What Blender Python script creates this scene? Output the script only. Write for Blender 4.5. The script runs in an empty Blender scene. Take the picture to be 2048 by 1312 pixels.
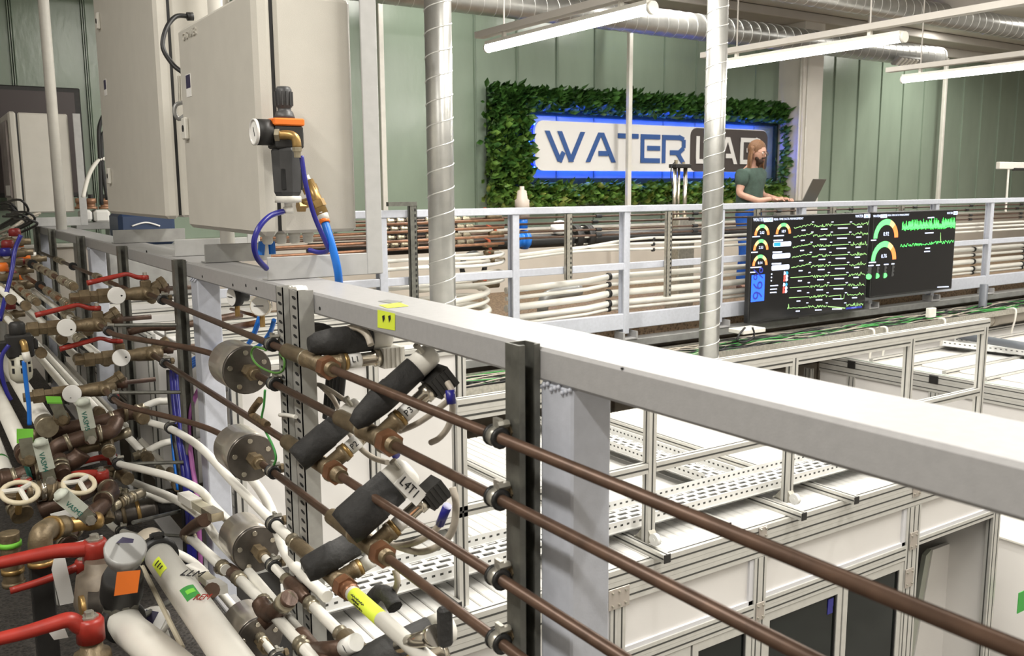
import bpy, math, random
from mathutils import Vector as V, Matrix
random.seed(7)
C = bpy.context.scene.collection
SC = bpy.context.scene
# ------------------------------------------------------------------ camera
FPX, IW, IH = 1818.067, 2048, 1312
RM = Matrix(((0.8323272, 0.08907045, -0.54708124), (-0.55425001, 0.12271385, -0.82325466), (-0.00619321, 0.98843703, 0.15150537)))
CO = V((0, 0, 1.25))
cam = bpy.data.objects.new('camera', bpy.data.cameras.new('camera'))
C.objects.link(cam)
cam.matrix_world = Matrix.Translation(CO) @ RM.to_4x4()
cam.data.sensor_width = 36.0
cam.data.lens = FPX / IW * 36.0
cam.data.clip_start = 0.02
cam.data.clip_end = 200
cam.data.dof.use_dof = True
cam.data.dof.focus_distance = 3.5
cam.data.dof.aperture_fstop = 8.0
SC.camera = cam
# ------------------------------------------------------------------ light and exposure
SC.view_settings.view_transform = 'Standard'
SC.view_settings.look = 'None'
SC.view_settings.exposure = 0.95
SC.view_settings.gamma = 1.0
SC.view_settings.use_curve_mapping = False
try:
    SC.cycles.use_denoising = True
    SC.cycles.max_bounces = 8
    SC.cycles.sample_clamp_indirect = 6.0
    SC.cycles.caustics_reflective = False
    SC.cycles.caustics_refractive = False
except Exception:
    pass
W = bpy.data.worlds.new('world'); SC.world = W; W.use_nodes = True
W.node_tree.nodes['Background'].inputs[0].default_value = (0.9, 0.95, 1, 1)
W.node_tree.nodes['Background'].inputs[1].default_value = 0.3
TUBE_POWER = 21.0
def area(name, loc, sx, sy, watt, col=(1, 0.965, 0.9)):
    L = bpy.data.lights.new(name, 'AREA'); L.shape = 'RECTANGLE'; L.size = sx; L.size_y = sy
    L.energy = watt; L.color = col
    o = bpy.data.objects.new(name, L); C.objects.link(o); o.location = loc
    return o
# unseen area lights added under the ceiling to brighten the well and the walkways
for i, (x, y, w) in enumerate([(-1.3, 0.3, 75), (2.2, -1.2, 58), (2.6, 1.6, 82), (5.2, 1.4, 88), (8.4, 1.6, 95), (12.0, 1.8, 90), (4.2, 4.6, 75), (8.0, 7.3, 55), (12.0, 4.5, 80), (14.0, 7.6, 60), (-1.4, 3.2, 28), (5.0, 7.6, 45)]):
    area('ceiling_fill_light', (x, y, 3.7), 0.25, 2.2, w)

# ------------------------------------------------------------------ pixel to point on a real plane
def ray(px, py):
    return RM @ V((px - IW / 2, -(py - IH / 2), -FPX))
def P(px, py, X=None, Y=None, Z=None):
    d = ray(px, py)
    if X is not None: t = (X - CO.x) / d.x
    elif Y is not None: t = (Y - CO.y) / d.y
    else: t = (Z - CO.z) / d.z
    return CO + d * t
def at_px(x, px):            # Y at which plane X=x crosses image column px (mid height)
    return P(px, 600, X=x).y

# ------------------------------------------------------------------ materials
MATS = {}
def mat(name, col, rough=0.5, metal=0.0, var=0.0, scale=20.0, bump=0.0, bscale=None, emit=0.0, col2=None, aniso=None, trans=0.0, spec=None, coat=0.0):
    if name in MATS: return MATS[name]
    m = bpy.data.materials.new(name); m.use_nodes = True
    nt = m.node_tree; b = nt.nodes['Principled BSDF']
    b.inputs['Base Color'].default_value = (*col, 1)
    b.inputs['Roughness'].default_value = rough
    b.inputs['Metallic'].default_value = metal
    if spec is not None: b.inputs['Specular IOR Level'].default_value = spec
    if trans: b.inputs['Transmission Weight'].default_value = trans
    if coat: b.inputs['Coat Weight'].default_value = coat
    if emit:
        b.inputs['Emission Color'].default_value = (*col, 1)
        b.inputs['Emission Strength'].default_value = emit
    if var or bump or col2:
        tc = nt.nodes.new('ShaderNodeTexCoord')
        mp = nt.nodes.new('ShaderNodeMapping'); nt.links.new(tc.outputs['Object'], mp.inputs[0])
        if aniso: mp.inputs['Scale'].default_value = aniso
    if var or col2:
        n = nt.nodes.new('ShaderNodeTexNoise'); n.inputs['Scale'].default_value = scale; n.inputs['Detail'].default_value = 4
        nt.links.new(mp.outputs[0], n.inputs['Vector'])
        r = nt.nodes.new('ShaderNodeValToRGB'); nt.links.new(n.outputs['Fac'], r.inputs[0])
        c2 = col2 or tuple(max(0, c * (1 - var)) for c in col)
        c1 = col if col2 else tuple(min(1, c * (1 + var * 0.6)) for c in col)
        r.color_ramp.elements[0].position = 0.33; r.color_ramp.elements[1].position = 0.67
        r.color_ramp.elements[0].color = (*c2, 1); r.color_ramp.elements[1].color = (*c1, 1)
        nt.links.new(r.outputs[0], b.inputs['Base Color'])
    if bump:
        n2 = nt.nodes.new('ShaderNodeTexNoise'); n2.inputs['Scale'].default_value = bscale or scale * 4; n2.inputs['Detail'].default_value = 3
        nt.links.new(mp.outputs[0], n2.inputs['Vector'])
        bp = nt.nodes.new('ShaderNodeBump'); bp.inputs['Strength'].default_value = bump; bp.inputs['Distance'].default_value = 0.01
        nt.links.new(n2.outputs['Fac'], bp.inputs['Height']); nt.links.new(bp.outputs[0], b.inputs['Normal'])
    MATS[name] = m
    return m
M = dict(
 rail=mat('rail paint', (0.37, 0.365, 0.365), 0.38, 0.0, 0.05, 60, 0.05, 300),
 post=mat('post paint', (0.50, 0.52, 0.58), 0.4, 0.0, 0.06, 40, 0.05, 300),
 strut=mat('galvanised strut', (0.16, 0.16, 0.14), 0.45, 0.55, 0.25, 30),
 slot=mat('slotted strut paint', (0.36, 0.355, 0.33), 0.45, 0.2, 0.1, 30),
 hole=mat('dark opening', (0.012, 0.012, 0.012), 0.8),
 copper=mat('aged copper', (0.112, 0.066, 0.044), 0.38, 0.35, 0.25, 25),
 copper2=mat('bright copper', (0.24, 0.115, 0.06), 0.35, 0.5, 0.25, 25),
 bronze=mat('bronze casting', (0.21, 0.16, 0.095), 0.42, 0.5, 0.3, 30, 0.15, 150),
 brown=mat('brown fitting', (0.105, 0.062, 0.042), 0.42, 0.35, 0.25, 30, 0.1, 150),
 brass=mat('brass', (0.42, 0.27, 0.10), 0.35, 0.7, 0.2, 30),
 nickel=mat('nickel press fitting', (0.42, 0.37, 0.27), 0.33, 0.75, 0.2, 40),
 steel=mat('polished steel', (0.80, 0.75, 0.67), 0.3, 0.9, 0.15, 8, 0, None, 0, None, (1, 1, 1)),
 flange=mat('dark steel flange', (0.14, 0.125, 0.11), 0.32, 0.7, 0.35, 14),
 chrome=mat('chrome', (0.6, 0.55, 0.46), 0.2, 0.95),
 zinc=mat('zinc', (0.5, 0.48, 0.42), 0.35, 0.7, 0.2, 40),
 white=mat('white pipe', (0.80, 0.78, 0.71), 0.35, 0, 0.05, 8),
 offwhite=mat('off white plastic', (0.72, 0.70, 0.64), 0.4, 0, 0.05, 15),
 black=mat('black plastic', (0.018, 0.017, 0.016), 0.5, 0, 0.2, 30),
 rubber=mat('black rubber', (0.014, 0.014, 0.014), 0.45),
 cap=mat('black insulation jacket', (0.026, 0.025, 0.024), 0.75, 0, 0.3, 30, 0.4, 60),
 red=mat('red lever coating', (0.34, 0.028, 0.018), 0.35, 0, 0.15, 30),
 orange=mat('orange plastic', (0.85, 0.19, 0.02), 0.4),
 blue=mat('blue hose', (0.01, 0.16, 0.62), 0.3),
 navy=mat('navy hose', (0.02, 0.02, 0.22), 0.3),
 violet=mat('violet cable', (0.33, 0.10, 0.30), 0.45),
 green=mat('green wire', (0.05, 0.3, 0.06), 0.45),
 yellow=mat('yellow tag', (0.72, 0.85, 0.06), 0.6),
 lime=mat('lime tag', (0.2, 0.62, 0.06), 0.6),
 tape=mat('teal ink', (0.02, 0.16, 0.12), 0.6),
 ink=mat('black ink', (0.01, 0.01, 0.012), 0.7),
 paper=mat('white paper', (0.82, 0.81, 0.78), 0.7, 0, 0.03, 12),
 cable=mat('grey cable', (0.45, 0.40, 0.33), 0.5, 0, 0.15, 40),
 cab=mat('cabinet enamel', (0.60, 0.575, 0.515), 0.38, 0, 0.03, 10, 0.12, 450),
 grey=mat('grey steel sheet', (0.34, 0.34, 0.33), 0.4, 0.4, 0.15, 12),
 alu=mat('aluminium profile', (0.62, 0.61, 0.57), 0.32, 0.35, 0.05, 20),
 aludark=mat('profile groove', (0.055, 0.055, 0.05), 0.6),
 panel=mat('white panel', (0.72, 0.70, 0.675), 0.4, 0, 0.03, 3),
 sheet=mat('white top sheet', (0.74, 0.73, 0.70), 0.35, 0, 0.08, 5, 0, None, 0, None, (18, 1, 1)),
 glass=mat('window glass over dim interior', (0.012, 0.015, 0.013), 0.05, 0, 0.3, 3, spec=0.3),  # opaque pane, the dim interior behind it is put into its colour
 tray=mat('white tray coating', (0.78, 0.78, 0.76), 0.4),
 galv=mat('galvanised spiral duct', (0.46, 0.46, 0.44), 0.34, 0.75, 0.12, 9, 0.06, 50),
 seam=mat('duct seam', (0.72, 0.72, 0.70), 0.3, 0.6),
 bracket=mat('light grey bracket', (0.46, 0.46, 0.45), 0.4, 0, 0.05, 30),
 ceil=mat('ceiling paint', (0.52, 0.49, 0.45), 0.8, 0, 0.04, 4),
 beige=mat('beige drain pipe', (0.58, 0.53, 0.45), 0.45, 0, 0.06, 6),
 greyp=mat('grey plastic pipe', (0.12, 0.13, 0.15), 0.4),
 screen=mat('screen glass', (0.012, 0.012, 0.013), 0.12, spec=0.5),
 skin=mat('skin', (0.62, 0.36, 0.27), 0.5, 0, 0.08, 20),
 hair=mat('light brown hair', (0.20, 0.095, 0.04), 0.5, 0, 0.4, 60, 0.4, 200, 0, None, (3, 3, 0.4)),
 beard=mat('dark brown beard', (0.055, 0.028, 0.016), 0.6, 0, 0.4, 100, 0.5, 200),
 shirt=mat('dark green cotton', (0.065, 0.105, 0.085), 0.85, 0, 0.2, 14, 0.3, 30),
 jeans=mat('bright blue trousers', (0.01, 0.09, 0.42), 0.8, 0, 0.25, 12, 0.3, 40),
 laptop=mat('grey laptop shell', (0.16, 0.155, 0.14), 0.4, 0.5),
)
# ------------------------------------------------------------------ builders
class G:
    def __init__(s): s.v = []; s.f = []; s.sm = []
    def add(s, vs, fs, sm=False):
        n = len(s.v); s.v += [V(p) for p in vs]; s.f += [tuple(i + n for i in f) for f in fs]; s.sm += [sm] * len(fs)
        return s
    def box(s, lo, hi):
        x0, y0, z0 = (min(a, b) for a, b in zip(lo, hi)); x1, y1, z1 = (max(a, b) for a, b in zip(lo, hi))
        return s.add([(x0, y0, z0), (x1, y0, z0), (x1, y1, z0), (x0, y1, z0), (x0, y0, z1), (x1, y0, z1), (x1, y1, z1), (x0, y1, z1)],
                     [(0, 3, 2, 1), (4, 5, 6, 7), (0, 1, 5, 4), (1, 2, 6, 5), (2, 3, 7, 6), (3, 0, 4, 7)])
    def bbox(s, lo, hi, r=0.003):   # box with chamfered edges
        lo, hi = [min(a, b) for a, b in zip(lo, hi)], [max(a, b) for a, b in zip(lo, hi)]
        r = min([r] + [(hi[i] - lo[i]) * 0.45 for i in range(3)])
        vs = []; ix = {}
        for k in range(8):
            c = [hi[i] if k >> i & 1 else lo[i] for i in range(3)]
            d = [-1 if k >> i & 1 else 1 for i in range(3)]
            for a in range(3):
                p = [c[i] + (0 if i == a else d[i] * r) for i in range(3)]
                ix[k, a] = len(vs); vs.append(p)
        fs = []
        for a in range(3):
            b, c = (a + 1) % 3, (a + 2) % 3
            for sd in (0, 1):
                ks = [sd << a, sd << a | 1 << b, sd << a | 1 << b | 1 << c, sd << a | 1 << c]
                f = [ix[k, a] for k in ks]; fs.append(f if sd else f[::-1])
            for j in range(4):          # edges along a
                k0 = (j & 1) << b | (j >> 1) << c; k1 = k0 | 1 << a
                f = [ix[k0, b], ix[k1, b], ix[k1, c], ix[k0, c]]
                fs.append(f if ((j & 1) ^ (j >> 1)) else f[::-1])
        for k in range(8):
            f = [ix[k, 0], ix[k, 1], ix[k, 2]]
            fs.append(f if bin(k).count('1') % 2 else f[::-1])
        return s.add(vs, fs)
    def obox(s, c, ax, ay, az):      # centre and three half axes
        c = V(c); ax, ay, az = V(ax), V(ay), V(az)
        vs = [c + ax * i + ay * j + az * k for k in (-1, 1) for j in (-1, 1) for i in (-1, 1)]
        return s.add(vs, [(0, 2, 3, 1), (4, 5, 7, 6), (0, 1, 5, 4), (1, 3, 7, 5), (3, 2, 6, 7), (2, 0, 4, 6)])
    def bar(s, p0, p1, w, h, up=(0, 0, 1)):
        p0, p1 = V(p0), V(p1); d = p1 - p0; u = d.cross(V(up)); 
        if u.length < 1e-6: u = d.cross(V((1, 0, 0)))
        u.normalize(); w2 = u.cross(d).normalized()
        return s.obox((p0 + p1) / 2, d / 2, u * w / 2, w2 * h / 2)
    def rings(s, cs, n, cap=True, sm=True):   # cs: list of (centre, u, v, r)
        vs = []
        for c, u, w, r in cs:
            for k in range(n):
                a = 2 * math.pi * k / n; vs.append(V(c) + (u * math.cos(a) + w * math.sin(a)) * r)
        fs = []
        for i in range(len(cs) - 1):
            for k in range(n):
                fs.append((i * n + k, i * n + (k + 1) % n, (i + 1) * n + (k + 1) % n, (i + 1) * n + k))
        s.add(vs, fs, sm)
        if cap:
            m = len(s.v) - len(vs)
            s.f.append(tuple(m + k for k in range(n))[::-1]); s.sm.append(False)
            e = m + (len(cs) - 1) * n
            s.f.append(tuple(e + k for k in range(n))); s.sm.append(False)
        return s
    def lathe(s, p0, d, prof, n=14, sm=None, rot=0):  # prof: (distance along d, radius)
        p0, d = V(p0), V(d).normalized(); u = d.orthogonal().normalized()
        if abs(d.z) < 0.9: u = d.cross(V((0, 0, 1))).normalized()
        w = d.cross(u)
        if rot: u, w = u * math.cos(rot) + w * math.sin(rot), w * math.cos(rot) - u * math.sin(rot)
        if sm is None: sm = n > 8
        # doubled rings where the radius jumps, so ends stay crisp
        return s.rings([(p0 + d * t, u, w, max(r, 1e-4)) for t, r in prof], n, True, sm)
    def cyl(s, p0, p1, r, n=12, r1=None):
        d = V(p1) - V(p0); return s.lathe(p0, d, [(0, r), (d.length, r if r1 is None else r1)], n)
    def tube(s, pts, r, n=8, smooth=0):
        pts = [V(p) for p in pts]
        if smooth: pts = spline(pts, smooth)
        cs = []; u = None
        for i, p in enumerate(pts):
            d = (pts[min(i + 1, len(pts) - 1)] - pts[max(i - 1, 0)]).normalized()
            if u is None: u = d.orthogonal().normalized()
            u = (u - d * u.dot(d)).normalized(); cs.append((p, u, d.cross(u), r(i / (len(pts) - 1)) if callable(r) else r))
        return s.rings(cs, n)
    def prism(s, poly, o, u, w, dep, sm=False):  # poly in (u, w), extruded by the vector dep
        o, u, w, dep = V(o), V(u), V(w), V(dep); n = len(poly)
        a = [o + u * x + w * y for x, y in poly]
        fs = [tuple(range(n))[::-1], tuple(range(n, 2 * n))] + [(i, (i + 1) % n, (i + 1) % n + n, i + n) for i in range(n)]
        if u.cross(w).dot(dep) < 0: fs = [f[::-1] for f in fs]
        return s.add(a + [p + dep for p in a], fs, sm)
    def ball(s, c, r, n=10, m=6, sc=(1, 1, 1)):
        c = V(c); vs = [c + V((0, 0, -r * sc[2]))]
        for j in range(1, m):
            t = math.pi * j / m
            for k in range(n):
                a = 2 * math.pi * k / n
                vs.append(c + V((math.sin(t) * math.cos(a) * sc[0], math.sin(t) * math.sin(a) * sc[1], -math.cos(t) * sc[2])) * r)
        vs.append(c + V((0, 0, r * sc[2]))); e = len(vs) - 1
        fs = [(0, 1 + (k + 1) % n, 1 + k) for k in range(n)]
        for j in range(m - 2):
            for k in range(n):
                a, b = 1 + j * n + k, 1 + j * n + (k + 1) % n; fs.append((a, b, b + n, a + n))
        fs += [(e, e - n + k, e - n + (k + 1) % n) for k in range(n)]
        return s.add(vs, fs, True)
def spline(pts, k):
    out = []; n = len(pts)
    for i in range(n - 1):
        p0, p1, p2, p3 = pts[max(i - 1, 0)], pts[i], pts[i + 1], pts[min(i + 2, n - 1)]
        for j in range(k):
            t = j / k
            out.append(0.5 * ((2 * p1) + (p2 - p0) * t + (2 * p0 - 5 * p1 + 4 * p2 - p3) * t * t + (3 * p1 - p0 - 3 * p2 + p3) * t ** 3))
    return out + [pts[-1]]
ORG = {}
def obj(name, g, m, parent=None, label=None, cat=None, group=None, kind=None, loc=None):
    """one mesh object; geometry is given in world space"""
    l = V(loc) if loc is not None else V((0, 0, 0))
    if parent is not None: l = ORG[parent.name]
    me = bpy.data.meshes.new(name)
    if isinstance(g, G):
        me.from_pydata([tuple(p - l) for p in g.v], [], g.f)
        me.polygons.foreach_set('use_smooth', g.sm)
    else: me = g
    me.materials.append(M[m] if isinstance(m, str) else m)
    o = bpy.data.objects.new(name, me); C.objects.link(o)
    if parent is not None: o.parent = parent
    else: o.location = l
    ORG[o.name] = l
    tag(o, label, cat, group, kind)
    return o
def tag(o, label=None, cat=None, group=None, kind=None):
    if label: o['label'] = label
    if cat: o['category'] = cat
    if group: o['group'] = group
    if kind: o['kind'] = kind
    return o
def thing(name, label, cat, loc, group=None):
    o = bpy.data.objects.new(name, None); C.objects.link(o); o.location = loc; o.empty_display_size = 0.05
    ORG[o.name] = V(loc)
    return tag(o, label, cat, group)
def structure(name, g, m, label=None): return obj(name, g, m, None, label, None, None, 'structure')
def one(name, g, m, label, cat, group=None):    # a thing that is a single mesh, its origin at its own base
    lo = V((sum(p.x for p in g.v) / len(g.v), sum(p.y for p in g.v) / len(g.v), min(p.z for p in g.v)))
    return obj(name, g, m, None, label, cat, group, None, lo)
def text(s, o, u, w, size, m, parent, name='lettering', align='LEFT', ext=0.0006):
    """flat lettering lying in the plane (u = reading direction, w = up) at point o"""
    cu = bpy.data.curves.new(name, 'FONT'); cu.body = s; cu.size = size; cu.align_x = align; cu.extrude = ext; cu.resolution_u = 2
    tmp = bpy.data.objects.new(name + '_source', cu); me = bpy.data.meshes.new_from_object(tmp)
    bpy.data.objects.remove(tmp); bpy.data.curves.remove(cu)
    me.name = name; me.materials.clear(); me.materials.append(M[m] if isinstance(m, str) else m)
    t = bpy.data.objects.new(name, me); C.objects.link(t)
    u, w = V(u).normalized(), V(w).normalized(); n = u.cross(w)
    l = ORG[parent.name]
    t.parent = parent
    t.matrix_local = Matrix.Translation(V(o) - l) @ Matrix((u, w, n)).transposed().to_4x4()
    ORG[t.name] = l
    return t
UX, UY, UZ = V((1, 0, 0)), V((0, 1, 0)), V((0, 0, 1))
# ================================================================== SETTING
FZ = -0.36            # near walkway floor
GZ = -2.95            # ground floor of the hall
WY = 9.4              # face of the green channel-glass wall
XR = 20.0
def wave_mat(name, c1, c2, sc, rough):
    m = bpy.data.materials.new(name); m.use_nodes = True; nt = m.node_tree; b = nt.nodes['Principled BSDF']
    tc = nt.nodes.new('ShaderNodeTexCoord'); v = nt.nodes.new('ShaderNodeTexVoronoi'); v.inputs['Scale'].default_value = sc
    nt.links.new(tc.outputs['Object'], v.inputs['Vector'])
    r = nt.nodes.new('ShaderNodeValToRGB'); r.color_ramp.elements[0].color = (*c1, 1); r.color_ramp.elements[1].color = (*c2, 1)
    r.color_ramp.elements[1].position = 0.6
    nt.links.new(v.outputs['Distance'], r.inputs[0]); nt.links.new(r.outputs[0], b.inputs['Base Color'])
    bp = nt.nodes.new('ShaderNodeBump'); bp.inputs['Strength'].default_value = 0.8; bp.inputs['Distance'].default_value = 0.01
    nt.links.new(v.outputs['Distance'], bp.inputs['Height']); nt.links.new(bp.outputs[0], b.inputs['Normal'])
    b.inputs['Roughness'].default_value = rough
    return m
MATS['mat']=M['floormat'] = wave_mat('ribbed rubber floor matting', (0.012, 0.011, 0.010), (0.05, 0.044, 0.038), 70, 0.8)
M['mesh'] = wave_mat('brown grating floor', (0.05, 0.03, 0.02), (0.26, 0.18, 0.11), 40, 0.7)
M['concrete'] = mat('concrete floor', (0.30, 0.29, 0.27), 0.6, 0, 0.1, 3)
M['wallpaint'] = mat('white wall paint', (0.66, 0.63, 0.58), 0.7, 0, 0.03, 5)
M['sill'] = mat('beige parapet', (0.62, 0.57, 0.50), 0.6, 0, 0.04, 4)
M['block'] = mat('grey brown block', (0.22, 0.19, 0.15), 0.8, 0, 0.2, 8)
M['uglass'] = mat('green channel glass', (0.25, 0.315, 0.245), 0.24, 0.0, 0.08, 2.5, 0.2, 14, 0, None, (1, 1, 0.35), spec=0.75)
M['uglass2'] = mat('green glass lower light', (0.30, 0.40, 0.30), 0.25, 0.0, 0.06, 3)
structure('floor', G().box((-3.2, -3, FZ - 0.2), (0.9, WY, FZ)), M['floormat'])
structure('floor', G().box((2.3, 6.15, -0.14), (XR, WY, 0.0)), M['mesh'])
structure('floor', G().box((-3.2, -3, GZ - 0.2), (XR, WY + 1, GZ)), M['concrete'])
structure('ceiling', G().box((-3.3, -3.1, 3.85), (XR + 0.1, WY + 0.2, 4.0)), 'ceil')
structure('wall_left', G().box((-3.3, -3.1, GZ), (-3.2, WY + 0.2, 3.85)), M['wallpaint'])
structure('wall_near', G().box((-3.2, -3.1, GZ), (XR, -3, 3.85)), M['wallpaint'])
structure('wall_right', G().box((XR, -3.1, GZ), (XR + 0.1, WY + 0.2, 3.85)), M['wallpaint'])
# back wall: backing + parapet + green channels as parts
wb = structure('wall_back', G().box((-3.2, WY + 0.06, GZ), (XR, WY + 0.2, 3.85)), M['wallpaint'])
obj('parapet', G().box((-3.2, WY - 0.12, GZ), (XR, WY + 0.06, 0.74)), M['sill'], wb)
obj('sill_cap', G().bbox((-3.2, WY - 0.16, 0.74), (XR, WY + 0.06, 0.775), 0.008), 'offwhite', wb)
cx = -0.25
chan = None
while cx < XR - 0.6:
    if not (11.0 < cx + 0.3 < 11.5):
        if chan is None:
            g = G().bbox((0.004, WY - 0.012, 0.775), (0.572, WY + 0.055, 3.45), 0.006)
            g.box((0.572, WY - 0.035, 0.775), (0.580, WY + 0.05, 3.45))
            g.box((0.590, WY - 0.028, 0.775), (0.598, WY + 0.05, 3.45))
            chan = obj('glass_channel', g, M['uglass'], wb); chan.location.x = cx
        else:
            o = chan.copy(); C.objects.link(o); o.location.x = cx
    cx += 0.6
# lintel bands over the glass, stepped ceiling edge
structure('trim_1', G().bbox((-3.2, WY - 0.10, 3.45), (XR, WY + 0.06, 3.60), 0.01), M['wallpaint'])
structure('trim_2', G().bbox((-3.2, WY - 0.5, 3.60), (XR, WY + 0.06, 3.72), 0.01), 'ceil')
structure('trim_3', G().bbox((-3.2, WY - 1.3, 3.72), (XR, WY - 0.5, 3.85), 0.01), M['wallpaint'])
# square column with a surface conduit
col = structure('column', G().bbox((11.03, 8.93, 0.0), (11.47, WY + 0.05, 3.62), 0.01), M['wallpaint'])
obj('conduit', G().cyl((11.015, 8.97, 0.0), (11.015, 8.97, 3.4), 0.018), 'offwhite', col)
obj('conduit', G().cyl((11.10, 8.915, 0.0), (11.10, 8.915, 3.4), 0.012), 'offwhite', col)
for i, px in enumerate((765, 1258, 1885)):
    yp = (9.2, 8.95, 9.2)[i]; x = P(px, 250, Y=yp).x
    o = one('wall_post', G().bbox((x - 0.03, yp - 0.03, 0.0), (x + 0.03, yp + 0.03, 3.4), 0.006), 'offwhite',
        ['slim white post on the green wall beside the tall cabinet and left spiral duct', 'slim white post crossing the leafy sign wall', 'slim white post on the green wall beyond the white column'][i], 'post')
# ceiling joists running away from the camera
for k, x in enumerate((2.0, 6.9, 11.4, 16.0)):
    structure('trim_%d' % (10 + k), G().bbox((x - 0.12, -3, 3.45), (x + 0.12, WY - 1.3, 3.85), 0.01), 'ceil')
# block wall under the far walkway: every visible block is a part
bw = structure('wall_under', G().box((1.0, 6.42, GZ), (XR, 6.56, -0.14)), M['block'])
bg = None
for r in range(3):
    for k in range(26):
        x = 5.6 + k * 0.42 + (0.21 if r % 2 else 0); z = -0.36 - r * 0.21
        if bg is None:
            bg = obj('block', G().bbox((-0.203, 6.39, -0.097), (0.203, 6.43, 0.097), 0.006), M['block'], bw); o = bg
        else:
            o = bg.copy(); C.objects.link(o)
        o.location = (x, random.uniform(-0.004, 0.004), z)

# ------------------------------------------------------------------ spiral ducts
def spiral(name, p0, p1, r, pitch, label):
    p0, p1 = V(p0), V(p1); d = (p1 - p0); L = d.length; d.normalize()
    u = d.orthogonal().normalized(); w = d.cross(u)
    g = G(); n = 28
    g.lathe(p0, d, [(0, r), (L, r)], n)
    t = thing(name, label, 'duct', tuple(p0))
    obj('pipe', g, 'galv', t)
    s = G(); pts = []; N = int(L / pitch * 20)
    pts = [p0 + d * (L * i / N) + (u * math.cos(2 * math.pi * i / 20) + w * math.sin(2 * math.pi * i / 20)) * (r + 0.0005) for i in range(N + 1)]
    s.tube(pts, 0.0042 if r < 0.12 else 0.005, 4)
    obj('spiral_seam', s, 'seam', t)
    return t
d1 = spiral('spiral_duct', (2.72, 4.86, -0.46), (2.72, 4.86, 3.45), 0.08, 0.135, 'upright galvanised spiral duct left of the leafy sign wall')
d2 = spiral('spiral_duct', (5.29, 5.11, -0.46), (5.29, 5.11, 3.45), 0.08, 0.135, 'upright galvanised spiral duct in front of the white and dark sign')
d3 = spiral('spiral_duct', (-0.5, 8.4, 3.2), (13.45, 8.4, 3.2), 0.155, 0.16, 'long level spiral duct along the top of the green wall')
obj('end_cap', G().lathe((13.45, 8.4, 3.2), (1, 0, 0), [(0, 0.158), (0.05, 0.158), (0.09, 0.12)], 28), 'galv', d3)
gr = G().obox((12.45, 8.25, 3.06), (0.27, 0, 0), V((0, 0.06, -0.05)), V((0, 0.012, 0.014)))
grille = obj('grille', gr, 'grey', d3)
for k in range(5):
    obj('grille_slat', G().obox((12.27 + k * 0.09, 8.235, 3.045), (0.02, 0, 0), V((0, 0.05, -0.042)), V((0, 0.012, 0.014))), 'offwhite', grille)
spiral('spiral_duct', (3.2, 7.0, 3.40), (XR, 7.0, 3.40), 0.14, 0.16, 'upper level spiral duct under the ceiling nearer the camera')

# ------------------------------------------------------------------ linear light fittings
M['tube'] = mat('lit diffuser', (1.0, 0.97, 0.90), 0.4, emit=TUBE_POWER)
def fitting(a, b, z, label, trunk=(0.25, 0.3)):
    a, b = V(a), V(b)                         # ends in (x, y)
    t = thing('linear_light', label, 'light', ((a.x + b.x) / 2, (a.y + b.y) / 2, z))
    p, q = V((a.x, a.y, z)), V((b.x, b.y, z)); d = (q - p).normalized()
    obj('diffuser', G().cyl(p, q, 0.037, 14), M['tube'], t)
    obj('housing', G().bar(p + UZ * 0.036, q + UZ * 0.036, 0.075, 0.028), 'offwhite', t)
    obj('end_cap', G().cyl(p - d * 0.02, p, 0.04, 14), 'offwhite', t)
    obj('end_cap', G().cyl(q, q + d * 0.03, 0.044, 14), 'offwhite', t)
    e0, e1 = p - d * trunk[0], q + d * trunk[1]
    obj('trunking', G().bar(e0 + UZ * 0.12, e1 + UZ * 0.12, 0.09, 0.05), 'ceil', t)
    for f in (0.12, 0.85):
        c = p.lerp(q, f)
        obj('bracket', G().bar(c + UZ * 0.05, c + UZ * 0.1, 0.03, 0.03, (0, 1, 0)), 'offwhite', t)
        obj('hanger_rod', G().cyl(c + UZ * 0.145, V((c.x, c.y, 3.84)), 0.007, 6), 'ceil', t)
    return t
LZ = 2.42
def fpx(a, b): p, q = P(a[0], a[1], Z=LZ), P(b[0], b[1], Z=LZ); x = (p.x + q.x) / 2; return (x, p.y, 0), (x, q.y, 0)
fitting(*fpx((978, 96), (1300, 16)), LZ, 'lit linear fitting nearest the left spiral duct', (0.15, 0.1))
fitting(*fpx((1440, 132), (1800, 74)), LZ, 'lit linear fitting passing behind the right spiral duct', (0.2, 3.5))
fitting(*fpx((1818, 160), (2110, 122)), LZ, 'lit linear fitting over the right end of the green wall', (0.2, 0.6))
# ================================================================== NEAR RAILING
RX = 0.90
nr = thing('railing', 'pale grey steel railing running along the near walkway edge', 'railing', (0.95, 1.2, FZ))
obj('handrail', G().bbox((RX, -0.6, 0.918), (1.07, 8.42, 0.978), 0.006), 'rail', nr)
for y0 in (-1.17, 1.18, 3.51, 5.86, 8.22):
    p = obj('post', G().bbox((RX + 0.004, y0, FZ - 0.4), (0.99, y0 + 0.092, 0.918), 0.004), 'post', nr)
    w = G()
    for k in range(9):
        w.ball((RX + 0.002, y0 + 0.004 + k * 0.0105, 0.916 - 0.004 * ((k * 7) % 3)), 0.0045, 6, 4)
    obj('weld_bead', w, 'post', p)
obj('kick_plate', G().bbox((0.905, -1.2, FZ - 0.35), (0.985, 8.4, FZ), 0.004), 'rail', nr)
hl = G()
for px, py in [(293+115*0, 503), (405, 553), (466, 570), (492, 571), (513, 577), (640, 617), (1244, 737)]:
    q = P(px, py, X=RX); hl.cyl(q + V((-0.0015, 0, 0)), q + V((0.002, 0, 0)), 0.005 if px != 1244 else 0.002, 8)
obj('bolt_holes', hl, 'hole', nr, kind='stuff')
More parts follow.
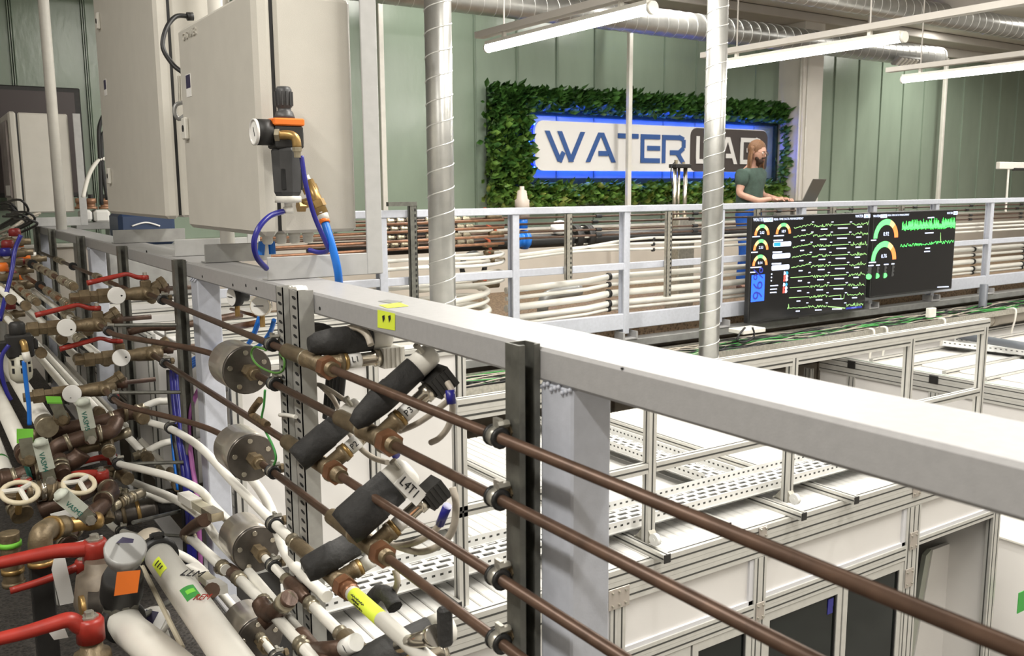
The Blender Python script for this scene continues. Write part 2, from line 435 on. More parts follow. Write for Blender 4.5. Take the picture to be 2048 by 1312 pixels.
# yellow stickers folded over the handrail
ys = obj('sticker', G().add([P(755, 619, X=RX - 0.001), P(755, 655, X=RX - 0.001), P(790, 661, X=RX - 0.001), P(790, 627, X=RX - 0.001)], [(0, 1, 2, 3)]).add([P(758, 610, Z=0.979), P(775, 616, Z=0.979), P(818, 612, Z=0.979), P(800, 605, Z=0.979)], [(0, 1, 2, 3)]), 'yellow', nr, 'yellow sticker with two black arrows')
for dx in (0, 12):
    obj('arrow_mark', G().add([P(764 + dx, 632, X=RX - 0.0015), P(766 + dx, 646, X=RX - 0.0015), P(769 + dx, 638, X=RX - 0.0015), P(770 + dx, 645, X=RX - 0.0015), P(769 + dx, 630, X=RX - 0.0015)], [(0, 1, 2, 3, 4)]), 'ink', ys)
obj('sticker', G().add([P(755, 602, Z=0.979), P(785, 607, Z=0.979), P(806, 603, Z=0.979), P(775, 599, Z=0.979)], [(0, 1, 2, 3)]), 'grey', nr, 'dark grey sticker on the handrail top')

# ------------------------------------------------------------------ strut channels on the front of the rail
def cchan(g, x, y0, y1, z0, z1, t=0.004, d=0.041, lip=0.010):
    g.box((x + d - t, y0, z0), (x + d, y1, z1))                  # back
    g.box((x, y0, z0), (x + d - t, y0 + t, z1)); g.box((x, y1 - t, z0), (x + d - t, y1, z1))
    g.box((x, y0 + t, z0), (x + t, y0 + lip, z1)); g.box((x, y1 - lip, z0), (x + t, y1 - t, z1))
    return g
def nchan(g, x, y0, y1, z0, z1, t=0.004, d=0.044, lip=0.012):   # channel open towards the near end
    g.box((x, y1 - t, z0), (x + d, y1, z1))
    g.box((x, y0, z0), (x + t, y1 - t, z1)); g.box((x + d - t, y0, z0), (x + d, y1 - t, z1))
    g.box((x + t, y0, z0), (x + lip, y0 + t, z1)); g.box((x + d - lip, y0, z0), (x + d - t, y0 + t, z1))
    return g
SY = {}
for i, (ya, yb, lab) in enumerate([(1.265, 1.309, 'dark strut channel on the nearest post beside four copper pipes'),
        (3.6, 3.68, 'dark strut channel on the second post beside the blue hoses'),
        (4.70, 4.78, 'dark strut channel behind the upper white dial valves'),
        (5.93, 6.02, 'dark strut channel on the third post below the red lever tip'),
        (7.2,7.28, 'thin dark strut channel between the two farthest posts'), (8.1, 8.19, 'dark strut channel at the far end of the handrail')]):
    yc = (ya + yb) / 2
    g = nchan(G(), 0.855, yb - 0.044, yb, -0.3, 0.985)
    if i == 0: nchan(g, 0.855, yb - 0.088, yb - 0.0445, -0.3, 0.975) if False else None
    one('strut_channel', g, 'strut', lab, 'strut channel')
    SY[i] = yc
def slotted(y0, w, z0, z1, label, lean=0.0):
    t = thing('slotted_strut', label, 'slotted strut', (0.86, y0, z0))
    g = G(); x0, x1, th = 0.852, 0.897, 0.003
    g.box((x0, y0, z0), (x0 + th, y0 + w, z1))
    g.box((x0, y0, z0), (x1, y0 + th, z1)); g.box((x0, y0 + w - th, z0), (x1, y0 + w, z1))
    obj('channel', g, 'slot', t)
    n = int((z1 - z0) / 0.026); h = None
    for k in range(n):
        z = z1 - 0.02 - k * 0.026
        if h is None:
            pr = [(0.015 * math.cos(a) * (0.7 if k % 2 else 1), 0.0045 * math.sin(a)) for a in [j * math.pi / 5 for j in range(10)]]
            h = obj('slot', G().prism(pr, (x0 - 0.0008, y0 + w * 0.42, z), (0, 1, 0.12), (0, 0, 1), (0.003, 0, 0)), 'hole', t); z00 = z
        else:
            o = h.copy(); C.objects.link(o); o.location.z = z - z00
    return t
slotted(2.425, 0.052, -0.3, 0.985, 'left slotted strut of the pair beside the first polished cylinder')
slotted(2.31, 0.062, -0.3, 0.985, 'right slotted strut of the pair carrying the first copper pipes')
t = obj('jagged_lid', G().prism([(0, 0), (0.07, 0.0), (0.062, 0.007), (0.05, 0.004), (0.04, 0.009), (0.026, 0.006), (0.014, 0.01), (0.004, 0.005)], (0.86, 2.33, 0.985), (0, 1, 0), (0, 0, 1), (0.03, 0, 0)), 'offwhite', None, 'torn pale packing stuffed in the top of the slotted strut', 'packing')

# ------------------------------------------------------------------ enclosures on the rail
def enclosure(name, label, x0, x1, y0, y1, z0, z1, door=0.055):
    t = thing(name, label, 'cabinet', (x0, y0, z0))
    obj('shell', G().bbox((x0 + door + 0.012, y0, z0 + 0.004), (x1, y1, z1 - 0.004), 0.01), 'cab', t)
    obj('door_seal', G().box((x0 + door - 0.002, y0 + 0.012, z0 + 0.012), (x0 + door + 0.016, y1 - 0.012, z1 - 0.012)), 'rubber', t)
    d = obj('door', G().bbox((x0, y0 - 0.003, z0 - 0.002), (x0 + door, y1 + 0.003, z1 + 0.002), 0.014), 'cab', t)
    return t, d
def latch(d, x, y, z, h=0.040):
    obj('latch', G().bbox((x - 0.016, y - h * 0.6, z - h), (x, y + h * 0.6, z + h), 0.004), 'offwhite', d)
    obj('keyhole', G().cyl((x - 0.0175, y, z), (x - 0.015, y, z), h * 0.32, 10), 'hole', d)
cab1, door1 = enclosure('control_cabinet', 'beige steel cabinet carrying the air regulator on its side', 0.915, 1.23, 2.76, 3.62, 1.112, 1.842)
# the top of the cabinet stands just above the frame on its hinge side
latch(door1, 0.915, 3.56, P(376, 257, X=0.915).z)
text('GAS MIXER', P(366, 82, X=0.913), (0, -1, 0), (0, 0, 1), 0.037, 'cab', door1, 'raised_lettering', ext=0.003)
def sticker(d, px, x):
    q = P(px[0], px[1], X=x - 0.001); q2 = P(px[2], px[3], X=x - 0.001)
    s = obj('sticker', G().box((x - 0.0015, q.y, q.z), (x, q2.y, q2.z)), M['paper'], d)
    obj('sticker_print', G().box((x - 0.0022, q.y - 0.004, q.z - 0.003), (x - 0.001, q2.y + 0.004, q2.z + (q.z - q2.z) * 0.38)), M['navyprint'], d)
M['navyprint'] = mat('navy print', (0.03, 0.025, 0.07), 0.5)
sticker(door1, (371, 150, 383, 192), 0.915)
cab2, door2 = enclosure('control_cabinet', 'tall beige steel cabinet left of the regulator cabinet', 0.915, 1.23, 3.98, 5.26, 1.135, 2.6)
latch(door2, 0.915, 5.12, P(220, 352, X=0.915).z); latch(door2, 0.915, 5.12, P(200, 42, X=0.915).z)
sticker(door2, (207, 160, 214, 190), 0.915)
cab3, door3 = enclosure('control_cabinet', 'small beige cabinet at the far end with a clear document pocket', 0.74, 1.16, 8.1, 8.75, 1.08, 1.86)
pk = obj('document_pocket', G().bbox((0.722, 8.16, 1.2), (0.739, 8.68, 1.8), 0.006), M['pocket'] if 'pocket' in M else mat('clear pocket film', (0.42, 0.37, 0.36), 0.15, 0, 0.35, 9, 0.5, 20, 0, None, (1, 3, 0.6)), door3, 'wrinkled clear film pocket')
obj('paper_sheet', G().box((0.7185, 8.2, 1.22), (0.7215, 8.5, 1.3)), 'paper', pk)
def lframe(label, y, xa, xb, xup, z0, z1, m='bracket', w=0.07, vw=0.055):
    """welded angle: foot lying on the rail top, upright at its outer end"""
    t = thing('angle_bracket', label, 'bracket', (xa, y, z0))
    obj('foot', G().bbox((xa, y - 0.004, z0), (xb, y + 0.002, z0 + w), 0.002).box((xa, y, z0), (xb, y + 0.05, z0 + 0.004)), m, t)
    if z1: obj('upright', G().bbox((xup - vw, y - 0.0055, z0 + 0.001), (xup, y + 0.001, z1), 0.002).box((xup - 0.004, y, z0 + 0.004), (xup, y + 0.06, z1)), m, t)
    bt = obj('bolt', G().cyl((xa + 0.06, y + 0.025, z0 + 0.004), (xa + 0.06, y + 0.025, z0 + 0.018), 0.016, 6), 'zinc', t)
    obj('washer', G().cyl((xa + 0.06, y + 0.025, z0 + 0.003), (xa + 0.06, y + 0.025, z0 + 0.006), 0.02, 14), 'zinc', bt)
    return t
lframe('white angle bracket under the regulator cabinet', 2.70, 0.905, 1.285, 1.288, 0.979, 2.1)
lframe('grey angle bracket on the rail between the tall cabinet and the regulator cabinet', 3.50, 0.935, 1.19, 1.2, 0.979, None, 'grey')
lframe('white angle bracket under the tall cabinet', 3.93, 0.93, 1.288, 1.29, 0.979, 2.1)
lframe('grey angle bracket under the far side of the tall cabinet', 5.12, 0.905, 1.27, 1.28, 0.979, None, 'grey')
lframe('white angle bracket and frame of the small far cabinet', 8.06, 0.86, 1.24, 1.245, 0.979, 1.86)
one('conduit_pole', G().cyl((0.95, 7.3, 0.978), (0.95, 7.3, 3.84), 0.036, 14), 'offwhite', 'white round pole standing on the handrail before the small far cabinet', 'pole')
one('conduit_pole', G().cyl((0.62, 8.8, FZ), (0.62, 8.8, 3.84), 0.04, 14), 'offwhite', 'white round pole at the left edge before the dark monitor', 'pole')
one('conduit_pole', G().cyl((1.13, 3.86, 1.0), (1.13, 3.86, 3.4), 0.03, 14), 'offwhite', 'white round pole between the two large cabinets', 'pole')
mo = thing('wall_monitor', 'dark flat monitor hanging behind the small far cabinet', 'monitor', (0.6, 9.1, 1.5))
obj('bezel', G().bbox((-0.4, 9.1, 1.2), (1.42, 9.14, 2.16), 0.008), 'black', mo)
obj('screen', G().box((-0.36, 9.097, 1.24), (1.37, 9.1, 2.12)), mat('dim screen', (0.05, 0.036, 0.036), 0.35), mo)
# black cable and grey conduit loop at the tall cabinet
cb = thing('cable', 'black cable arching from the tall cabinet to the regulator cabinet', 'cable', (0.95, 3.85, 1.6))
pts = [P(378, 33, Y=3.75), P(352, 33, Y=3.75), P(332, 58, Y=3.72), P(326, 95, Y=3.70), P(345, 128, Y=3.68), P(364, 144, Y=3.64)]
obj('sheath', G().tube(pts, 0.009, 8, 6), 'rubber', cb)
obj('gland', G().cyl(P(374, 33, Y=3.75), P(386, 33, Y=3.75), 0.016, 10), 'black', cb)
lp = thing('flexible_conduit', 'grey looped conduit behind the regulator cabinet door edge', 'cable', (0.95, 3.75, 1.5))
obj('sheath', G().tube([P(366, 205, Y=3.7), P(352, 210, Y=3.7), P(349, 226, Y=3.7), P(358, 238, Y=3.7), P(368, 232, Y=3.7)], 0.008, 8, 6), 'grey', lp)
obj('rod', G().cyl(P(358, 152, Y=3.7), P(360, 205, Y=3.7), 0.006, 8), 'zinc', lp)
# cable glands below the regulator cabinet
for k in range(4):
    px = 535 + k * 27
    q = P(px, 474, Y=2.9)
    gl = one('cable_gland', G().lathe((q.x, q.y, 1.112), (0, 0, -1), [(0, 0.02), (0.012, 0.02), (0.012, 0.017), (0.03, 0.017), (0.036, 0.011)], 10), 'offwhite', ['leftmost', 'second', 'third', 'rightmost'][k] + ' grey cable gland under the regulator cabinet', 'cable gland', 'glands under the regulator cabinet')

# ------------------------------------------------------------------ pneumatic regulator on the cabinet side
RY = 2.665
def RP(px, py, Y=RY): return P(px, py, Y=Y)
rg = thing('air_regulator', 'dark grey air filter regulator with orange collar and round gauge', 'regulator', tuple(RP(573, 410)))
cxr = RP(572, 300).x
def zz(py): return RP(572, py).z
def lz(prof, m, name, n=14, cx=cxr, par=None):
    z0 = zz(prof[0][0]); return obj(name, G().lathe((cx, RY, z0), (0, 0, -1), [(z0 - zz(py), r) for py, r in prof], n), m, par or rg)
M['dgrey'] = mat('dark grey polymer', (0.055, 0.055, 0.056), 0.42, 0, 0.15, 20)
kb = lz([(174, 0.019), (180, 0.024), (214, 0.024), (216, 0.02), (222, 0.02), (224, 0.025), (232, 0.029), (238, 0.031)], 'dgrey', 'knob')
for k in range(12):
    a = k * math.pi / 6; q = V((cxr + 0.0245 * math.cos(a), RY + 0.0245 * math.sin(a), zz(212)))
    obj('knob_rib', G().bar(q, V((q.x, q.y, zz(184))), 0.004, 0.004, (0, 1, 0)), 'dgrey', kb)
obj('collar', G().bbox((cxr - 0.047, RY - 0.04, zz(253)), (cxr + 0.047, RY + 0.04, zz(238)), 0.004), 'orange', rg)
obj('body', G().bbox((cxr - 0.043, RY - 0.038, zz(298)), (cxr + 0.043, RY + 0.038, zz(253)), 0.005).bbox((cxr - 0.05, RY - 0.02, zz(290)), (cxr + 0.05, RY + 0.02, zz(262)), 0.004), 'black', rg)
bw_ = lz([(296, 0.040), (302, 0.046), (384, 0.042), (392, 0.036)], 'dgrey', 'filter_bowl', 8)
for a in (-0.6, 0.9):
    sx = cxr + 0.04 * math.sin(a); sy = RY - 0.040 * math.cos(a)
    obj('sight_window', G().bbox((sx - 0.007, sy - 0.004, zz(380)), (sx + 0.007, sy + 0.006, zz(338)), 0.002), 'hole', bw_)
lz([(392, 0.037), (394, 0.04), (405, 0.04), (406, 0.012), (414, 0.012), (414, 0.016), (427, 0.015)], 'offwhite', 'drain')
gq = RP(545, 265)
gg = obj('gauge', G().lathe(gq, (-1, 0, 0), [(0, 0.02), (0.008, 0.038), (0.052, 0.038)], 22), 'black', rg)
obj('gauge_face', G().lathe(gq + V((-0.052, 0, 0)), (-1, 0, 0), [(0, 0.036), (0.002, 0.036)], 22), 'paper', gg)
obj('gauge_rim', G().lathe(gq + V((-0.05, 0, 0)), (-1, 0, 0), [(0, 0.0385), (0.008, 0.0385), (0.008, 0.034), (0.003, 0.034)], 22), mat('clear rim', (0.75, 0.73, 0.7), 0.1), gg)
obj('gauge_needle', G().bar(gq + V((-0.0545, -0.002, -0.012)), gq + V((-0.0545, 0.008, 0.014)), 0.003, 0.001, (1, 0, 0)), 'ink', gg)
el = RP(570, 270, RY - 0.05)
be = obj('elbow', G().tube([el + V((-0.012, 0.02, 0)), el + V((0.012, -0.005, 0.0)), el + V((0.026, -0.014, -0.01)), el + V((0.029, -0.016, -0.035))], 0.0135, 12, 4), 'brass', rg)
obj('hex_bush', G().lathe(el + V((-0.02, 0.024, 0)), (0.8, -0.55, 0), [(0, 0.02), (0.014, 0.02)], 6), 'nickel', be)
q = el + V((0.029, -0.016, -0.035))
obj('hose_nut', G().lathe(q, (0, 0, -1), [(0, 0.0145), (0.012, 0.0145), (0.012, 0.011), (0.03, 0.010)], 8), 'nickel', be)
hs = thing('air_hose', 'thin navy air hose from the brass elbow down to the bracket', 'hose', tuple(RP(680, 500)))
obj('hose', G().tube([RP(603, 312, 2.6), RP(612, 370, 2.59), RP(628, 430, 2.6), RP(650, 482, 2.62), RP(656, 500, 2.64), RP(640, 505, 2.68), RP(618, 500, 2.72)], 0.0075, 8, 8), 'navy', hs)
h2 = thing('air_hose', 'navy air hose looping left from the regulator drain', 'hose', tuple(RP(520, 500)))
obj('hose', G().tube([RP(566, 423, 2.66), RP(540, 432, 2.63), RP(518, 455, 2.61), RP(508, 485, 2.61), RP(514, 515, 2.63), RP(533, 537, 2.68)], 0.0085, 8, 8), 'navy', h2)
# brass ball valve with the thick blue hose
bv = thing('brass_tee', 'brass tee with shut-off body below the filter bowl', 'valve', tuple(RP(625, 400)))
obj('body', G().cyl(RP(615, 362, 2.69), RP(645, 428, 2.66), 0.019, 12).cyl(RP(600, 410, 2.69), RP(640, 398, 2.67), 0.015, 12), 'brass', bv)
obj('hex_nut', G().lathe(RP(618, 372, 2.69), RP(645, 428, 2.66) - RP(615, 362, 2.69), [(0, 0.024), (0.02, 0.024)], 6).lathe(RP(632, 402, 2.67), RP(645, 428, 2.66) - RP(615, 362, 2.69), [(0, 0.025), (0.022, 0.025)], 6).lathe(RP(596, 412, 2.69), (1, 0, 0), [(0, 0.02), (0.02, 0.02)], 6), 'brass', bv)
obj('push_fitting', G().cyl(RP(643, 424, 2.66), RP(649, 440, 2.655), 0.017, 12), 'offwhite', bv)
obj('collar', G().cyl(RP(648, 439, 2.655), RP(650, 446, 2.65), 0.0165, 12), 'orange', bv)
obj('top_fitting', G().cyl(RP(610, 352, 2.69), RP(617, 366, 2.69), 0.012, 10), 'offwhite', bv)
h3 = thing('air_hose', 'thick bright blue hose hanging from the orange collar', 'hose', tuple(RP(677, 560)))
obj('hose', G().tube([RP(650, 446, 2.65), RP(660, 478, 2.63), RP(670, 515, 2.62), RP(676, 545, 2.63), RP(678, 566, 2.65)], 0.0125, 10, 6), 'blue', h3)
for k, (a, b) in enumerate([((524, 483), (522, 510)), ((543, 483), (545, 508))]):
    one('air_hose', G().cyl(P(a[0], a[1], Y=3.0), P(b[0], b[1], Y=3.0), 0.012, 8), 'blue', ['left', 'right'][k] + ' short blue hose under the regulator cabinet glands', 'hose', 'short blue hoses')
# ================================================================== FAR RAILING AND PIPE RACK
FY = 6.05
fr = thing('railing', 'pale grey railing of the far walkway carrying the two screens', 'railing', (5.0, FY, -0.15))
obj('handrail', G().bbox((1.6, FY - 0.03, 1.045), (18.5, FY + 0.03, 1.10), 0.005), 'railfar' if 'railfar' in M else 'post', fr)
M['railfar'] = M['post']
FX = [2.89 + 1.163 * k for k in range(13)]
for x in FX:
    p = obj('post', G().bbox((x - 0.032, FY - 0.02, -0.02), (x + 0.032, FY + 0.0, 1.045), 0.003).box((x - 0.006, FY, -0.02), (x + 0.006, FY + 0.05, 1.045)).box((x - 0.032, FY + 0.05, -0.02), (x + 0.032, FY + 0.056, 1.045)), 'post', fr)
    obj('foot', G().bbox((x - 0.07, FY - 0.06, -0.07), (x + 0.1, FY + 0.06, -0.055), 0.003).box((x - 0.07, FY - 0.06, -0.055), (x - 0.05, FY + 0.06, 0.0)).box((x + 0.08, FY - 0.06, -0.055), (x + 0.1, FY + 0.06, 0.0)), 'rail', p)
obj('mid_rail', G().bbox((1.6, FY - 0.014, 0.545), (18.5, FY + 0.024, 0.605), 0.004), 'post', fr)
obj('toe_beam', G().bbox((1.6, FY - 0.016, 0.02), (18.5, FY + 0.03, 0.16), 0.005), 'post', fr)
obj('edge_beam', G().bbox((1.6, FY - 0.05, -0.14), (18.5, FY + 0.1, -0.07), 0.005), 'grey', fr)
ordn = ['topmost', 'second', 'third', 'fourth', 'fifth', 'sixth', 'seventh', 'eighth', 'ninth', 'tenth']
# right bays
dark = [1.010, 0.958, 0.895, 0.845]
for i, z in enumerate(dark):
    y = 6.20 + (0.05 if i == 1 else 0)
    t = thing('thin_pipe', ordn[i] + ' thin dark pipe from the top behind the far railing', 'pipe', (4.1, y, z))
    pts = [(4.1, y, z), (18.4, y, z)]
    obj('run', G().cyl(pts[0], pts[1], 0.0085 + 0.001 * (i % 2), 8), 'brown', t)
    for x in [5.0 + 1.163 * k for k in range(9)]:
        obj('joint', G().cyl((x, y, z), (x + 0.06, y, z), 0.016, 8), 'rubber', t)
for i, (z, sl) in enumerate([(0.79, 0.05), (0.745, 0.0), (0.695, -0.02)]):
    t = thing('thin_white_pipe', ordn[i] + ' thin white pipe above the mid bar of the far railing', 'pipe', (4.1, 6.19, z))
    pts = [V((4.1, 6.19, z - sl - 0.04)), V((4.8, 6.19, z - sl)), V((5.5, 6.19, z + 0.01)), V((6.3, 6.19, z)), V((9.0, 6.19, z)), V((18.4, 6.19, z))]
    obj('run', G().tube(pts, 0.013, 8, 5), 'white', t)
    for x in (5.66, 6.3, 7.5, 8.8): obj('clip', G().cyl((x - 0.012, 6.19, z), (x + 0.012, 6.19, z), 0.019, 8), 'rubber', t)
for i, (z, r) in enumerate([(0.475, 0.026), (0.405, 0.017), (0.325, 0.030), (0.235, 0.028), (0.185, 0.016)]):
    t = thing('white_pipe', ordn[i] + ' white pipe below the mid bar of the far railing', 'pipe', (4.0, 6.2, z))
    obj('run', G().tube([(4.06, 6.2, z - 0.05), (4.9, 6.2, z - 0.025), (5.16, 6.2, z), (18.4, 6.2, z)], r, 10), 'white', t)
    for x in FX[2:9]: obj('clamp', G().cyl((x - 0.08, 6.2, z), (x - 0.05, 6.2, z), r + 0.008, 10), 'rubber', t)
# left bay : copper runs with press fittings, white bends returning at the post
for i, z in enumerate([0.982, 0.922, 0.853, 0.795]):
    t = thing('copper_pipe', ordn[i] + ' copper pipe from the top in the left bay of the far railing', 'pipe', (1.8, 6.16, z))
    obj('run', G().cyl((1.8, 6.16, z), (4.02, 6.16, z + 0.02), 0.011, 8), 'copper2', t)
for i, z in enumerate([1.012, 0.952, 0.885, 0.83]):
    t = thing('fitting_line', ordn[i] + ' line of press fittings before the black pad in the left bay', 'fittings', (2.0, 6.34, z))
    obj('run', G().cyl((2.0, 6.34, z), (4.3, 6.34, z), 0.009, 8), 'brown', t)
    for k in range(9):
        x = 2.98 + k * 0.085 + (0.08 if k > 3 else 0) + 0.03 * (i % 2)
        obj('press_fitting', G().lathe((x, 6.34, z), (1, 0, 0), [(0, 0.016), (0.01, 0.021), (0.03, 0.021), (0.036, 0.016), (0.06, 0.016), (0.066, 0.021)], 8), 'nickel', t)
one('black_pad', G().bbox((3.02, 6.355, 0.80), (3.72, 6.42, 1.06), 0.02), 'cap', 'black padded panel behind the fittings in the left bay', 'pad')
for i, z in enumerate([0.725, 0.662, 0.575, 0.515]):
    x1 = 4.0
    t = thing('white_pipe', ordn[i] + ' white pipe in the left bay of the far railing', 'pipe', (1.8, 6.13, z))
    pts = [V((1.8, 6.12, z)), V((3.2, 6.12, z)), V((3.7, 6.13, z - 0.015)), V((3.98, 6.16, z - 0.005)), V((4.04, 6.24, z + 0.01)), V((3.9, 6.32, z + 0.0)), V((3.2, 6.34, z - 0.02)), V((2.2, 6.34, z - 0.05))]
    obj('run', G().tube(pts, 0.014, 8, 5), 'white', t)
for i, (z, r) in enumerate([(0.37, 0.024), (0.30, 0.016), (0.215, 0.032)]):
    t = thing('white_pipe', ['upper', 'middle', 'lowest thick'][i] + ' white hairpin pipe beside the left spiral duct', 'pipe', (3.0, 6.2, z))
    obj('run', G().tube([V((1.8, 6.14, z - 0.03)), V((3.3, 6.14, z)), V((3.72, 6.15, z + 0.03)), V((3.9, 6.22, z + 0.06)), V((3.78, 6.3, z + 0.10)), V((3.3, 6.3, z + 0.1))], r, 10, 6), 'white', t)
def far_strut(px, z0, z1, label, arm=False):
    x = P(px, 480, Y=6.0).x
    t = thing('slotted_strut', label, 'slotted strut', (x, 6.0, z0))
    obj('channel', G().box((x - 0.03, 5.985, z0), (x + 0.03, 5.99, z1)).box((x - 0.03, 5.985, z0), (x - 0.026, 6.02, z1)).box((x + 0.026, 5.985, z0), (x + 0.03, 6.02, z1)), 'zinc' if not arm else 'strut', t)
    h = None
    for k in range(int((z1 - z0) / 0.04)):
        if h is None: h = obj('slot', G().box((x + 0.008, 5.983, z0 + 0.01), (x + 0.02, 5.9845, z0 + 0.03)), 'hole', t)
        else:
            o = h.copy(); C.objects.link(o); o.location.z += 0.04 * k
    if arm: obj('arm', G().box((x - 0.2, 5.98, z1), (x + 0.03, 6.02, z1 + 0.03)), 'strut', t)
far_strut(826, 0.40, 1.13, 'dark slotted strut with a short top arm left of the left spiral duct', True)
far_strut(1137, 0.50, 1.04, 'slotted strut hanging between two posts left of the right spiral duct')
far_strut(1337, 0.28, 1.04, 'slotted strut hanging just left of the right spiral duct')
far_strut(1513, 0.90, 1.04, 'short slotted strut just above the left screen')
far_strut(1664, 0.90, 1.04, 'short slotted strut above the middle of the left screen')
far_strut(1800, 0.90, 1.04, 'short slotted strut above the right screen')
# fat black line with blue coupling and flange behind the pipes
bl = thing('black_main', 'thick black pipe with a bolted flange behind the thin far pipes', 'pipe', (5.0, 6.75, 0.75))
obj('run', G().cyl((2.6, 6.75, 0.78), (9.8, 6.75, 0.78), 0.062, 14), 'rubber', bl)
q = P(1158, 470, Y=6.75)
fl = obj('flange', G().cyl((q.x - 0.09, 6.75, 0.80), (q.x - 0.02, 6.75, 0.80), 0.115, 18).cyl((q.x + 0.05, 6.75, 0.80), (q.x + 0.12, 6.75, 0.80), 0.115, 18), 'black', bl)
for k in range(8):
    a = k * math.pi / 4; obj('bolt', G().cyl((q.x - 0.11, 6.75 + 0.09 * math.cos(a), 0.8 + 0.09 * math.sin(a)), (q.x + 0.14, 6.75 + 0.09 * math.cos(a), 0.8 + 0.09 * math.sin(a)), 0.011, 6), 'zinc', fl)
q = P(1047, 472, Y=6.7)
bc = thing('blue_valve', 'bright blue valve body on the black main', 'valve', (q.x, 6.7, 0.7))
obj('body', G().lathe((q.x - 0.12, 6.72, 0.80), (1, 0, 0), [(0, 0.07), (0.02, 0.09), (0.06, 0.09), (0.062, 0.07), (0.12, 0.07), (0.122, 0.09), (0.16, 0.09), (0.18, 0.07)], 10), 'blue', bc)
obj('bonnet', G().cyl((q.x, 6.72, 0.9), (q.x, 6.72, 1.0), 0.05, 12), 'blue', bc)
obj('actuator', G().lathe((q.x + 0.0, 6.72, 0.99), (0, 0, 1), [(0, 0.065), (0.16, 0.065), (0.17, 0.05), (0.24, 0.04), (0.25, 0.02), (0.28, 0.02)], 14), mat('pinkish grey', (0.40, 0.34, 0.29), 0.5), bc)
one('foil_wrap', G().ball(P(1120, 455, Y=6.72), 0.085, 8, 5, (1.3, 0.8, 0.8)), 'paper', 'crumpled white wrap behind the thin far pipes', 'wrap')
cw = one('cable_coil', G().tube([V((3.86, 6.375, 0.62)) + V((0.11 * math.cos(a), 0, 0.11 * math.sin(a))) for a in [i * math.pi / 12 for i in range(25)]], 0.022, 8), 'rubber', 'black coil hanging behind the white pipes right of the left spiral duct', 'coil')
for i, (px, py, col_) in enumerate([(985, 428, 'red'), (990, 462, 'red'), (978, 485, 'red'), (992, 515, 'red'), (980, 500, 'red'), (968, 565, 'red')]):
    q = P(px, py, Y=6.3)
    t = thing('ball_valve', 'small ball valve with orange red lever, ' + ['topmost', 'second', 'third', 'fourth', 'fifth', 'lowest and largest'][i] + ' between left duct and post', 'valve', tuple(q))
    s = 1.7 if i == 5 else 1.0
    obj('body', G().lathe(q + V((-0.06 * s, 0, -0.02)), (1, 0, 0), [(0, 0.016 * s), (0.02 * s, 0.02 * s), (0.03 * s, 0.026 * s), (0.08 * s, 0.026 * s), (0.09 * s, 0.018 * s), (0.14 * s, 0.018 * s)], 10), 'bronze', t)
    obj('lever', G().bar(q + V((0, 0, 0.02 * s)), q + V((-0.09 * s, -0.02, 0.05 * s)), 0.02, 0.01).cyl(q + V((0, 0, -0.005)), q + V((0, 0, 0.02 * s)), 0.015 * s, 8), mat('orange red coating', (0.55, 0.12, 0.06), 0.4), t)
one('grey_elbow', G().tube([V((P(1085, 620, Y=6.35).x, 6.35, 0.0)), P(1085, 620, Y=6.35), P(1090, 598, Y=6.35), P(1108, 588, Y=6.35), P(1160, 580, Y=6.35)], 0.05, 12, 5), 'grey', 'grey pipe elbow lying behind the white far pipes', 'pipe')
# cable tray, drain and services under the far walkway
tr = thing('cable_tray', 'long galvanised cable tray under the far railing', 'cable tray', (8, 5.6, -0.22))
obj('base', G().box((1.6, 5.5, -0.225), (18.5, 5.95, -0.22)), 'grey', tr)
obj('side', G().box((1.6, 5.497, -0.225), (18.5, 5.502, -0.165)), 'zinc', tr)
obj('side', G().box((1.6, 5.947, -0.225), (18.5, 5.952, -0.165)), 'zinc', tr)
for nm, m, n, lab in [('black_cables', 'rubber', 22, 'tangle of black cables in the tray under the far railing'), ('green_cables', 'green', 9, 'green cables lying in the tray under the far railing'), ('tan_cables', 'cable', 10, 'tan cables lying in the tray under the far railing')]:
    g = G()
    for k in range(n):
        y = random.uniform(5.53, 5.92); x = 1.8 + random.uniform(0, 3); pts = []
        while x < 17.5:
            y = min(5.93, max(5.52, y + random.uniform(-0.10, 0.10))); pts.append(V((x, y, -0.205 + random.uniform(0, 0.05)))); x += random.uniform(0.25, 0.55)
        g.tube(pts, 0.006, 5, 3)
    one(nm, g, m, lab, 'cables')['kind'] = 'stuff'
dp = thing('drain_pipe', 'thick beige drain pipe below the cable tray', 'pipe', (8, 5.72, -0.31))
obj('run', G().cyl((1.6, 5.75, -0.335), (18.5, 5.75, -0.31), 0.075, 20), 'beige', dp)
for x in (6.6, 8.4, 10.6): obj('socket', G().cyl((x, 5.75, -0.325), (x + 0.14, 5.75, -0.322), 0.083, 20), 'beige', dp)
for i, px in enumerate((1747, 1773, 1888, 2028)):
    a = P(px, 645, Y=5.48); one('white_cable', G().tube([V((a.x, 5.60, -0.19)), V((a.x, 5.48, -0.165)), V((a.x, 5.47, -0.28)), V((a.x + 0.01, 5.5, -0.5)), V((a.x + 0.25, 5.45, -0.62))], 0.012, 6, 5), 'white', ['first', 'second', 'third', 'fourth'][i] + ' white cable from the left dropping from the tray below the screens', 'cable')
q = P(1861, 625, Y=5.47)
jb = one('junction_box', G().bbox((q.x - 0.06, 5.44, q.z - 0.05), (q.x + 0.06, 5.49, q.z + 0.05), 0.006), 'offwhite', 'small white junction box clipped on the tray below the right screen', 'box')
one('adapter', G().bbox((P(1470, 650, Y=5.7).x, 5.6, -0.07), (P(1515, 650, Y=5.7).x, 5.78, -0.03), 0.005), 'offwhite', 'white adapter box at the lower left corner of the left screen', 'box')
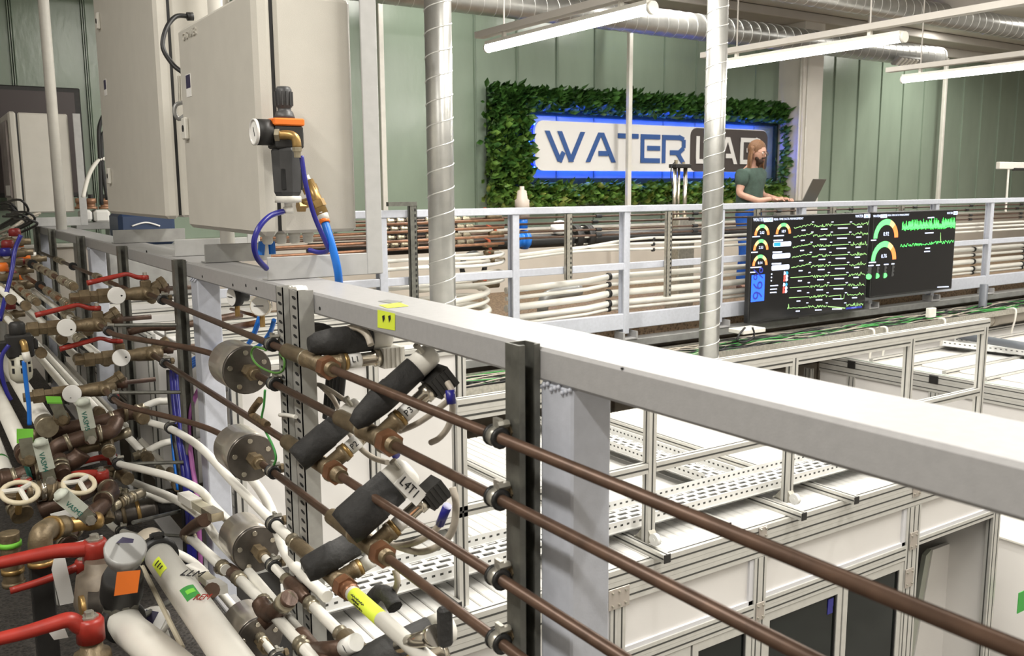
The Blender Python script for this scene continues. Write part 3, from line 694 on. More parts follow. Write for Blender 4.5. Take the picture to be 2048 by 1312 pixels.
one('plug_cable', G().tube([P(1505, 655, Y=5.6), P(1508, 672, Y=5.6), P(1492, 684, Y=5.6), P(1476, 682, Y=5.6), P(1478, 670, Y=5.6), P(1490, 655, Y=5.6)], 0.01, 6, 5), 'rubber', 'looped black cable under the left screen', 'cable')
gp = thing('grey_pipe', 'upright dark grey pipe below the right far post', 'pipe', (11.0, 5.8, -0.7))
q = P(1966, 600, Y=5.8); obj('run', G().cyl((q.x, 5.8, -0.9), (q.x, 5.8, 0.1), 0.045, 14), 'greyp', gp)

# ================================================================== LEAFY SIGN WALL
LX0, LX1, LZ0, LZ1 = P(972, 300, Y=9.3).x, 10.98, 1.06, 2.44
HX0, HX1, HZ0, HZ1 = P(1062, 300, Y=9.3).x - 0.02, 10.93, 1.40, 2.12
lw = thing('plant_wall', 'leafy green wall panel framing the illuminated sign', 'plant wall', (LX0, 9.3, LZ0))
M['leafback'] = mat('dark foliage mat', (0.012, 0.03, 0.01), 0.9, 0, 0.4, 20)
bk = G()
for lo, hi in [((LX0 + 0.05, 9.34, LZ0), (HX0, 9.38, LZ1)), ((HX0, 9.31, LZ0), (HX1, 9.38, HZ0 - 0.02)), ((HX0, 9.31, HZ1 + 0.02), (HX1, 9.38, LZ1)), ((HX1, 9.31, LZ0), (LX1, 9.38, LZ1))]: bk.bbox(lo, hi, 0.01)
obj('backing', bk, M['leafback'], lw, kind='stuff')
def leafshape(s, wd, curl):
    return [(0, 0, 0), (-wd * 0.7, -curl, 0.3 * s), (-wd, -curl * 1.6, 0.55 * s), (0, -curl * 2.4, s), (wd, -curl * 1.6, 0.55 * s), (wd * 0.7, -curl, 0.3 * s), (0, -curl * 0.4, 0.5 * s)], [(0, 6, 1), (1, 6, 2), (2, 6, 3), (3, 6, 4), (4, 6, 5), (5, 6, 0)]
LM = [mat('leaf green', (0.09, 0.22, 0.045), 0.4, 0, 0, 9, 0, None, 0, (0.010, 0.045, 0.008)), mat('leaf mid green', (0.21, 0.36, 0.07), 0.4, 0, 0, 9, 0, None, 0, (0.022, 0.09, 0.014)), mat('leaf yellow green', (0.42, 0.46, 0.11), 0.4, 0, 0, 9, 0, None, 0, (0.07, 0.16, 0.03))]
def leafspot():
    while True:
        x = random.uniform(LX0 - 0.03, LX1 + 0.01); z = random.uniform(LZ0 - 0.02, LZ1 - 0.0)
        if HX0 - 0.09 < x < HX1 + 0.01 and HZ0 - 0.10 < z < HZ1 + 0.05: continue
        return x, z
def leafmat(x, z):   # brighter greens low, darker on top
    t = (LZ1 - z) / (LZ1 - LZ0) + random.uniform(-0.35, 0.35)
    return 2 if t > 0.95 and random.random() < 0.4 else (1 if t > 0.45 else 0)
gs = [G(), G(), G()]
for k in range(5200):
    x, z = leafspot(); s = random.uniform(0.08, 0.15); vs, fs = leafshape(s, s * random.uniform(0.22, 0.34), s * random.uniform(0.12, 0.4))
    a = random.gauss(0, 0.75) if z > HZ1 else random.uniform(-2.2, 2.2); tl = random.uniform(0.2, 1.0)
    R_ = Matrix.Rotation(random.uniform(-0.6, 0.6), 3, 'Z') @ Matrix.Rotation(a, 3, 'Y') @ Matrix.Rotation(tl, 3, 'X')
    o = V((x, 9.31 - random.uniform(0, 0.14), z)); gs[leafmat(x, z)].add([o + R_ @ V(v) for v in vs], fs, True)
for i in range(3): obj('foliage', gs[i], LM[i], lw, kind='stuff')
lme = []
for i in range(3):
    vs, fs = leafshape(0.13, 0.036, 0.03); me = bpy.data.meshes.new('leaf'); me.from_pydata(vs, [], fs); me.materials.append(LM[i]); lme.append(me)
for k in range(300):
    x, z = leafspot(); o = bpy.data.objects.new('leaf', lme[leafmat(x, z)]); C.objects.link(o); o.parent = lw
    o.location = V((x, 9.205 - random.uniform(0, 0.02), z)) - ORG[lw.name]
    o.rotation_euler = (random.uniform(0.1, 0.8), random.gauss(0, 0.8), random.uniform(-0.6, 0.6)); s = random.uniform(0.7, 1.1); o.scale = (s, s, s)
# sign board
SGY = 9.16
bx0, bx1, bz0, bz1 = P(1070, 300, Y=SGY).x, P(1534, 300, Y=SGY).x, 1.465, 2.065
sg = thing('sign_board', 'white and dark sign board lit blue from behind on the plant wall', 'sign', (bx0, SGY, bz0))
def rrect(x0, x1, z0, z1, r, n=6):
    out = []
    for cx_, cz_, a0 in ((x1 - r, z0 + r, -90), (x1 - r, z1 - r, 0), (x0 + r, z1 - r, 90), (x0 + r, z0 + r, 180)):
        for k in range(n + 1):
            a = math.radians(a0 + 90 * k / n); out.append((cx_ + r * math.cos(a), cz_ + r * math.sin(a)))
    return out
M['signwhite'] = mat('sign white', (0.80, 0.79, 0.77), 0.5); M['signdark'] = mat('sign dark brown', (0.06, 0.048, 0.045), 0.5); M['signblue'] = mat('sign blue', (0.032, 0.095, 0.30), 0.5)
obj('board', G().prism(rrect(bx0, bx1, bz0, bz1, 0.12), (0, SGY, 0), UX, UZ, (0, 0.04, 0)), M['signwhite'], sg)
dx0 = P(1380, 300, Y=SGY).x
obj('dark_field', G().prism(rrect(dx0, bx1 - 0.002, bz0 + 0.004, bz1 - 0.012, 0.11), (0, SGY - 0.006, 0), UX, UZ, (0, 0.008, 0)), M['signdark'], sg)
def SX(zx): return P(940 + zx / 2.844, 300, Y=SGY).x
lz1, lz0 = 1.945, 1.575
def letter(ch, xa, xb, m, z0=None, z1=None, t=0.062, par=None, y=None, dep=0.008):
    z0 = lz0 if z0 is None else z0; z1 = lz1 if z1 is None else z1; y = SGY - 0.004 if y is None else y; par = par or sg
    w_, h_ = xb - xa, z1 - z0; g = G()
    def st(*pts):
        q = [V((xa + u * w_, y, z0 + v * h_)) for u, v in pts]
        for a, b in zip(q, q[1:]):
            d = (b - a); n = V((-d.z, 0, d.x)).normalized() * t / 2
            if abs(d.z) > abs(d.x) * 1.2 and abs(d.z) > h_ * 0.45 and abs(d.x) > 1e-6:    # slanted strokes keep level ends
                n = V((t * 0.5 * d.length / abs(d.z), 0, 0)) * 1.0
            else:
                e = d.normalized() * t / 2; a = a - e * 0.0; b = b + e * 0.0
            vs = [a - n, b - n, b + n, a + n]
            st.n += 1; g.prism([(p.x, p.z) for p in vs], (0, y - dep - st.n * 0.0006, 0), UX, UZ, (0, dep, 0))
    st.n = 0; tt = t / w_ / 2; th = t / h_ / 2
    if ch == 'W': st((tt, 1), (0.37, 0)); st((0.36, 1), (0.66, 0)); st((0.64, 0), (1 - tt, 1)); st((0.36, 0), (0.46, 0.32))
    if ch == 'A': st((tt, 0), (0.48, 1)); st((0.52, 1), (1 - tt, 0)); st((0.42, 0.3), (0.74, 0.3))
    if ch == 'T': st((0, 1 - th), (1, 1 - th)); st((0.5, 1), (0.5, 0))
    if ch == 'E': st((0, 1 - th), (1, 1 - th)); st((tt, 1), (tt, 0)); st((0, th), (1, th)); st((0.34, 0.52), (1, 0.52))
    if ch == 'R': st((tt, 1), (tt, 0)); st((0, 1 - th), (0.75, 1 - th)); st((0.7, 1 - th * 0.7), (1 - tt, 0.85), (1 - tt, 0.55), (0.72, 0.38)); st((0.34, 0.38), (0.8, 0.38)); st((0.66, 0.36), (1 - tt, 0))
    if ch == 'L': st((tt, 1), (tt, 0)); st((0, th), (1, th))
    if ch == 'B': st((tt, 1), (tt, 0)); st((0, 1 - th), (0.8, 1 - th)); st((0.74, 1 - th * 0.7), (1 - tt, 0.88), (1 - tt, 0.65), (0.78, 0.53)); st((0.3, 0.53), (0.85, 0.53)); st((0.78, 0.5), (1 - tt, 0.4), (1 - tt, 0.14), (0.78, th)); st((0, th), (0.82, th))
    if ch == 'O': st((tt, 1), (tt, 0)); st((1 - tt, 1), (1 - tt, 0)); st((0, 1 - th), (1, 1 - th)); st((0, th), (1, th))
    if ch == 'P': st((tt, 1), (tt, 0)); st((0, 1 - th), (1, 1 - th)); st((1 - tt, 1), (1 - tt, 0.4)); st((0, 0.42), (1, 0.42))
    return obj('letter', g, m, par)
for ch, a, b in [('W', 425, 650), ('A', 658, 826), ('T', 838, 955), ('E', 968, 1078), ('R', 1090, 1222)]: letter(ch, SX(a), SX(b), M['signblue'])
for ch, a, b in [('L', 1282, 1395), ('A', 1405, 1516), ('B', 1533, 1650)]: letter(ch, SX(a), SX(b), M['signwhite'], y=SGY - 0.010)
M['led'] = mat('blue LED strip', (0.02, 0.09, 1.0), 0.5, emit=26.0)
ls = thing('led_strip', 'blue light strip glowing behind the edges of the sign board', 'light strip', (bx0, 9.27, bz0))
for a, b in [((bx0 + 0.05, 9.24, bz0 + 0.03), (bx1 - 0.05, 9.255, bz0 + 0.05)), ((bx0 + 0.05, 9.24, bz1 - 0.05), (bx1 - 0.05, 9.255, bz1 - 0.03)), ((bx1 - 0.06, 9.24, bz0 + 0.05), (bx1 - 0.04, 9.255, bz1 - 0.05))]: obj('strip', G().box(a, b), M['led'], ls)
for k in range(8):
    z = bz0 + 0.05 + k * (bz1 - bz0 - 0.1) / 7
    obj('diode', G().ball((bx0 - 0.03, 9.25, z), 0.017, 8, 5), M['led'], ls)
obj('spine', G().box((bx0 - 0.05, 9.262, bz0 + 0.01), (bx0 + 0.06, 9.27, bz1 - 0.01)), 'navy', ls)

# ================================================================== SCREENS
M['txt'] = mat('screen white', (0.62, 0.70, 0.95), 0.4, emit=0.55); M['gr1'] = mat('screen green', (0.12, 0.85, 0.18), 0.4, emit=0.75)
M['grline'] = mat('screen trace green', (0.33, 0.62, 0.22), 0.4, emit=0.55); M['or1'] = mat('screen orange', (0.85, 0.22, 0.06), 0.4, emit=0.6)
M['ye1'] = mat('screen yellow', (0.8, 0.6, 0.22), 0.4, emit=0.6); M['bl1'] = mat('screen blue', (0.02, 0.10, 0.85), 0.4, emit=0.9); M['te1'] = mat('screen teal', (0.02, 0.25, 0.4), 0.4, emit=0.6)
M['rd1'] = mat('screen red', (0.7, 0.08, 0.06), 0.4, emit=0.6); M['nv1'] = mat('screen navy', (0.02, 0.03, 0.25), 0.4, emit=0.5)
M['frame'] = mat('screen frame', (0.02, 0.02, 0.02), 0.35)
TY = 5.90
def S(x, y, dy=0.0): return P(1480 + x / 4.551, 410 + y / 4.551, Y=TY - 0.024 - dy)
def tv(label, corners):
    a, b = P(*corners[0], Y=TY), P(*corners[1], Y=TY)
    x0, x1, z1, z0 = a.x, b.x, (a.z), (b.z)
    t = thing('display_screen', label, 'screen', (x0, TY, z0))
    obj('case', G().bbox((x0, TY - 0.02, z0), (x1, TY + 0.04, z1), 0.006), M['frame'], t)
    p = obj('panel', G().box((x0 + 0.012, TY - 0.023, z0 + 0.02), (x1 - 0.012, TY - 0.019, z1 - 0.012)), 'screen', t)
    obj('mount', G().box((x0 + 0.5, TY + 0.04, z0 + 0.3), (x1 - 0.5, TY + 0.1, z0 + 0.6)), 'grey', t)
    return t, p, (x0, x1, z0, z1)
tv1, sp1, b1 = tv('left display screen with many graphs and a blue percentage block', ((1500, 432.5), (1726, 618)))
tv2, sp2, b2 = tv('right display screen with two large green gauges', ((1745.5, 424), (1900, 577)))
# keep the pair in one line and of one size
class U(G):
    def dash(s, x0, y0, x1, y1, h):    # a flat bar between two zoom points
        a, b = S(x0, y0), S(x1, y1); s.add([a - UZ * h / 2, b - UZ * h / 2, b + UZ * h / 2, a + UZ * h / 2], [(0, 1, 2, 3)]); return s
    def line(s, pts, h=0.005):
        for p, q in zip(pts, pts[1:]):
            a, b = S(*p), S(*q); d = (b - a); n = V((-d.z, 0, d.x)).normalized() * h / 2
            s.add([a - n, b - n, b + n, a + n], [(0, 1, 2, 3)])
        return s
def gauge(par, x, y, w, h, val, cols, ts):
    c, e, tp = S(x, y), S(x + w, y), S(x, y - h)
    rx, rz = e.x - c.x, tp.z - c.z; thick = 0.30
    for i, (f0, f1, m) in enumerate(cols):
        g = G(); n = 6; vs = []
        for k in range(n + 1):
            a = math.pi * (1 - (f0 + (f1 - f0) * k / n))
            for r in (1, 1 - thick): vs.append(c + V((rx * r * math.cos(a), 0, rz * r * math.sin(a))))
        g.add(vs, [(2 * k, 2 * k + 1, 2 * k + 3, 2 * k + 2) for k in range(n)]); obj('gauge_arc', g, m, par)
    text(val, c + V((0, -0.001, rz * 0.12)), UX, UZ, ts, 'txt', par, 'gauge_reading', 'CENTER')
A3 = lambda: [(0, 0.18, 'or1'), (0.18, 0.36, 'ye1'), (0.36, 0.64, 'gr1'), (0.64, 0.82, 'ye1'), (0.82, 1, 'or1')]
def logo(par, x, y, h, word, box):
    o = S(x, y, 0.001)
    text('WATER', o, UX, UZ, h, 'txt', par, 'heading')
    a, b = S(box[0], box[1], 0.0005), S(box[2], box[3], 0.0005)
    obj('heading_block', G().add([V((a.x, a.y, b.z)), V((b.x, a.y, b.z)), V((b.x, a.y, a.z)), V((a.x, a.y, a.z))], [(0, 1, 2, 3)]), 'txt', par)
    text(word, V((a.x + 0.01, a.y - 0.002, b.z + 0.006)), UX, UZ, h * 0.85, 'bl1', par, 'heading')
def plot(par, x0, y0, x1, y1, amp, n, m='grline', h=0.005, spike=0, drop=None):
    u = U(); pts = []
    for k in range(n + 1):
        f = k / n; yy = y0 + (y1 - y0) * f + random.uniform(-amp, amp)
        if spike and random.random() < 0.12: yy -= spike
        pts.append((x0 + (x1 - x0) * f, yy))
    obj('trace', u.line(pts, h), m, par)
logo(tv1, 120, 150, 0.046, 'LOOP', (218, 118, 300, 152))
text('REAL-TIME DATA MANAGEMENT', S(308, 140, 0.001), UX, UZ, 0.029, 'txt', tv1, 'heading')
logo(tv1, 1050, 114, 0.038, 'LAB', (1130, 84, 1184, 116))
for (x, y, v) in [(200, 275, '2.02'), (395, 262, '18.9'), (190, 410, '2.53'), (182, 550, '0.14')]: gauge(tv1, x, y, 68, 98, v, A3(), 0.036)
for k, (x, y, w, f) in enumerate([(303, 355, 162, 0.4), (295, 462, 162, 0), (287, 567, 162, 0)]):
    a, b = S(x, y - 16), S(x + w, y + 18)
    pl = obj('bar', G().prism(rrect(a.x, b.x, b.z, a.z, (a.z - b.z) * 0.35, 3), (0, a.y, 0), UX, UZ, (0, -0.0006, 0)), 'txt', tv1)
    if f: obj('bar_fill', G().box((a.x + 0.01, a.y - 0.0012, b.z + 0.005), (a.x + (b.x - a.x) * f, a.y - 0.0004, a.z - 0.005)), 'te1', pl)
    obj('caption', U().dash(x + 2, y - 31, x + 88, y - 35, 0.014), 'txt', tv1)
for (x, y, w) in [(112, 290, 70), (102, 432, 60), (95, 570, 100), (92, 614, 48), (308, 282, 92), (275, 736, 72), (274, 768, 62), (273, 798, 60)]: obj('caption', U().dash(x, y, x + w, y - w * 0.06, 0.010), 'txt', tv1)
for (y, c1, c2) in [(620, 'txt', 'te1'), (650, 'rd1', 'txt'), (680, 'rd1', 'txt'), (724, 'txt', 'te1'), (756, 'rd1', 'txt'), (787, 'rd1', 'txt')]:
    dx = -(y - 620) * 0.06
    obj('indicator', G().cyl(S(402 + dx, y), S(402 + dx, y, 0.001), 0.018, 10), c1, tv1); obj('indicator', G().cyl(S(423 + dx, y - 2), S(423 + dx, y - 2, 0.001), 0.018, 10), c2, tv1)
    if y < 700: obj('caption', U().dash(283 + dx, y + 10, 294 + dx, y + 9, 0.013), 'txt', tv1)
a = [S(108, 640), S(230, 630), S(214, 874), S(96, 884)]
xa, xb, za, zb = (a[0].x + a[3].x) / 2, (a[1].x + a[2].x) / 2, a[0].z, a[3].z
blk = obj('percent_block', G().box((xa, a[0].y - 0.0006, zb), (xb, a[0].y, za)), 'bl1', tv1)
text('96%', V((xb - 0.03, a[0].y - 0.002, zb + 0.01)), (0, 0, 1), (-1, 0, 0), 0.19, 'nv1', tv1, 'percent_reading')
for r in range(9):
    yb = 195 + r * 92; k = -r * 6.5
    amps = 7 if r < 5 else 0
    if r < 5: plot(tv1, 492 + k, yb + 15 - (8 if r else 0), 668 + k, yb - 22 - (5 if r else 0), 7, 34)
    elif r < 8: plot(tv1, 492 + k, yb + 6, 668 + k, yb - 5, 0, 2)
    else: plot(tv1, 492 + k, yb + 8, 668 + k, yb, 3, 20); obj('trace', U().line([(488 + k, yb + 18), (484 + k, yb + 8), (489 + k, yb + 2), (492 + k, yb + 10), (494 + k, yb - 30), (498 + k, yb + 6)]), 'grline', tv1)
    plot(tv1, 672 + k, yb - 4, 842 + k, yb - 14, 13, 34)
    if r == 7: obj('trace', U().line([(852 + k, yb - 8), (964 + k, yb - 20), (964 + k, yb + 14), (990 + k, yb + 12), (996 + k, yb - 26)]), 'grline', tv1)
    elif r == 8: plot(tv1, 850 + k, yb - 8, 1010 + k, yb + 8, 0, 2, h=0.009)
    else: plot(tv1, 850 + k, yb - 12, 1005 + k, yb - 22, 0, 2)
    plot(tv1, 1020 + k, yb - 16, 1172 + k, yb - 26, 12, 28, spike=16)
    for x, w in ((560, 36), (735, 60), (890, 90), (1065, 46)): obj('caption', U().dash(x + k, yb + 36 - (x - 560) * 0.06, x + w + k, yb + 34 - (x - 560) * 0.06, 0.011), 'txt', tv1)
    for x in (655, 832, 1000): obj('caption', U().dash(x + k, yb - 40, x + 20 + k, yb - 41, 0.009), 'txt', tv1)
obj('caption', U().dash(965, 942, 1110, 926, 0.02), 'nv1', tv1)
logo(tv2, 1212, 112, 0.036, 'LOOP', (1280, 86, 1338, 116))
text('REAL-TIME DATA MANAGEMENT', S(1345, 102, 0.001), UX, UZ, 0.026, 'txt', tv2, 'heading')
logo(tv2, 1884, 84, 0.034, 'LAB', (1944, 58, 1980, 88))
A2 = [(0, 0.45, 'gr1'), (0.45, 0.62, 'gr1'), (0.62, 0.75, 'ye1'), (0.75, 1, 'or1')]
gauge(tv2, 1328, 300, 110, 172, '0.92', A2, 0.058); gauge(tv2, 1308, 502, 112, 172, '0.76', A2, 0.058)
obj('trace', U().line([(1476 + 3 * k, 226 - 0.055 * 3 * k - (random.uniform(25, 92) if k % 2 else random.uniform(-14, 6))) for k in range(162)], 0.006), 'gr1', tv2)
obj('trace', U().line([(1476 + 6 * k, 218 - 0.3 * k - random.uniform(-10, 12)) for k in range(81)], 0.008), 'gr1', tv2)
plot(tv2, 1460, 372, 1946, 330, 15, 120, 'gr1'); obj('trace', U().line([(1824, 335), (1826, 250), (1828, 335)]), 'grline', tv2)
for (x, y, w) in [(1708, 116, 60), (1684, 256, 78), (1686, 394, 44), (1676, 424, 54), (1192, 322, 48), (1172, 524, 66), (1168, 552, 48), (1240, 548, 34), (1310, 542, 42), (1378, 536, 28), (1796, 748, 104)]: obj('caption', U().dash(x, y, x + w, y - w * 0.05, 0.012), 'txt', tv2)
for (x, y) in [(1171, 652), (1242, 645), (1312, 640)]:
    obj('indicator', G().cyl(S(x, y), S(x, y, 0.001), 0.030, 12), 'gr1', tv2)
for (x, y) in [(1180, 580), (1250, 576), (1318, 570), (1388, 565), (1177, 612), (1247, 608), (1316, 603), (1385, 598), (1382, 632)]: obj('indicator', G().cyl(S(x, y), S(x, y, 0.001), 0.022, 10), 'dgrey', tv2)
# ================================================================== PERSON AT THE LAPTOP
def skin(name, verts, edges, radii, m, parent, loc, root=0, sub=2):
    me = bpy.data.meshes.new(name); me.from_pydata(verts, edges, [])
    o = bpy.data.objects.new(name, me); C.objects.link(o)
    md = o.modifiers.new('skin', 'SKIN'); md.use_smooth_shade = True
    o.modifiers.new('smooth', 'SUBSURF').levels = sub; o.modifiers['smooth'].render_levels = sub
    for i, r in enumerate(radii):
        sv = me.skin_vertices[0].data[i]; sv.radius = (r, r) if not isinstance(r, tuple) else r; sv.use_root = (i == root)
    me.materials.append(M[m]); o.parent = parent
    ORG[o.name] = ORG[parent.name] if parent else V(loc)
    if not parent: o.location = loc
    return o
PX, PY = P(1498, 400, Y=7.55).x, 7.55
per = thing('person', 'long haired bearded person in a dark green shirt and blue trousers typing on a laptop', 'person', (PX, PY, 0.0))
fwd = V((0.2, -0.98, 0)); lft = V((0.98, 0.2, 0))      # facing, and the person's own left
def B(f, l, z): return tuple(fwd * f + lft * l + UZ * z)
vs = [B(0, 0, 0.95), B(0, 0, 1.10), B(0.01, 0, 1.27), B(0.0, 0, 1.42), B(0.02, 0, 1.49), B(0.06, 0, 1.56),          # pelvis .. neck 5
      B(0.02, 0.165, 1.41), B(0.03, 0.215, 1.16), B(0.26, 0.19, 1.10), B(0.36, 0.16, 1.115),                          # left arm 6-9
      B(0.02, -0.165, 1.41), B(0.0, -0.235, 1.17), B(0.20, -0.13, 1.09), B(0.31, -0.02, 1.115),                       # right arm 10-13
      B(0.0, 0.09, 0.90), B(0.03, 0.105, 0.50), B(-0.01, 0.11, 0.09), B(0.14, 0.12, 0.04),                            # left leg 14-17
      B(0.0, -0.09, 0.90), B(0.05, -0.11, 0.50), B(0.0, -0.12, 0.09), B(0.15, -0.13, 0.04),                           # right leg 18-21
      B(0.085, 0, 1.615), B(0.10, 0, 1.70)]                                                                             # head 22-23
es = [(0, 1), (1, 2), (2, 3), (3, 4), (4, 5), (3, 6), (6, 7), (7, 8), (8, 9), (3, 10), (10, 11), (11, 12), (12, 13), (0, 14), (14, 15), (15, 16), (16, 17), (0, 18), (18, 19), (19, 20), (20, 21), (5, 22), (22, 23)]
rd = [0.13, 0.12, 0.135, 0.11, 0.06, 0.055, 0.062, 0.046, 0.036, 0.028, 0.062, 0.046, 0.036, 0.028, 0.085, 0.058, 0.04, 0.036, 0.085, 0.058, 0.04, 0.036, 0.078, 0.07]
body = skin('body', vs, es, rd, 'skin', per, None)
HB = lambda f, l, z: V((PX, PY, 0)) + V(B(f, l, z))
hc = HB(0.10, 0, 1.655)
look = (fwd * 0.93 - lft * 0.02 - UZ * 0.42).normalized(); side = look.cross(UZ).normalized() * -1; up = side.cross(look) * -1
if up.z < 0: up = -up
def HP(f, l, u): return hc + look * f + side * l + up * u
# face
hd = G(); 
for c, r, sc in [(hc, 0.098, (0.92, 1.0, 1.15))]: hd.ball(c, r, 18, 12, sc)
face = obj('face', hd, 'skin', per)
obj('nose', G().lathe(HP(0.085, 0, 0.025), (look * 0.5 - up).normalized(), [(0, 0.007), (0.03, 0.014), (0.042, 0.012), (0.046, 0.004)], 8), 'skin', face)
for s in (-1, 1):
    obj('eye', G().ball(HP(0.078, s * 0.034, 0.022), 0.015, 8, 6), 'paper', face)
    obj('brow', G().bar(HP(0.092, s * 0.015, 0.043), HP(0.084, s * 0.052, 0.042), 0.008, 0.008), 'beard', face)
    obj('ear', G().ball(HP(-0.005, s * 0.096, 0.0), 0.026, 8, 6, (0.6, 0.6, 1.2)), 'skin', face)
gl = G()
for s in (-1, 1): gl.tube([HP(0.10, s * 0.036, 0.018) + side * 0.027 * math.cos(a) + up * 0.022 * math.sin(a) for a in [k * math.pi / 6 for k in range(13)]], 0.0022, 5)
gl.bar(HP(0.10, -0.01, 0.022), HP(0.10, 0.01, 0.022), 0.004, 0.004)
for s in (-1, 1): gl.bar(HP(0.10, s * 0.062, 0.022), HP(0.0, s * 0.098, 0.02), 0.003, 0.003)
obj('glasses', gl, 'copper2', per)
bd = G().ball(HP(0.062, 0, -0.075), 0.052, 12, 8, (1.0, 1.0, 0.9)).ball(HP(0.05, 0, -0.10), 0.04, 10, 8, (0.9, 0.9, 1.3))
for s in (-1, 1): bd.ball(HP(0.045, s * 0.052, -0.05), 0.034, 8, 6, (0.8, 0.8, 1.2))
bd.bar(HP(0.098, -0.032, -0.032), HP(0.098, 0.032, -0.032), 0.02, 0.014)
obj('beard', bd, 'beard', per)
obj('mouth', G().bar(HP(0.108, -0.018, -0.05), HP(0.108, 0.018, -0.05), 0.007, 0.007), mat('lips', (0.4, 0.16, 0.13), 0.5), face)
hr = G()      # cap of hair and the long locks on both sides
hr.ball(hc - look * 0.034 + up * 0.026, 0.108, 16, 10, (1, 1, 1.05))
for k in range(44):
    a = -1.3 + 2.6 * k / 43; s_ = math.sin(a); c_ = math.cos(a)
    st = hc - look * (0.085 * c_) + side * (0.112 * s_) + up * 0.055
    tip = V((st.x, st.y, 1.375 + 0.05 * random.random() + (0.06 if abs(a) > 1.9 else 0))) - fwd * (0.05 * c_) + lft * (0.05 * s_) + V((0, 0, 0))
    mid = st.lerp(tip, 0.45) + (side * 0.012 * s_ - look * 0.015 * c_)
    hr.tube([st, mid, st.lerp(tip, 0.75) + side * random.uniform(-0.01, 0.01), tip], lambda t: 0.017 * (1 - 0.65 * t * t), 6, 4)
obj('hair', hr, 'hair', per)
# hands with four fingers and a thumb each
for wrist, dirv, sd in [(HB(0.36, 0.16, 1.115), (fwd * 0.9 - lft * 0.35 - UZ * 0.12).normalized(), 1), (HB(0.31, -0.02, 1.115), (fwd * 0.75 + lft * 0.6 - UZ * 0.12).normalized(), -1)]:
    sdv = dirv.cross(UZ).normalized(); hv, he, hrad = [], [], []
    l0 = V((PX, PY, 0))
    hv += [tuple(wrist - l0), tuple(wrist + dirv * 0.05 - l0), tuple(wrist + dirv * 0.085 - l0)]; he += [(0, 1), (1, 2)]; hrad += [0.026, (0.038, 0.018), (0.038, 0.016)]
    for f in range(4):
        o = (f - 1.5) * 0.019; L = (0.062, 0.072, 0.068, 0.052)[f]; b = len(hv)
        p0 = wrist + dirv * 0.088 + sdv * o; hv += [tuple(p0 - l0), tuple(p0 + dirv * L * 0.5 + UZ * 0.012 - l0), tuple(p0 + dirv * L - UZ * 0.016 - l0)]
        he += [(2, b), (b, b + 1), (b + 1, b + 2)]; hrad += [0.0095, 0.009, 0.0075]
    b = len(hv); p0 = wrist + dirv * 0.03 - sdv * 0.035 * sd
    hv += [tuple(p0 - l0), tuple(p0 + dirv * 0.035 - sdv * 0.022 * sd - UZ * 0.01 - l0)]; he += [(1, b), (b, b + 1)]; hrad += [0.012, 0.009]
    skin('hand', hv, he, hrad, 'skin', per, None, 1, 1)
# clothes over the body
tv_ = [B(0, 0, 0.80), B(0, 0, 1.10), B(0.01, 0, 1.28), B(0.0, 0, 1.43), B(0.02, 0.172, 1.405), B(0.03, 0.215, 1.24), B(0.02, -0.172, 1.405), B(0.005, -0.228, 1.24), B(0.015, 0, 1.475)]
skin('shirt', tv_, [(0, 1), (1, 2), (2, 3), (3, 4), (4, 5), (3, 6), (6, 7), (3, 8)], [(0.185, 0.15), (0.178, 0.148), (0.192, 0.152), (0.15, 0.125), 0.094, 0.082, 0.094, 0.082, 0.078], 'shirt', per, None)
skin('trousers', [B(0, 0, 1.06), B(0, 0, 0.92), B(0.0, 0.095, 0.85), B(0.03, 0.11, 0.50), B(-0.01, 0.115, 0.10), B(0.0, -0.095, 0.85), B(0.05, -0.115, 0.50), B(0.0, -0.125, 0.10)], [(0, 1), (1, 2), (2, 3), (3, 4), (1, 5), (5, 6), (6, 7)], [0.14, 0.15, 0.112, 0.085, 0.075, 0.112, 0.085, 0.075], 'jeans', per, None, 1)
for s in (-1, 1):
    a = HB(0.0, s * 0.118, 0.045); g = G().ball(a + fwd * 0.10, 0.06, 12, 8, (1.5, 2.0, 0.7)).bbox(a - V((0.05, 0.05, 0.04)), a + V((0.05, 0.05, 0.05)), 0.02)
    obj('shoe', g, 'brown', per)
# standing table and laptop behind the far rail
LC = HB(0.46, 0.29, 0)
ld = V((0.30, -0.954, 0)); lr = V((0.954, 0.30, 0))
tb = thing('standing_table', 'narrow dark topped standing table behind the far rail under the laptop', 'table', (LC.x, LC.y, 0))
obj('tabletop', G().obox((LC.x, LC.y - 0.02, 1.055), lr * 0.46, ld * 0.27, UZ * 0.012), 'laptop', tb)
for a in (-1, 1):
    for b in (-1, 1):
        q = V((LC.x, LC.y - 0.02, 0)) + lr * 0.42 * a + ld * 0.23 * b; obj('leg', G().bbox((q.x - 0.02, q.y - 0.02, 0), (q.x + 0.02, q.y + 0.02, 1.043), 0.003), 'grey', tb)
lt = thing('laptop', 'open grey laptop in front of the typing person', 'laptop', (LC.x, LC.y, 1.067))
c0 = V((LC.x, LC.y, 1.076)) + lr * 0.02
obj('base', G().obox(c0, lr * 0.205, ld * 0.14, UZ * 0.008), 'laptop', lt)
kb_ = G()
for i in range(11):
    for j in range(4): kb_.obox(c0 + lr * (-0.15 + i * 0.03) + ld * (-0.03 + j * 0.03) + UZ * 0.009, lr * 0.012, ld * 0.012, UZ * 0.002)
obj('keyboard', kb_, 'black', lt, kind='stuff')
lo_ = c0 + ld * 0.14 + UZ * 0.008; tilt = (UZ * 0.9 + ld * 0.42).normalized()
obj('lid', G().obox(lo_ + tilt * 0.14, lr * 0.205, tilt * 0.14, tilt.cross(lr) * 0.004), 'laptop', lt)
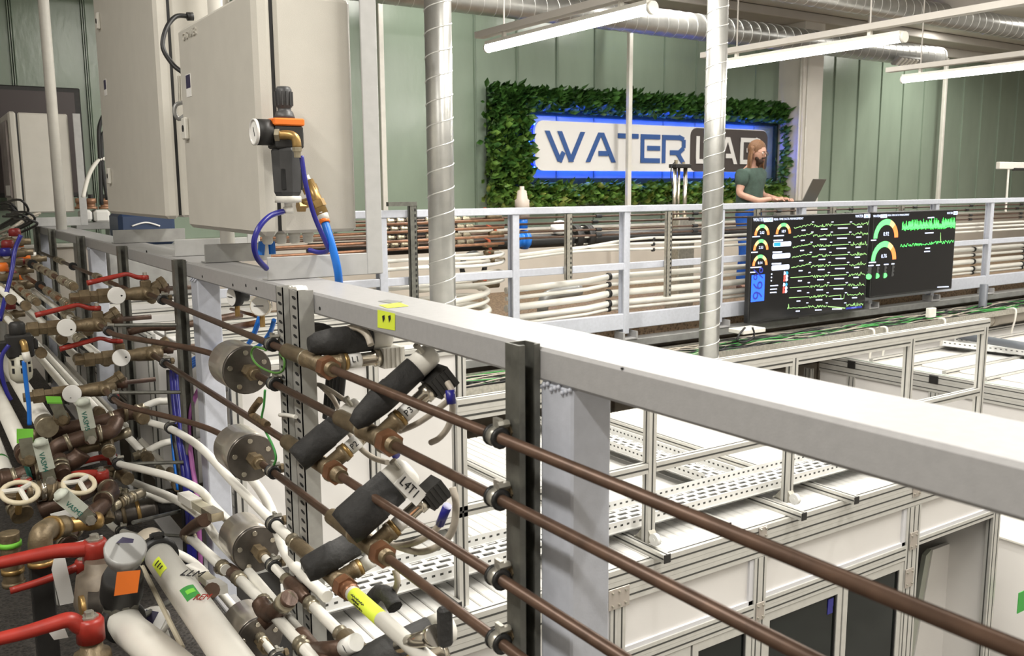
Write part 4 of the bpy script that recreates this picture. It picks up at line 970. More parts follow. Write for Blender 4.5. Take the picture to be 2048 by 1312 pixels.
obj('screen', G().obox(lo_ + tilt * 0.14 - ld * 0.006, lr * 0.19, tilt * 0.122, tilt.cross(lr) * 0.001), 'screen', lt)
# upright actuator rods on the far rack before the sign
ac = thing('cylinder_actuator', 'upright twin rod actuator standing before the sign board', 'actuator', (P(1360, 420, Y=6.9).x, 6.9, 0.0))
def AP(px, py): return P(px, py, Y=6.9)
b0 = AP(1352, 470)
for px in (1350, 1358, 1371): obj('rod', G().cyl(V((AP(px, 335).x, 6.9, 0.75)), V((AP(px, 335).x, 6.9, AP(px, 333).z)), 0.022 if px != 1358 else 0.014, 10), 'chrome', ac)
obj('barrel', G().cyl(V((AP(1353, 400).x, 6.93, 0.85)), V((AP(1353, 400).x, 6.93, AP(1353, 345).z)), 0.018, 10), 'grey', ac)
obj('top_plate', G().bbox((AP(1345, 333).x, 6.84, AP(1358, 336).z), (AP(1375, 333).x, 6.96, AP(1358, 328).z), 0.006), 'black', ac)
obj('top_fitting', G().cyl(AP(1352, 330), AP(1352, 320), 0.018, 8).cyl(AP(1367, 330), AP(1367, 324), 0.016, 8), 'nickel', ac)
obj('base_body', G().bbox((AP(1345, 440).x, 6.8, 0.0), (AP(1377, 440).x, 7.0, 0.95), 0.01), 'zinc', ac)
obj('tube', G().tube([AP(1350, 324), AP(1343, 335), AP(1342, 360), AP(1348, 380)], 0.006, 6, 4), 'rubber', ac)
sa = thing('rail_arm', 'white aluminium arm on a thin post at the far right', 'arm', tuple(P(2015, 400, Y=6.6)))
obj('bar', G().bbox(tuple(P(2000, 338, Y=6.6)), tuple(P(2120, 326, Y=6.6) + V((0, 0.06, 0))), 0.006), 'offwhite', sa)
obj('clamp', G().bbox(tuple(P(2030, 341, Y=6.58)), tuple(P(2050, 336, Y=6.58) + V((0, 0.05, 0))), 0.004), 'black', sa)
obj('post', G().cyl(V((P(2013, 400, Y=6.62).x, 6.62, 0.9)), P(2017, 338, Y=6.62), 0.014, 8), 'offwhite', sa)
# ================================================================== ALUMINIUM ENCLOSURES IN THE WELL
def prof(parent, p0, p1, w=0.045, h=None, up=(0, 0, 1), name='profile', grooves=1):
    """slotted aluminium profile with a dark groove along its side faces"""
    h = h or w; p0, p1 = V(p0), V(p1); d = (p1 - p0); dn = d.normalized(); u = d.cross(V(up))
    if u.length < 1e-6: u = d.cross(UX)
    u.normalize(); w2 = u.cross(dn)
    o = obj(name, G().bar(p0, p1, w, h, up), 'alu', parent)
    g = G()
    for s in (-1, 1):
        for k in range(grooves):
            off = ((k + 0.5) / grooves - 0.5)
            g.obox((p0 + p1) / 2 + u * s * (w / 2) + w2 * off * h, d * 0.499, u * 0.0008, w2 * 0.0042)
            g.obox((p0 + p1) / 2 + w2 * s * (h / 2) + u * off * w, d * 0.499, u * 0.0042, w2 * 0.0008)
    obj('groove', g, 'aludark', o)
    return o
def plate(parent, c, w, h, nx, nz, m='nickel'):
    o = obj('joint_plate', G().bbox((c[0] - w / 2, c[1] - 0.006, c[2] - h / 2), (c[0] + w / 2, c[1], c[2] + h / 2), 0.002), mat('plate steel', (0.52, 0.47, 0.42), 0.35, 0.5), parent)
    for i in range(nx):
        for j in range(nz):
            x = c[0] + (i / (nx - 1) - 0.5) * w * 0.62; z = c[2] + (j / (nz - 1) - 0.5) * h * 0.62
            obj('bolt', G().cyl((x, c[1] - 0.016, z), (x, c[1] - 0.004, z), 0.006, 8), 'zinc', o)
TZ = -0.465
ba = thing('clean_box', 'long white panelled aluminium enclosure below the near railing', 'enclosure', (3.5, 4.0, GZ))
BY = 3.0
xs = [(1.32, 1), (2.568, 2), (3.528, 2), (4.872, 3), (5.815, 2)]
for x, n in xs:
    for k in range(n):
        xx = x + (k - (n - 1) / 2) * 0.045
        prof(ba, (xx, BY + 0.0225, GZ), (xx, BY + 0.0225, TZ - 0.17), 0.0445, None, (0, 1, 0))
for k in range(3): prof(ba, (1.3, BY + 0.0225, TZ - 0.03 - k * 0.055), (5.84, BY + 0.0225, TZ - 0.03 - k * 0.055), 0.045, 0.054)
for (xa, na), (xb, nb) in zip(xs, xs[1:]):
    x0, x1 = xa + na * 0.0225, xb - nb * 0.0225
    zb = -0.885 if xb < 4 else (-0.87 if xb < 5 else -0.85)
    obj('panel', G().bbox((x0 + 0.004, BY + 0.022, zb), (x1 - 0.004, BY + 0.03, TZ - 0.175), 0.003), 'panel', ba)
    obj('panel_trim', G().box((x0, BY + 0.008, zb), (x1, BY + 0.022, zb + 0.022)).box((x1 - 0.03, BY + 0.008, zb), (x1, BY + 0.022, TZ - 0.175)), mat('panel trim', (0.62, 0.62, 0.64), 0.45), ba)
    prof(ba, (x0, BY + 0.0225, zb - 0.0225), (x1, BY + 0.0225, zb - 0.0225))
    if xb > 5:
        continue
    prof(ba, (x0, BY + 0.0225, zb - 0.0685), (x1, BY + 0.0225, zb - 0.0685))
    # two window leaves
    xm = (x0 + x1) / 2 if xb < 4 else P(1684, 1250, Y=BY).x
    for a, b in ((x0, xm - 0.003), (xm + 0.003, x1)):
        lf = obj('window_leaf', G().box((a + 0.004, BY + 0.004, GZ + 0.1), (a + 0.044, BY + 0.04, zb - 0.095)).box((b - 0.044, BY + 0.004, GZ + 0.1), (b - 0.004, BY + 0.04, zb - 0.095)).box((a + 0.044, BY + 0.004, zb - 0.14), (b - 0.044, BY + 0.04, zb - 0.095)).box((a + 0.044, BY + 0.004, GZ + 0.1), (b - 0.044, BY + 0.04, GZ + 0.145)), 'alu', ba)
        obj('gasket', G().box((a + 0.044, BY + 0.01, zb - 0.147), (b - 0.044, BY + 0.03, zb - 0.14)).box((b - 0.055, BY + 0.01, GZ + 0.15), (b - 0.044, BY + 0.03, zb - 0.147)), 'rubber', lf)
        obj('pane', G().box((a + 0.044, BY + 0.018, GZ + 0.145), (b - 0.055, BY + 0.024, zb - 0.147)), 'glass', lf)
    obj('window_sticker', G().box((xm - 0.115, BY + 0.015, zb - 0.25), (xm - 0.07, BY + 0.018, zb - 0.16)).box((xm - 0.115, BY + 0.013, zb - 0.21), (xm - 0.07, BY + 0.015, zb - 0.16)), 'paper' if xb < 4 else 'navy', ba) if xb > 4 else None
for c, w, h, nx, nz in [((2.568, BY - 0.001, -0.60), 0.125, 0.1, 3, 2), ((3.528, BY - 0.001, -0.93), 0.06, 0.1, 2, 2), ((3.528, BY - 0.001, -0.50), 0.06, 0.06, 2, 2), ((4.872, BY - 0.001, -0.52), 0.075, 0.11, 2, 2), ((4.872, BY - 0.001, -0.85), 0.075, 0.11, 2, 2), ((2.568, BY - 0.001, -0.98), 0.1, 0.1, 3, 2), ((4.85, BY - 0.001, -1.08), 0.08, 0.12, 2, 2)]: plate(ba, c, w, h, nx, nz)
obj('end_panel', G().box((5.80, BY + 0.05, GZ), (5.81, 5.3, TZ - 0.04)), 'panel', ba)
obj('back_panel', G().box((1.3, 5.3, GZ), (5.84, 5.32, TZ - 0.04)), 'panel', ba)
obj('interior_shade', G().box((4.95, 3.75, GZ), (5.79, 3.76, -0.86)), mat('dim interior', (0.03, 0.035, 0.03), 0.4), ba)  # dark sheet standing in for the shade inside the open right bay
# top: white strip sheets laid side by side
obj('top_deck', G().box((1.3, BY + 0.01, TZ - 0.03), (5.84, 5.3, TZ - 0.012)), 'panel', ba)
sp_ = None
for k in range(74):
    x = 1.31 + k * 0.061
    if sp_ is None: sp_ = obj('top_strip', G().bbox((0.002, BY + 0.03, TZ - 0.012), (0.058, 5.28, TZ), 0.004), 'sheet', ba); o = sp_
    else: o = sp_.copy(); C.objects.link(o)
    o.location.x = x - ORG[ba.name].x + ORG[ba.name].x - 0 if False else x
    o.location.x = x
for k, x in enumerate((2.80, 3.763, 4.20, 1.75, 3.33)):
    y0 = 2.93 if k < 3 else 3.05
    r = prof(ba, (x, y0, TZ + 0.02), (x, 5.28, TZ + 0.02), 0.04, None, (0, 0, 1), 'cross_rail')
    obj('end_cap', G().bbox((x - 0.021, y0 - 0.004, TZ - 0.001), (x + 0.021, y0 + 0.001, TZ + 0.042), 0.003), 'black', r)
# open trestle frame standing on the enclosure
tf = thing('trestle_frame', 'open aluminium frame standing on the white enclosure top', 'frame', (3.8, 3.1, TZ + 0.041))
for x in (2.835, 3.83, 4.87, 5.66):
    z0 = TZ + 0.041
    prof(tf, (x, 3.10, z0), (x, 3.10, 0.365), 0.045, None, (0, 1, 0), 'upright')
    g = G().bbox((x - 0.02, 3.125, z0), (x + 0.02, 3.18, z0 + 0.01), 0.002).prism([(0, 0), (0.05, 0), (0, 0.06)], (x - 0.02, 3.1225, z0 + 0.005), UY, UZ, (0.04, 0, 0)).prism([(0, 0), (-0.05, 0), (0, 0.06)], (x - 0.02, 3.0775, z0 + 0.005), UY, UZ, (0.04, 0, 0))
    obj('corner_bracket', g, 'zinc', tf)
    obj('round_foot', G().cyl((x - 0.03, 3.03, z0 + 0.035), (x - 0.008, 3.03, z0 + 0.035), 0.03, 14).cyl((x - 0.032, 3.03, z0 + 0.035), (x - 0.006, 3.03, z0 + 0.035), 0.01, 8), 'tray', tf)
prof(tf, (1.78, 3.10, 0.39), (5.70, 3.10, 0.39), 0.045, 0.05, (0, 0, 1), 'top_rail')
prof(tf, (1.78, 3.10, 0.345), (5.637, 3.10, 0.345), 0.043, 0.04, (0, 0, 1), 'top_rail')
for (a, b) in ((1.78, 2.81), (2.86, 3.805), (3.855, 4.845), (4.895, 5.635)): prof(tf, (a, 3.10, -0.055), (b, 3.10, -0.055), 0.045, 0.045, (0, 0, 1), 'lower_rail')
prof(tf, (1.80, 3.10, TZ), (1.80, 3.10, 0.325), 0.045, None, (0, 1, 0), 'upright')
# perforated trays
def perf(label, o, u, v, L, Wd, n, rows, fl=0.05):
    """slotted tray: o corner, u length direction, v width direction"""
    o, u, v = V(o), V(u), V(v); t = thing('perforated_tray', label, 'cable tray', tuple(o)); g = G(); cl, cw = L / n, Wd / rows
    def slab(a, b, c, d, th=0.002):
        p = o + u * (a + b) / 2 + v * (c + d) / 2; g.obox(p, u * (b - a) / 2, v * (d - c) / 2, UZ * th)
    for j in range(rows + 1): slab(0, L, j * cw - cw * 0.2, j * cw + cw * 0.2)
    for i in range(n):
        for j in range(rows):
            off = (0.5 if j % 2 else 0) * cl
            slab(i * cl + off, i * cl + off + cl * 0.28, j * cw + cw * 0.2, (j + 1) * cw - cw * 0.2)
    b_ = obj('slotted_base', g, 'tray', t)
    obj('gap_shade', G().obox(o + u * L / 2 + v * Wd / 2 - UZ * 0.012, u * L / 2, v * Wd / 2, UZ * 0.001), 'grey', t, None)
    for s in (0, Wd):
        f = obj('flange', G().obox(o + u * L / 2 + v * s + UZ * fl / 2, u * L / 2, v * 0.0015, UZ * fl / 2), 'tray', t)
        h = G()
        for i in range(n * 2): h.obox(o + u * (i + 0.5) * cl / 2 + v * s + UZ * fl * 0.55, u * cl * 0.1, v * 0.002, UZ * 0.005)
        obj('flange_holes', h, 'aludark', f, kind='stuff')
    return t
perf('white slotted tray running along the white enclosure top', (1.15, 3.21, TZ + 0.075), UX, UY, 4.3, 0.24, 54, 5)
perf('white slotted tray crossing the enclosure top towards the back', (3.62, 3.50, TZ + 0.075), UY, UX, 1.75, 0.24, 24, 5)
# raised white box behind
bc_ = thing('raised_box', 'tall white panelled box behind the solenoid valves', 'enclosure', (1.7, 4.4, TZ + 0.05))
CX0, CX1, CY0, CY1, CZ0 = 1.09, 2.235, 3.80, 5.2, TZ + 0.05
CZ1 = P(870, 694, Y=CY0).z
for x in (CX0 + 0.02, (CX0 + CX1) / 2 + 0.08, CX1 - 0.02): prof(bc_, (x, CY0, CZ0), (x, CY0, CZ1 - 0.04), 0.045, None, (0, 1, 0), 'upright')
prof(bc_, (CX1 - 0.02, CY1, CZ0), (CX1 - 0.02, CY1, CZ1 - 0.04), 0.045, None, (0, 1, 0), 'upright')
for z in (CZ0 + 0.02, CZ1 - 0.02): prof(bc_, (CX0, CY0, z), (CX1, CY0, z), 0.045); prof(bc_, (CX1 - 0.02, CY0 + 0.02, z), (CX1 - 0.02, CY1, z), 0.045)
xm = (CX0 + CX1) / 2 + 0.08
obj('panel', G().box((CX0 + 0.04, CY0 - 0.01, CZ0 + 0.045), (xm - 0.03, CY0, CZ1 - 0.045)), 'panel', bc_)
obj('panel', G().box((xm + 0.03, CY0 - 0.01, CZ0 + 0.045), (CX1 - 0.05, CY0, CZ1 - 0.045)), 'panel', bc_)
obj('gasket', G().box((CX1 - 0.05, CY0 - 0.006, CZ0 + 0.045), (CX1 - 0.043, CY0, CZ1 - 0.045)), 'rubber', bc_)
obj('gasket', G().box((xm - 0.03, CY0 - 0.006, CZ0 + 0.045), (xm - 0.024, CY0, CZ1 - 0.045)), 'rubber', bc_)
obj('side_panel', G().box((CX1 - 0.02, CY0 + 0.03, CZ0 + 0.04), (CX1 - 0.01, CY1 - 0.02, CZ1 - 0.04)), 'panel', bc_)
obj('top_panel', G().bbox((CX0, CY0 + 0.03, CZ1 - 0.02), (CX1 - 0.05, CY1, CZ1 - 0.002), 0.004), 'sheet', bc_)
for k in range(5): prof(bc_, (CX0, CY0 + 0.16 + k * 0.24, CZ1 + 0.018), (CX1, CY0 + 0.16 + k * 0.24, CZ1 + 0.018), 0.04, None, (0, 0, 1), 'cross_rail')
# second enclosure on the right
bb = thing('clean_box', 'white topped aluminium enclosure at the right below the screens', 'enclosure', (9.5, 4.0, GZ))
EX, EY0, EY1 = 7.78, 3.72, 5.95
for k in range(3): prof(bb, (EX + 0.0225, EY0, TZ - 0.03 - k * 0.055), (EX + 0.0225, EY1, TZ - 0.03 - k * 0.055), 0.045, 0.054, (0, 0, 1))
for px in (1615, 1703, 1869):
    q = P(px, 740, X=EX)
    for k in (-1, 1): prof(bb, (EX + 0.0225, q.y + k * 0.0225, GZ), (EX + 0.0225, q.y + k * 0.0225, TZ - 0.17), 0.0445, None, (1, 0, 0), 'upright')
    obj('black_cap', G().bbox((EX - 0.01, q.y - 0.045, TZ - 0.085), (EX - 0.001, q.y + 0.045, TZ - 0.01), 0.003), 'black', bb)
obj('side_panel', G().box((EX + 0.018, EY0, GZ), (EX + 0.03, EY1, TZ - 0.17)), 'panel', bb)
obj('top_deck', G().box((EX, EY0, TZ - 0.01), (13.5, EY1, TZ)), 'panel', bb)
for k in range(6):
    y = EY1 - 0.2 - k * 0.38
    prof(bb, (EX + 0.03, y, TZ + 0.02), (13.4, y, TZ + 0.02), 0.04, None, (0, 0, 1), 'cross_rail')
for k in range(4): obj('white_lid', G().bbox((EX + 0.25 + k * 1.3, 3.76, TZ + 0.001), (EX + 1.3 + k * 1.3, 5.0, TZ + 0.022), 0.006), 'sheet', bb)
obj('seal_strip', G().tube([V((EX + 0.02, EY1, TZ + 0.006)), V((EX + 0.02, EY0, TZ + 0.006))], 0.006, 6), mat('pale green strip', (0.5, 0.56, 0.5), 0.3), bb)
gp2 = thing('grey_pipe', 'dark grey pipe with an elbow lying above the right enclosure', 'pipe', tuple(P(1925, 672, Y=5.3)))
obj('run', G().tube([P(1955, 655, Y=5.45), P(1925, 664, Y=5.45), P(1917, 668, Y=5.38), P(1935, 674, Y=5.2), P(2060, 694, Y=4.4)], 0.04, 12, 4), 'greyp', gp2)
obj('clamp', G().cyl(P(1948, 658, Y=5.45), P(1954, 656, Y=5.45), 0.05, 12), 'rubber', gp2)
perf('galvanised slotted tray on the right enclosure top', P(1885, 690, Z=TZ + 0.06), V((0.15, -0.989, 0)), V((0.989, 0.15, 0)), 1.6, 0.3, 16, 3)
spiral('spiral_duct', (12.6, 5.3, -0.3), (16.5, 5.3, -0.3), 0.16, 0.16, 'short level spiral duct at the right edge below the far walkway')
# white cabinets on the hall floor at the right
q = P(1986, 1068, Y=3.35)
wc = thing('white_cabinet', 'plain white cabinet beside the right end of the front enclosure', 'cabinet', (q.x, 3.0, GZ))
obj('carcass', G().bbox((q.x + 0.02, 3.0, GZ), (q.x + 0.62, 3.7, q.z - 0.02), 0.006), 'panel', wc)
obj('top', G().bbox((q.x + 0.0, 2.98, q.z - 0.02), (q.x + 0.64, 3.72, q.z), 0.004), 'offwhite', wc)
w2_ = thing('grey_cabinet', 'grey cabinet with a green sign at the right edge', 'cabinet', (q.x + 0.7, 3.0, GZ))
obj('carcass', G().bbox((q.x + 0.66, 2.9, GZ), (q.x + 1.4, 3.6, q.z - 0.25), 0.006), mat('light grey laminate', (0.5, 0.5, 0.53), 0.4), w2_)
a, b = P(2037, 1186, Y=2.899), P(2060, 1214, Y=2.899)
obj('green_sign', G().box((a.x, 2.895, b.z), (b.x, 2.9, a.z)), mat('sign green', (0.05, 0.38, 0.06), 0.5), w2_)
lb = thing('white_board', 'white board leaning inside the open right bay of the enclosure', 'board', (5.4, 3.3, GZ))
a, b, c_, d_ = P(1866, 1100, Y=3.3), P(1953, 1068, Y=3.3), P(1930, 1400, Y=3.3), P(1810, 1420, Y=3.3)
obj('sheet', G().prism([(a.x, a.z), (b.x, b.z), (c_.x, c_.z), (d_.x, d_.z)], (0, 3.3, 0), UX, UZ, (0, 0.03, 0)), 'panel', lb)
obj('edge', G().prism([(a.x - 0.06, a.z - 0.03), (a.x, a.z), (d_.x, d_.z), (d_.x - 0.06, d_.z)], (0, 3.31, 0), UX, UZ, (0, 0.03, 0)), mat('pale edge', (0.4, 0.42, 0.36), 0.5), lb)
sh = thing('dark_shelf', 'dark equipment shelf behind the white cabinet at the right edge', 'shelf', (q.x + 0.5, 4.2, GZ))
for z in (q.z + 0.1, q.z - 0.3): obj('board', G().bbox((q.x + 0.2, 4.2, z), (q.x + 1.2, 4.8, z + 0.04), 0.004), 'black', sh)
for x in (q.x + 0.22, q.x + 1.16): obj('leg', G().box((x - 0.02, 4.2, GZ), (x + 0.02, 4.24, q.z + 0.1)), 'black', sh)
# ================================================================== PIPES ON THE NEAR RAILING
NX = 0.83
def N(px, py, X=NX): return P(px, py, X=X)
def yat(px, z, X=NX):     # Y of the point on line (X, z) seen in image column px
    lo, hi = 0.2, 12.0
    for _ in range(50):
        m = (lo + hi) / 2; q = RM.transposed() @ (V((X, m, z)) - CO); x = IW / 2 + FPX * q.x / -q.z
        if x > px: lo = m
        else: hi = m
    return (lo + hi) / 2
def clamp(par, x, y, z, r, back=True, d=-1):
    c = obj('clamp', G().lathe((x, y - 0.011, z), UY, [(0, r + 0.007), (0.022, r + 0.007)], 14), 'zinc', par)
    obj('rubber_ring', G().lathe((x, y - 0.016, z), UY, [(0, r + 0.004), (0, r + 0.009), (0.006, r + 0.009), (0.006, r + 0.004)], 14).lathe((x, y + 0.010, z), UY, [(0, r + 0.004), (0, r + 0.009), (0.006, r + 0.009), (0.006, r + 0.004)], 14), 'rubber', c)
    obj('ear_bolt', G().cyl((x - 0.004, y - 0.007, z + r + 0.012), (x + 0.02, y - 0.007, z + r + 0.012), 0.007, 6).box((x - 0.001, y - 0.010, z + r), (x + 0.007, y + 0.010, z + r + 0.022)), 'zinc', c)
    if back:
        obj('stud', G().cyl((x + r, y, z + 0.006), (0.868, y, z + 0.006), 0.006, 8).lathe((x + r + 0.012, y, z + 0.006), UX, [(0, 0.014), (0.012, 0.014)], 6), 'bronze', c)
    return c
Z1, Z2, Z3, Z4, Z5, Z6, Z7, Z8 = 0.822, 0.710, 0.562, 0.440, 0.278, 0.138, -0.02, -0.16
R0 = 0.0105
def pipe(name, label, pts, r, m='copper', n=10, smooth=0, cat='pipe', group=None):
    t = thing(name, label, cat, tuple(pts[0]), group)
    obj('run', G().tube(pts, r, n, smooth), m, t)
    return t
yn = 0.25
cp1 = pipe('copper_pipe', 'topmost brown copper pipe running under the near handrail', [(NX, 4.06, Z1), (NX, yn, Z1)], R0)
cp2 = pipe('copper_pipe', 'second brown copper pipe from the top, leaving the upper polished cylinder', [(NX, 2.60, Z2), (NX, yn, Z2)], R0)
cp3 = pipe('copper_pipe', 'third brown copper pipe from the top, passing between the polished cylinders', [(NX, 4.02, Z3), (NX, yn, Z3)], R0)
cp4 = pipe('copper_pipe', 'lowest of the four brown copper pipes, leaving the second polished cylinder', [(NX, 2.60, Z4), (NX, yn, Z4)], R0)
sb1 = pipe('bent_copper_pipe', 'bent copper pipe feeding the upper polished cylinder', [V((0.63, 4.0, Z2)), V((0.63, 3.72, Z2)), V((0.66, 3.58, Z2)), V((0.76, 3.3, Z2)), V((0.81, 3.12, Z2)), V((NX, 2.95, Z2)), V((NX, 2.84, Z2))], R0, 'copper', 10, 6)
sb2 = pipe('bent_copper_pipe', 'bent copper pipe feeding the second polished cylinder', [V((0.63, 4.0, Z4)), V((0.63, 3.72, Z4)), V((0.66, 3.58, Z4)), V((0.76, 3.3, Z4)), V((0.81, 3.12, Z4)), V((NX, 2.95, Z4)), V((NX, 2.84, Z4))], R0, 'copper', 10, 6)
for t, z in ((cp1, Z1), (cp2, Z2), (cp3, Z3), (cp4, Z4)): clamp(t, NX, 1.30, z, R0)
clamp(cp1, NX, yat(325, Z1), Z1, R0); clamp(cp1, NX, yat(543, Z1), Z1, R0); clamp(cp2, NX, yat(548, Z2), Z2, R0)
clamp(cp3, NX, yat(330, Z3), Z3, R0); clamp(cp4, NX, yat(545, Z4), Z4, R0)
clamp(sb1, 0.63, 3.80, Z2, R0, False); clamp(sb2, 0.63, 3.80, Z4, R0, False)
for t, z in ((sb1, Z2), (sb2, Z4)): obj('stay_rod', G().cyl((0.65, 3.80, z + 0.02), (0.865, 3.66, z + 0.02), 0.0075, 8), 'strut', t)
# polished damper cylinders
def vessel(y0, z, label, fit='bronze', x=NX, notch=False):
    t = thing('polished_cylinder', label, 'cylinder', (x, y0, z))
    obj('shell', G().lathe((x, y0, z), -UY, [(0, 0.06), (0.006, 0.0735), (0.15, 0.0735), (0.154, 0.0715)], 32), 'steel', t)
    f = obj('flange', G().lathe((x, y0 - 0.154, z), -UY, [(0, 0.074), (0.010, 0.074), (0.012, 0.0715)], 32), 'flange', t)
    for k in range(5):
        a = k * math.pi * 0.4 + 0.4; c = V((x + 0.055 * math.cos(a), y0 - 0.164, z + 0.055 * math.sin(a)))
        b = obj('bolt', G().lathe(c, -UY, [(0, 0.008), (0.006, 0.008)], 10), 'chrome', f)
        
    obj('fitting', G().lathe((x, y0 - 0.165, z), -UY, [(0, 0.021), (0.035, 0.020), (0.037, 0.024), (0.060, 0.024)], 6 if fit == 'bronze' else 14).lathe((x, y0 - 0.225, z), -UY, [(0, 0.016), (0.02, 0.015)], 12), fit, t)
    obj('neck', G().lathe((x, y0 + 0.04, z), -UY, [(0, 0.016), (0.04, 0.018)], 12), fit, t)
    return t
vy = yat(452, Z2) 
v1 = vessel(2.865, Z2, 'uppermost polished steel cylinder with a bolted dark flange')
v2 = vessel(2.865, Z4 - 0.005, 'second polished steel cylinder from the top')
v3 = vessel(2.865, Z6, 'third polished steel cylinder from the top, beside grey plug couplings')
v4 = vessel(2.88, Z8 - 0.01, 'lowest polished steel cylinder behind the thick white pipe')
# ---- sensing valves with side branch, jacket and plug
def flow_valve(label, z, pa, pb, ph, th, txt, jacket, plug=True, x=NX, conn='black', s=1.0, bl=0.155, tshift=0.0):
    ya, yb, yh = yat(pa, z, x), yat(pb, z, x), yat(ph, z, x)
    t = thing('solenoid_valve', label, 'valve', (x, (ya + yb) / 2, z)); r = 0.0205 * s
    L = ya - yb
    obj('body', G().lathe((x, ya, z), -UY, [(0, r * 0.75), (0.006, r), (L * 0.42, r), (L * 0.43, r * 1.12), (L * 0.47, r * 1.12), (L * 0.48, r * 1.02), (L - 0.03, r * 1.1), (L - 0.028, r * 0.9), (L, r * 0.85)], 16), 'bronze', t)
    obj('solder_ring', G().lathe((x, ya - L * 0.43, z), -UY, [(0, r * 1.135), (L * 0.03, r * 1.135)], 16), 'nickel', t)
    obj('hex_nut', G().lathe((x, yh + 0.016, z), -UY, [(0, r * 1.42), (0.03, r * 1.42)], 6, None, 0.3), 'copper2', t)
    obj('nut_face', G().lathe((x, yh + 0.019, z), -UY, [(0, r * 1.36), (0.003, r * 1.4)], 18), 'nickel', t)
    bd = V((math.cos(th), -0.10, math.sin(th))).normalized(); yc = (yh + 0.05)
    o = V((x, yc, z)); nrm = bd.cross(UY).normalized()
    if nrm.z < 0: nrm = -nrm
    obj('branch', G().lathe(o, bd, [(0, r), (0.045, r), (0.047, r * 1.15), (0.058, r * 1.15)], 14), 'bronze', t)
    obj('collar', G().lathe(o, bd, [(0.058, r * 1.1), (0.068, r * 1.1)], 14), 'brass', t)
    st = obj('stem', G().lathe(o, bd, [(0.066, r * 0.86), (bl - 0.02, r * 0.86), (bl - 0.018, r * 1.08), (bl, r * 1.08)], 16), 'chrome', t)
    lb = obj('tag', G().lathe(o, bd, [(0.070, r * 0.92), (0.102, r * 0.92)], 16), 'paper', t)
    if txt:
        e = o + bd * 0.072 + (nrm * 0.40 - UY * 0.93).normalized() * (r * 0.94)
        wv = (UY * 0.40 + nrm * 0.93).normalized()
        text(txt, e - wv * 0.008, bd, wv, 0.021, 'ink', lb, 'tag_lettering')
    if plug:
        c = o + bd * (bl + 0.028)
        cc = obj('plug', G().obox(c, bd * 0.028, nrm * 0.026, UY * 0.024), conn, t)
        for k in range(4): obj('plug_rib', G().obox(c + bd * (k - 1.5) * 0.012 - UY * 0.025, bd * 0.003, nrm * 0.025, UY * 0.002), conn, cc)
    if jacket:
        ja, jb, off, jr, taper, sd = jacket
        p0, p1 = o + nrm * off + bd * ja + UY * sd, o + nrm * off + bd * jb + UY * sd; L2 = (p1 - p0).length
        jk = obj('jacket', G().lathe(p0, bd, [(0, jr * taper), (L2 * 0.12, jr * (taper * 0.5 + 0.55)), (L2 * 0.4, jr), (L2 * 0.62, jr * 1.01), (L2 * 0.63, jr * 0.96), (L2, jr * 0.94)], 18), 'cap', t)
        obj('end_cap', G().lathe(p1, bd, [(0, jr * 0.9), (0.035, jr * 0.9), (0.05, jr * 0.8), (0.058, jr * 0.5)], 18), 'offwhite', t)
        obj('cap_bead', G().lathe(p1 + bd * 0.03 - UY * jr * 0.5 + nrm * jr * 0.75, nrm, [(0, 0.006), (0.02, 0.006), (0.02, 0.009), (0.026, 0.009)], 8), 'zinc', t)
        return t, o, bd, nrm, p1
    return t, o, bd, nrm, o + bd * bl
fa = flow_valve('topmost bronze solenoid valve with a level stem under the handrail', Z1, 572, 668, 657, 0.02, 'L1', (-0.02, 0.14, 0.05, 0.036, 0.5, 0.02), True, NX, 'offwhite')
fb = flow_valve('second bronze solenoid valve from the top, its stem rising to a black plug', Z2, 678, 792, 778, 0.66, 'P3', (-0.02, 0.165, 0.055, 0.032, 0.45, 0.02))
fc = flow_valve('third bronze solenoid valve from the top, tagged stem short of the second copper pipe', Z3, 572, 684, 670, 0.62, 'P2', (-0.04, 0.115, 0.055, 0.035, 0.95, 0.03), False)
fd = flow_valve('fourth bronze solenoid valve with the largest black jacket below the plug', Z4, 662, 778, 765, 0.62, None, (-0.02, 0.125, 0.075, 0.048, 0.9, 0.02))
e = fd[4] + fd[2] * 0.017 - UY * 0.0455
lu = V((0.65, 0, -0.76)).normalized(); lw_ = V((0.76, 0, 0.65)).normalized()
jt = obj('jacket_tag', G().obox(e + lu * 0.012, lu * 0.042, lw_ * 0.0185, UY * 0.001), 'paper', fd[0])
text('L4T1', e - UY * 0.002 - lu * 0.024 - lw_ * 0.009, lu, lw_, 0.03, 'ink', jt, 'tag_lettering')
fe = flow_valve('fifth bronze solenoid valve feeding the white pipe with the yellow note', Z5, 592, 700, 690, 0.35, None, (-0.055, 0.085, 0.05, 0.036, 0.85, 0.03), False)
ff = flow_valve('lowest bronze solenoid valve with a long level black jacket', Z6, 688, 800, 790, 0.22, 'P2', (-0.06, 0.15, 0.02, 0.046, 0.6, 0.05), False, NX, 'cap', 1.25)
# chrome side sensor with square box beside the lowest jacket
cs = thing('side_sensor', 'bright chrome sensor with a square black box above the lowest copper run', 'sensor', tuple(N(830, 1285)))
a, b = N(800, 1290), N(868, 1272)
obj('stem', G().cyl(a, b, 0.017, 14), 'chrome', cs); obj('ring', G().cyl(b - (b - a) * 0.06, b + (b - a) * 0.06, 0.023, 14), 'chrome', cs)
obj('box', G().bbox(tuple(N(872, 1292)), tuple(N(912, 1245) + V((0.03, 0.06, 0))), 0.006), 'cap', cs)
for i, (p, q, lab) in enumerate([((640, 1195), (700, 1170), 'dark ribbed grip between the jackets near the slotted tray'), ]):
    one('grip', G().tube([N(740, 1205, 0.9), N(757, 1185, 0.9), N(775, 1190, 0.9), N(790, 1215, 0.9)], 0.02, 8, 4), 'cap', lab, 'grip')
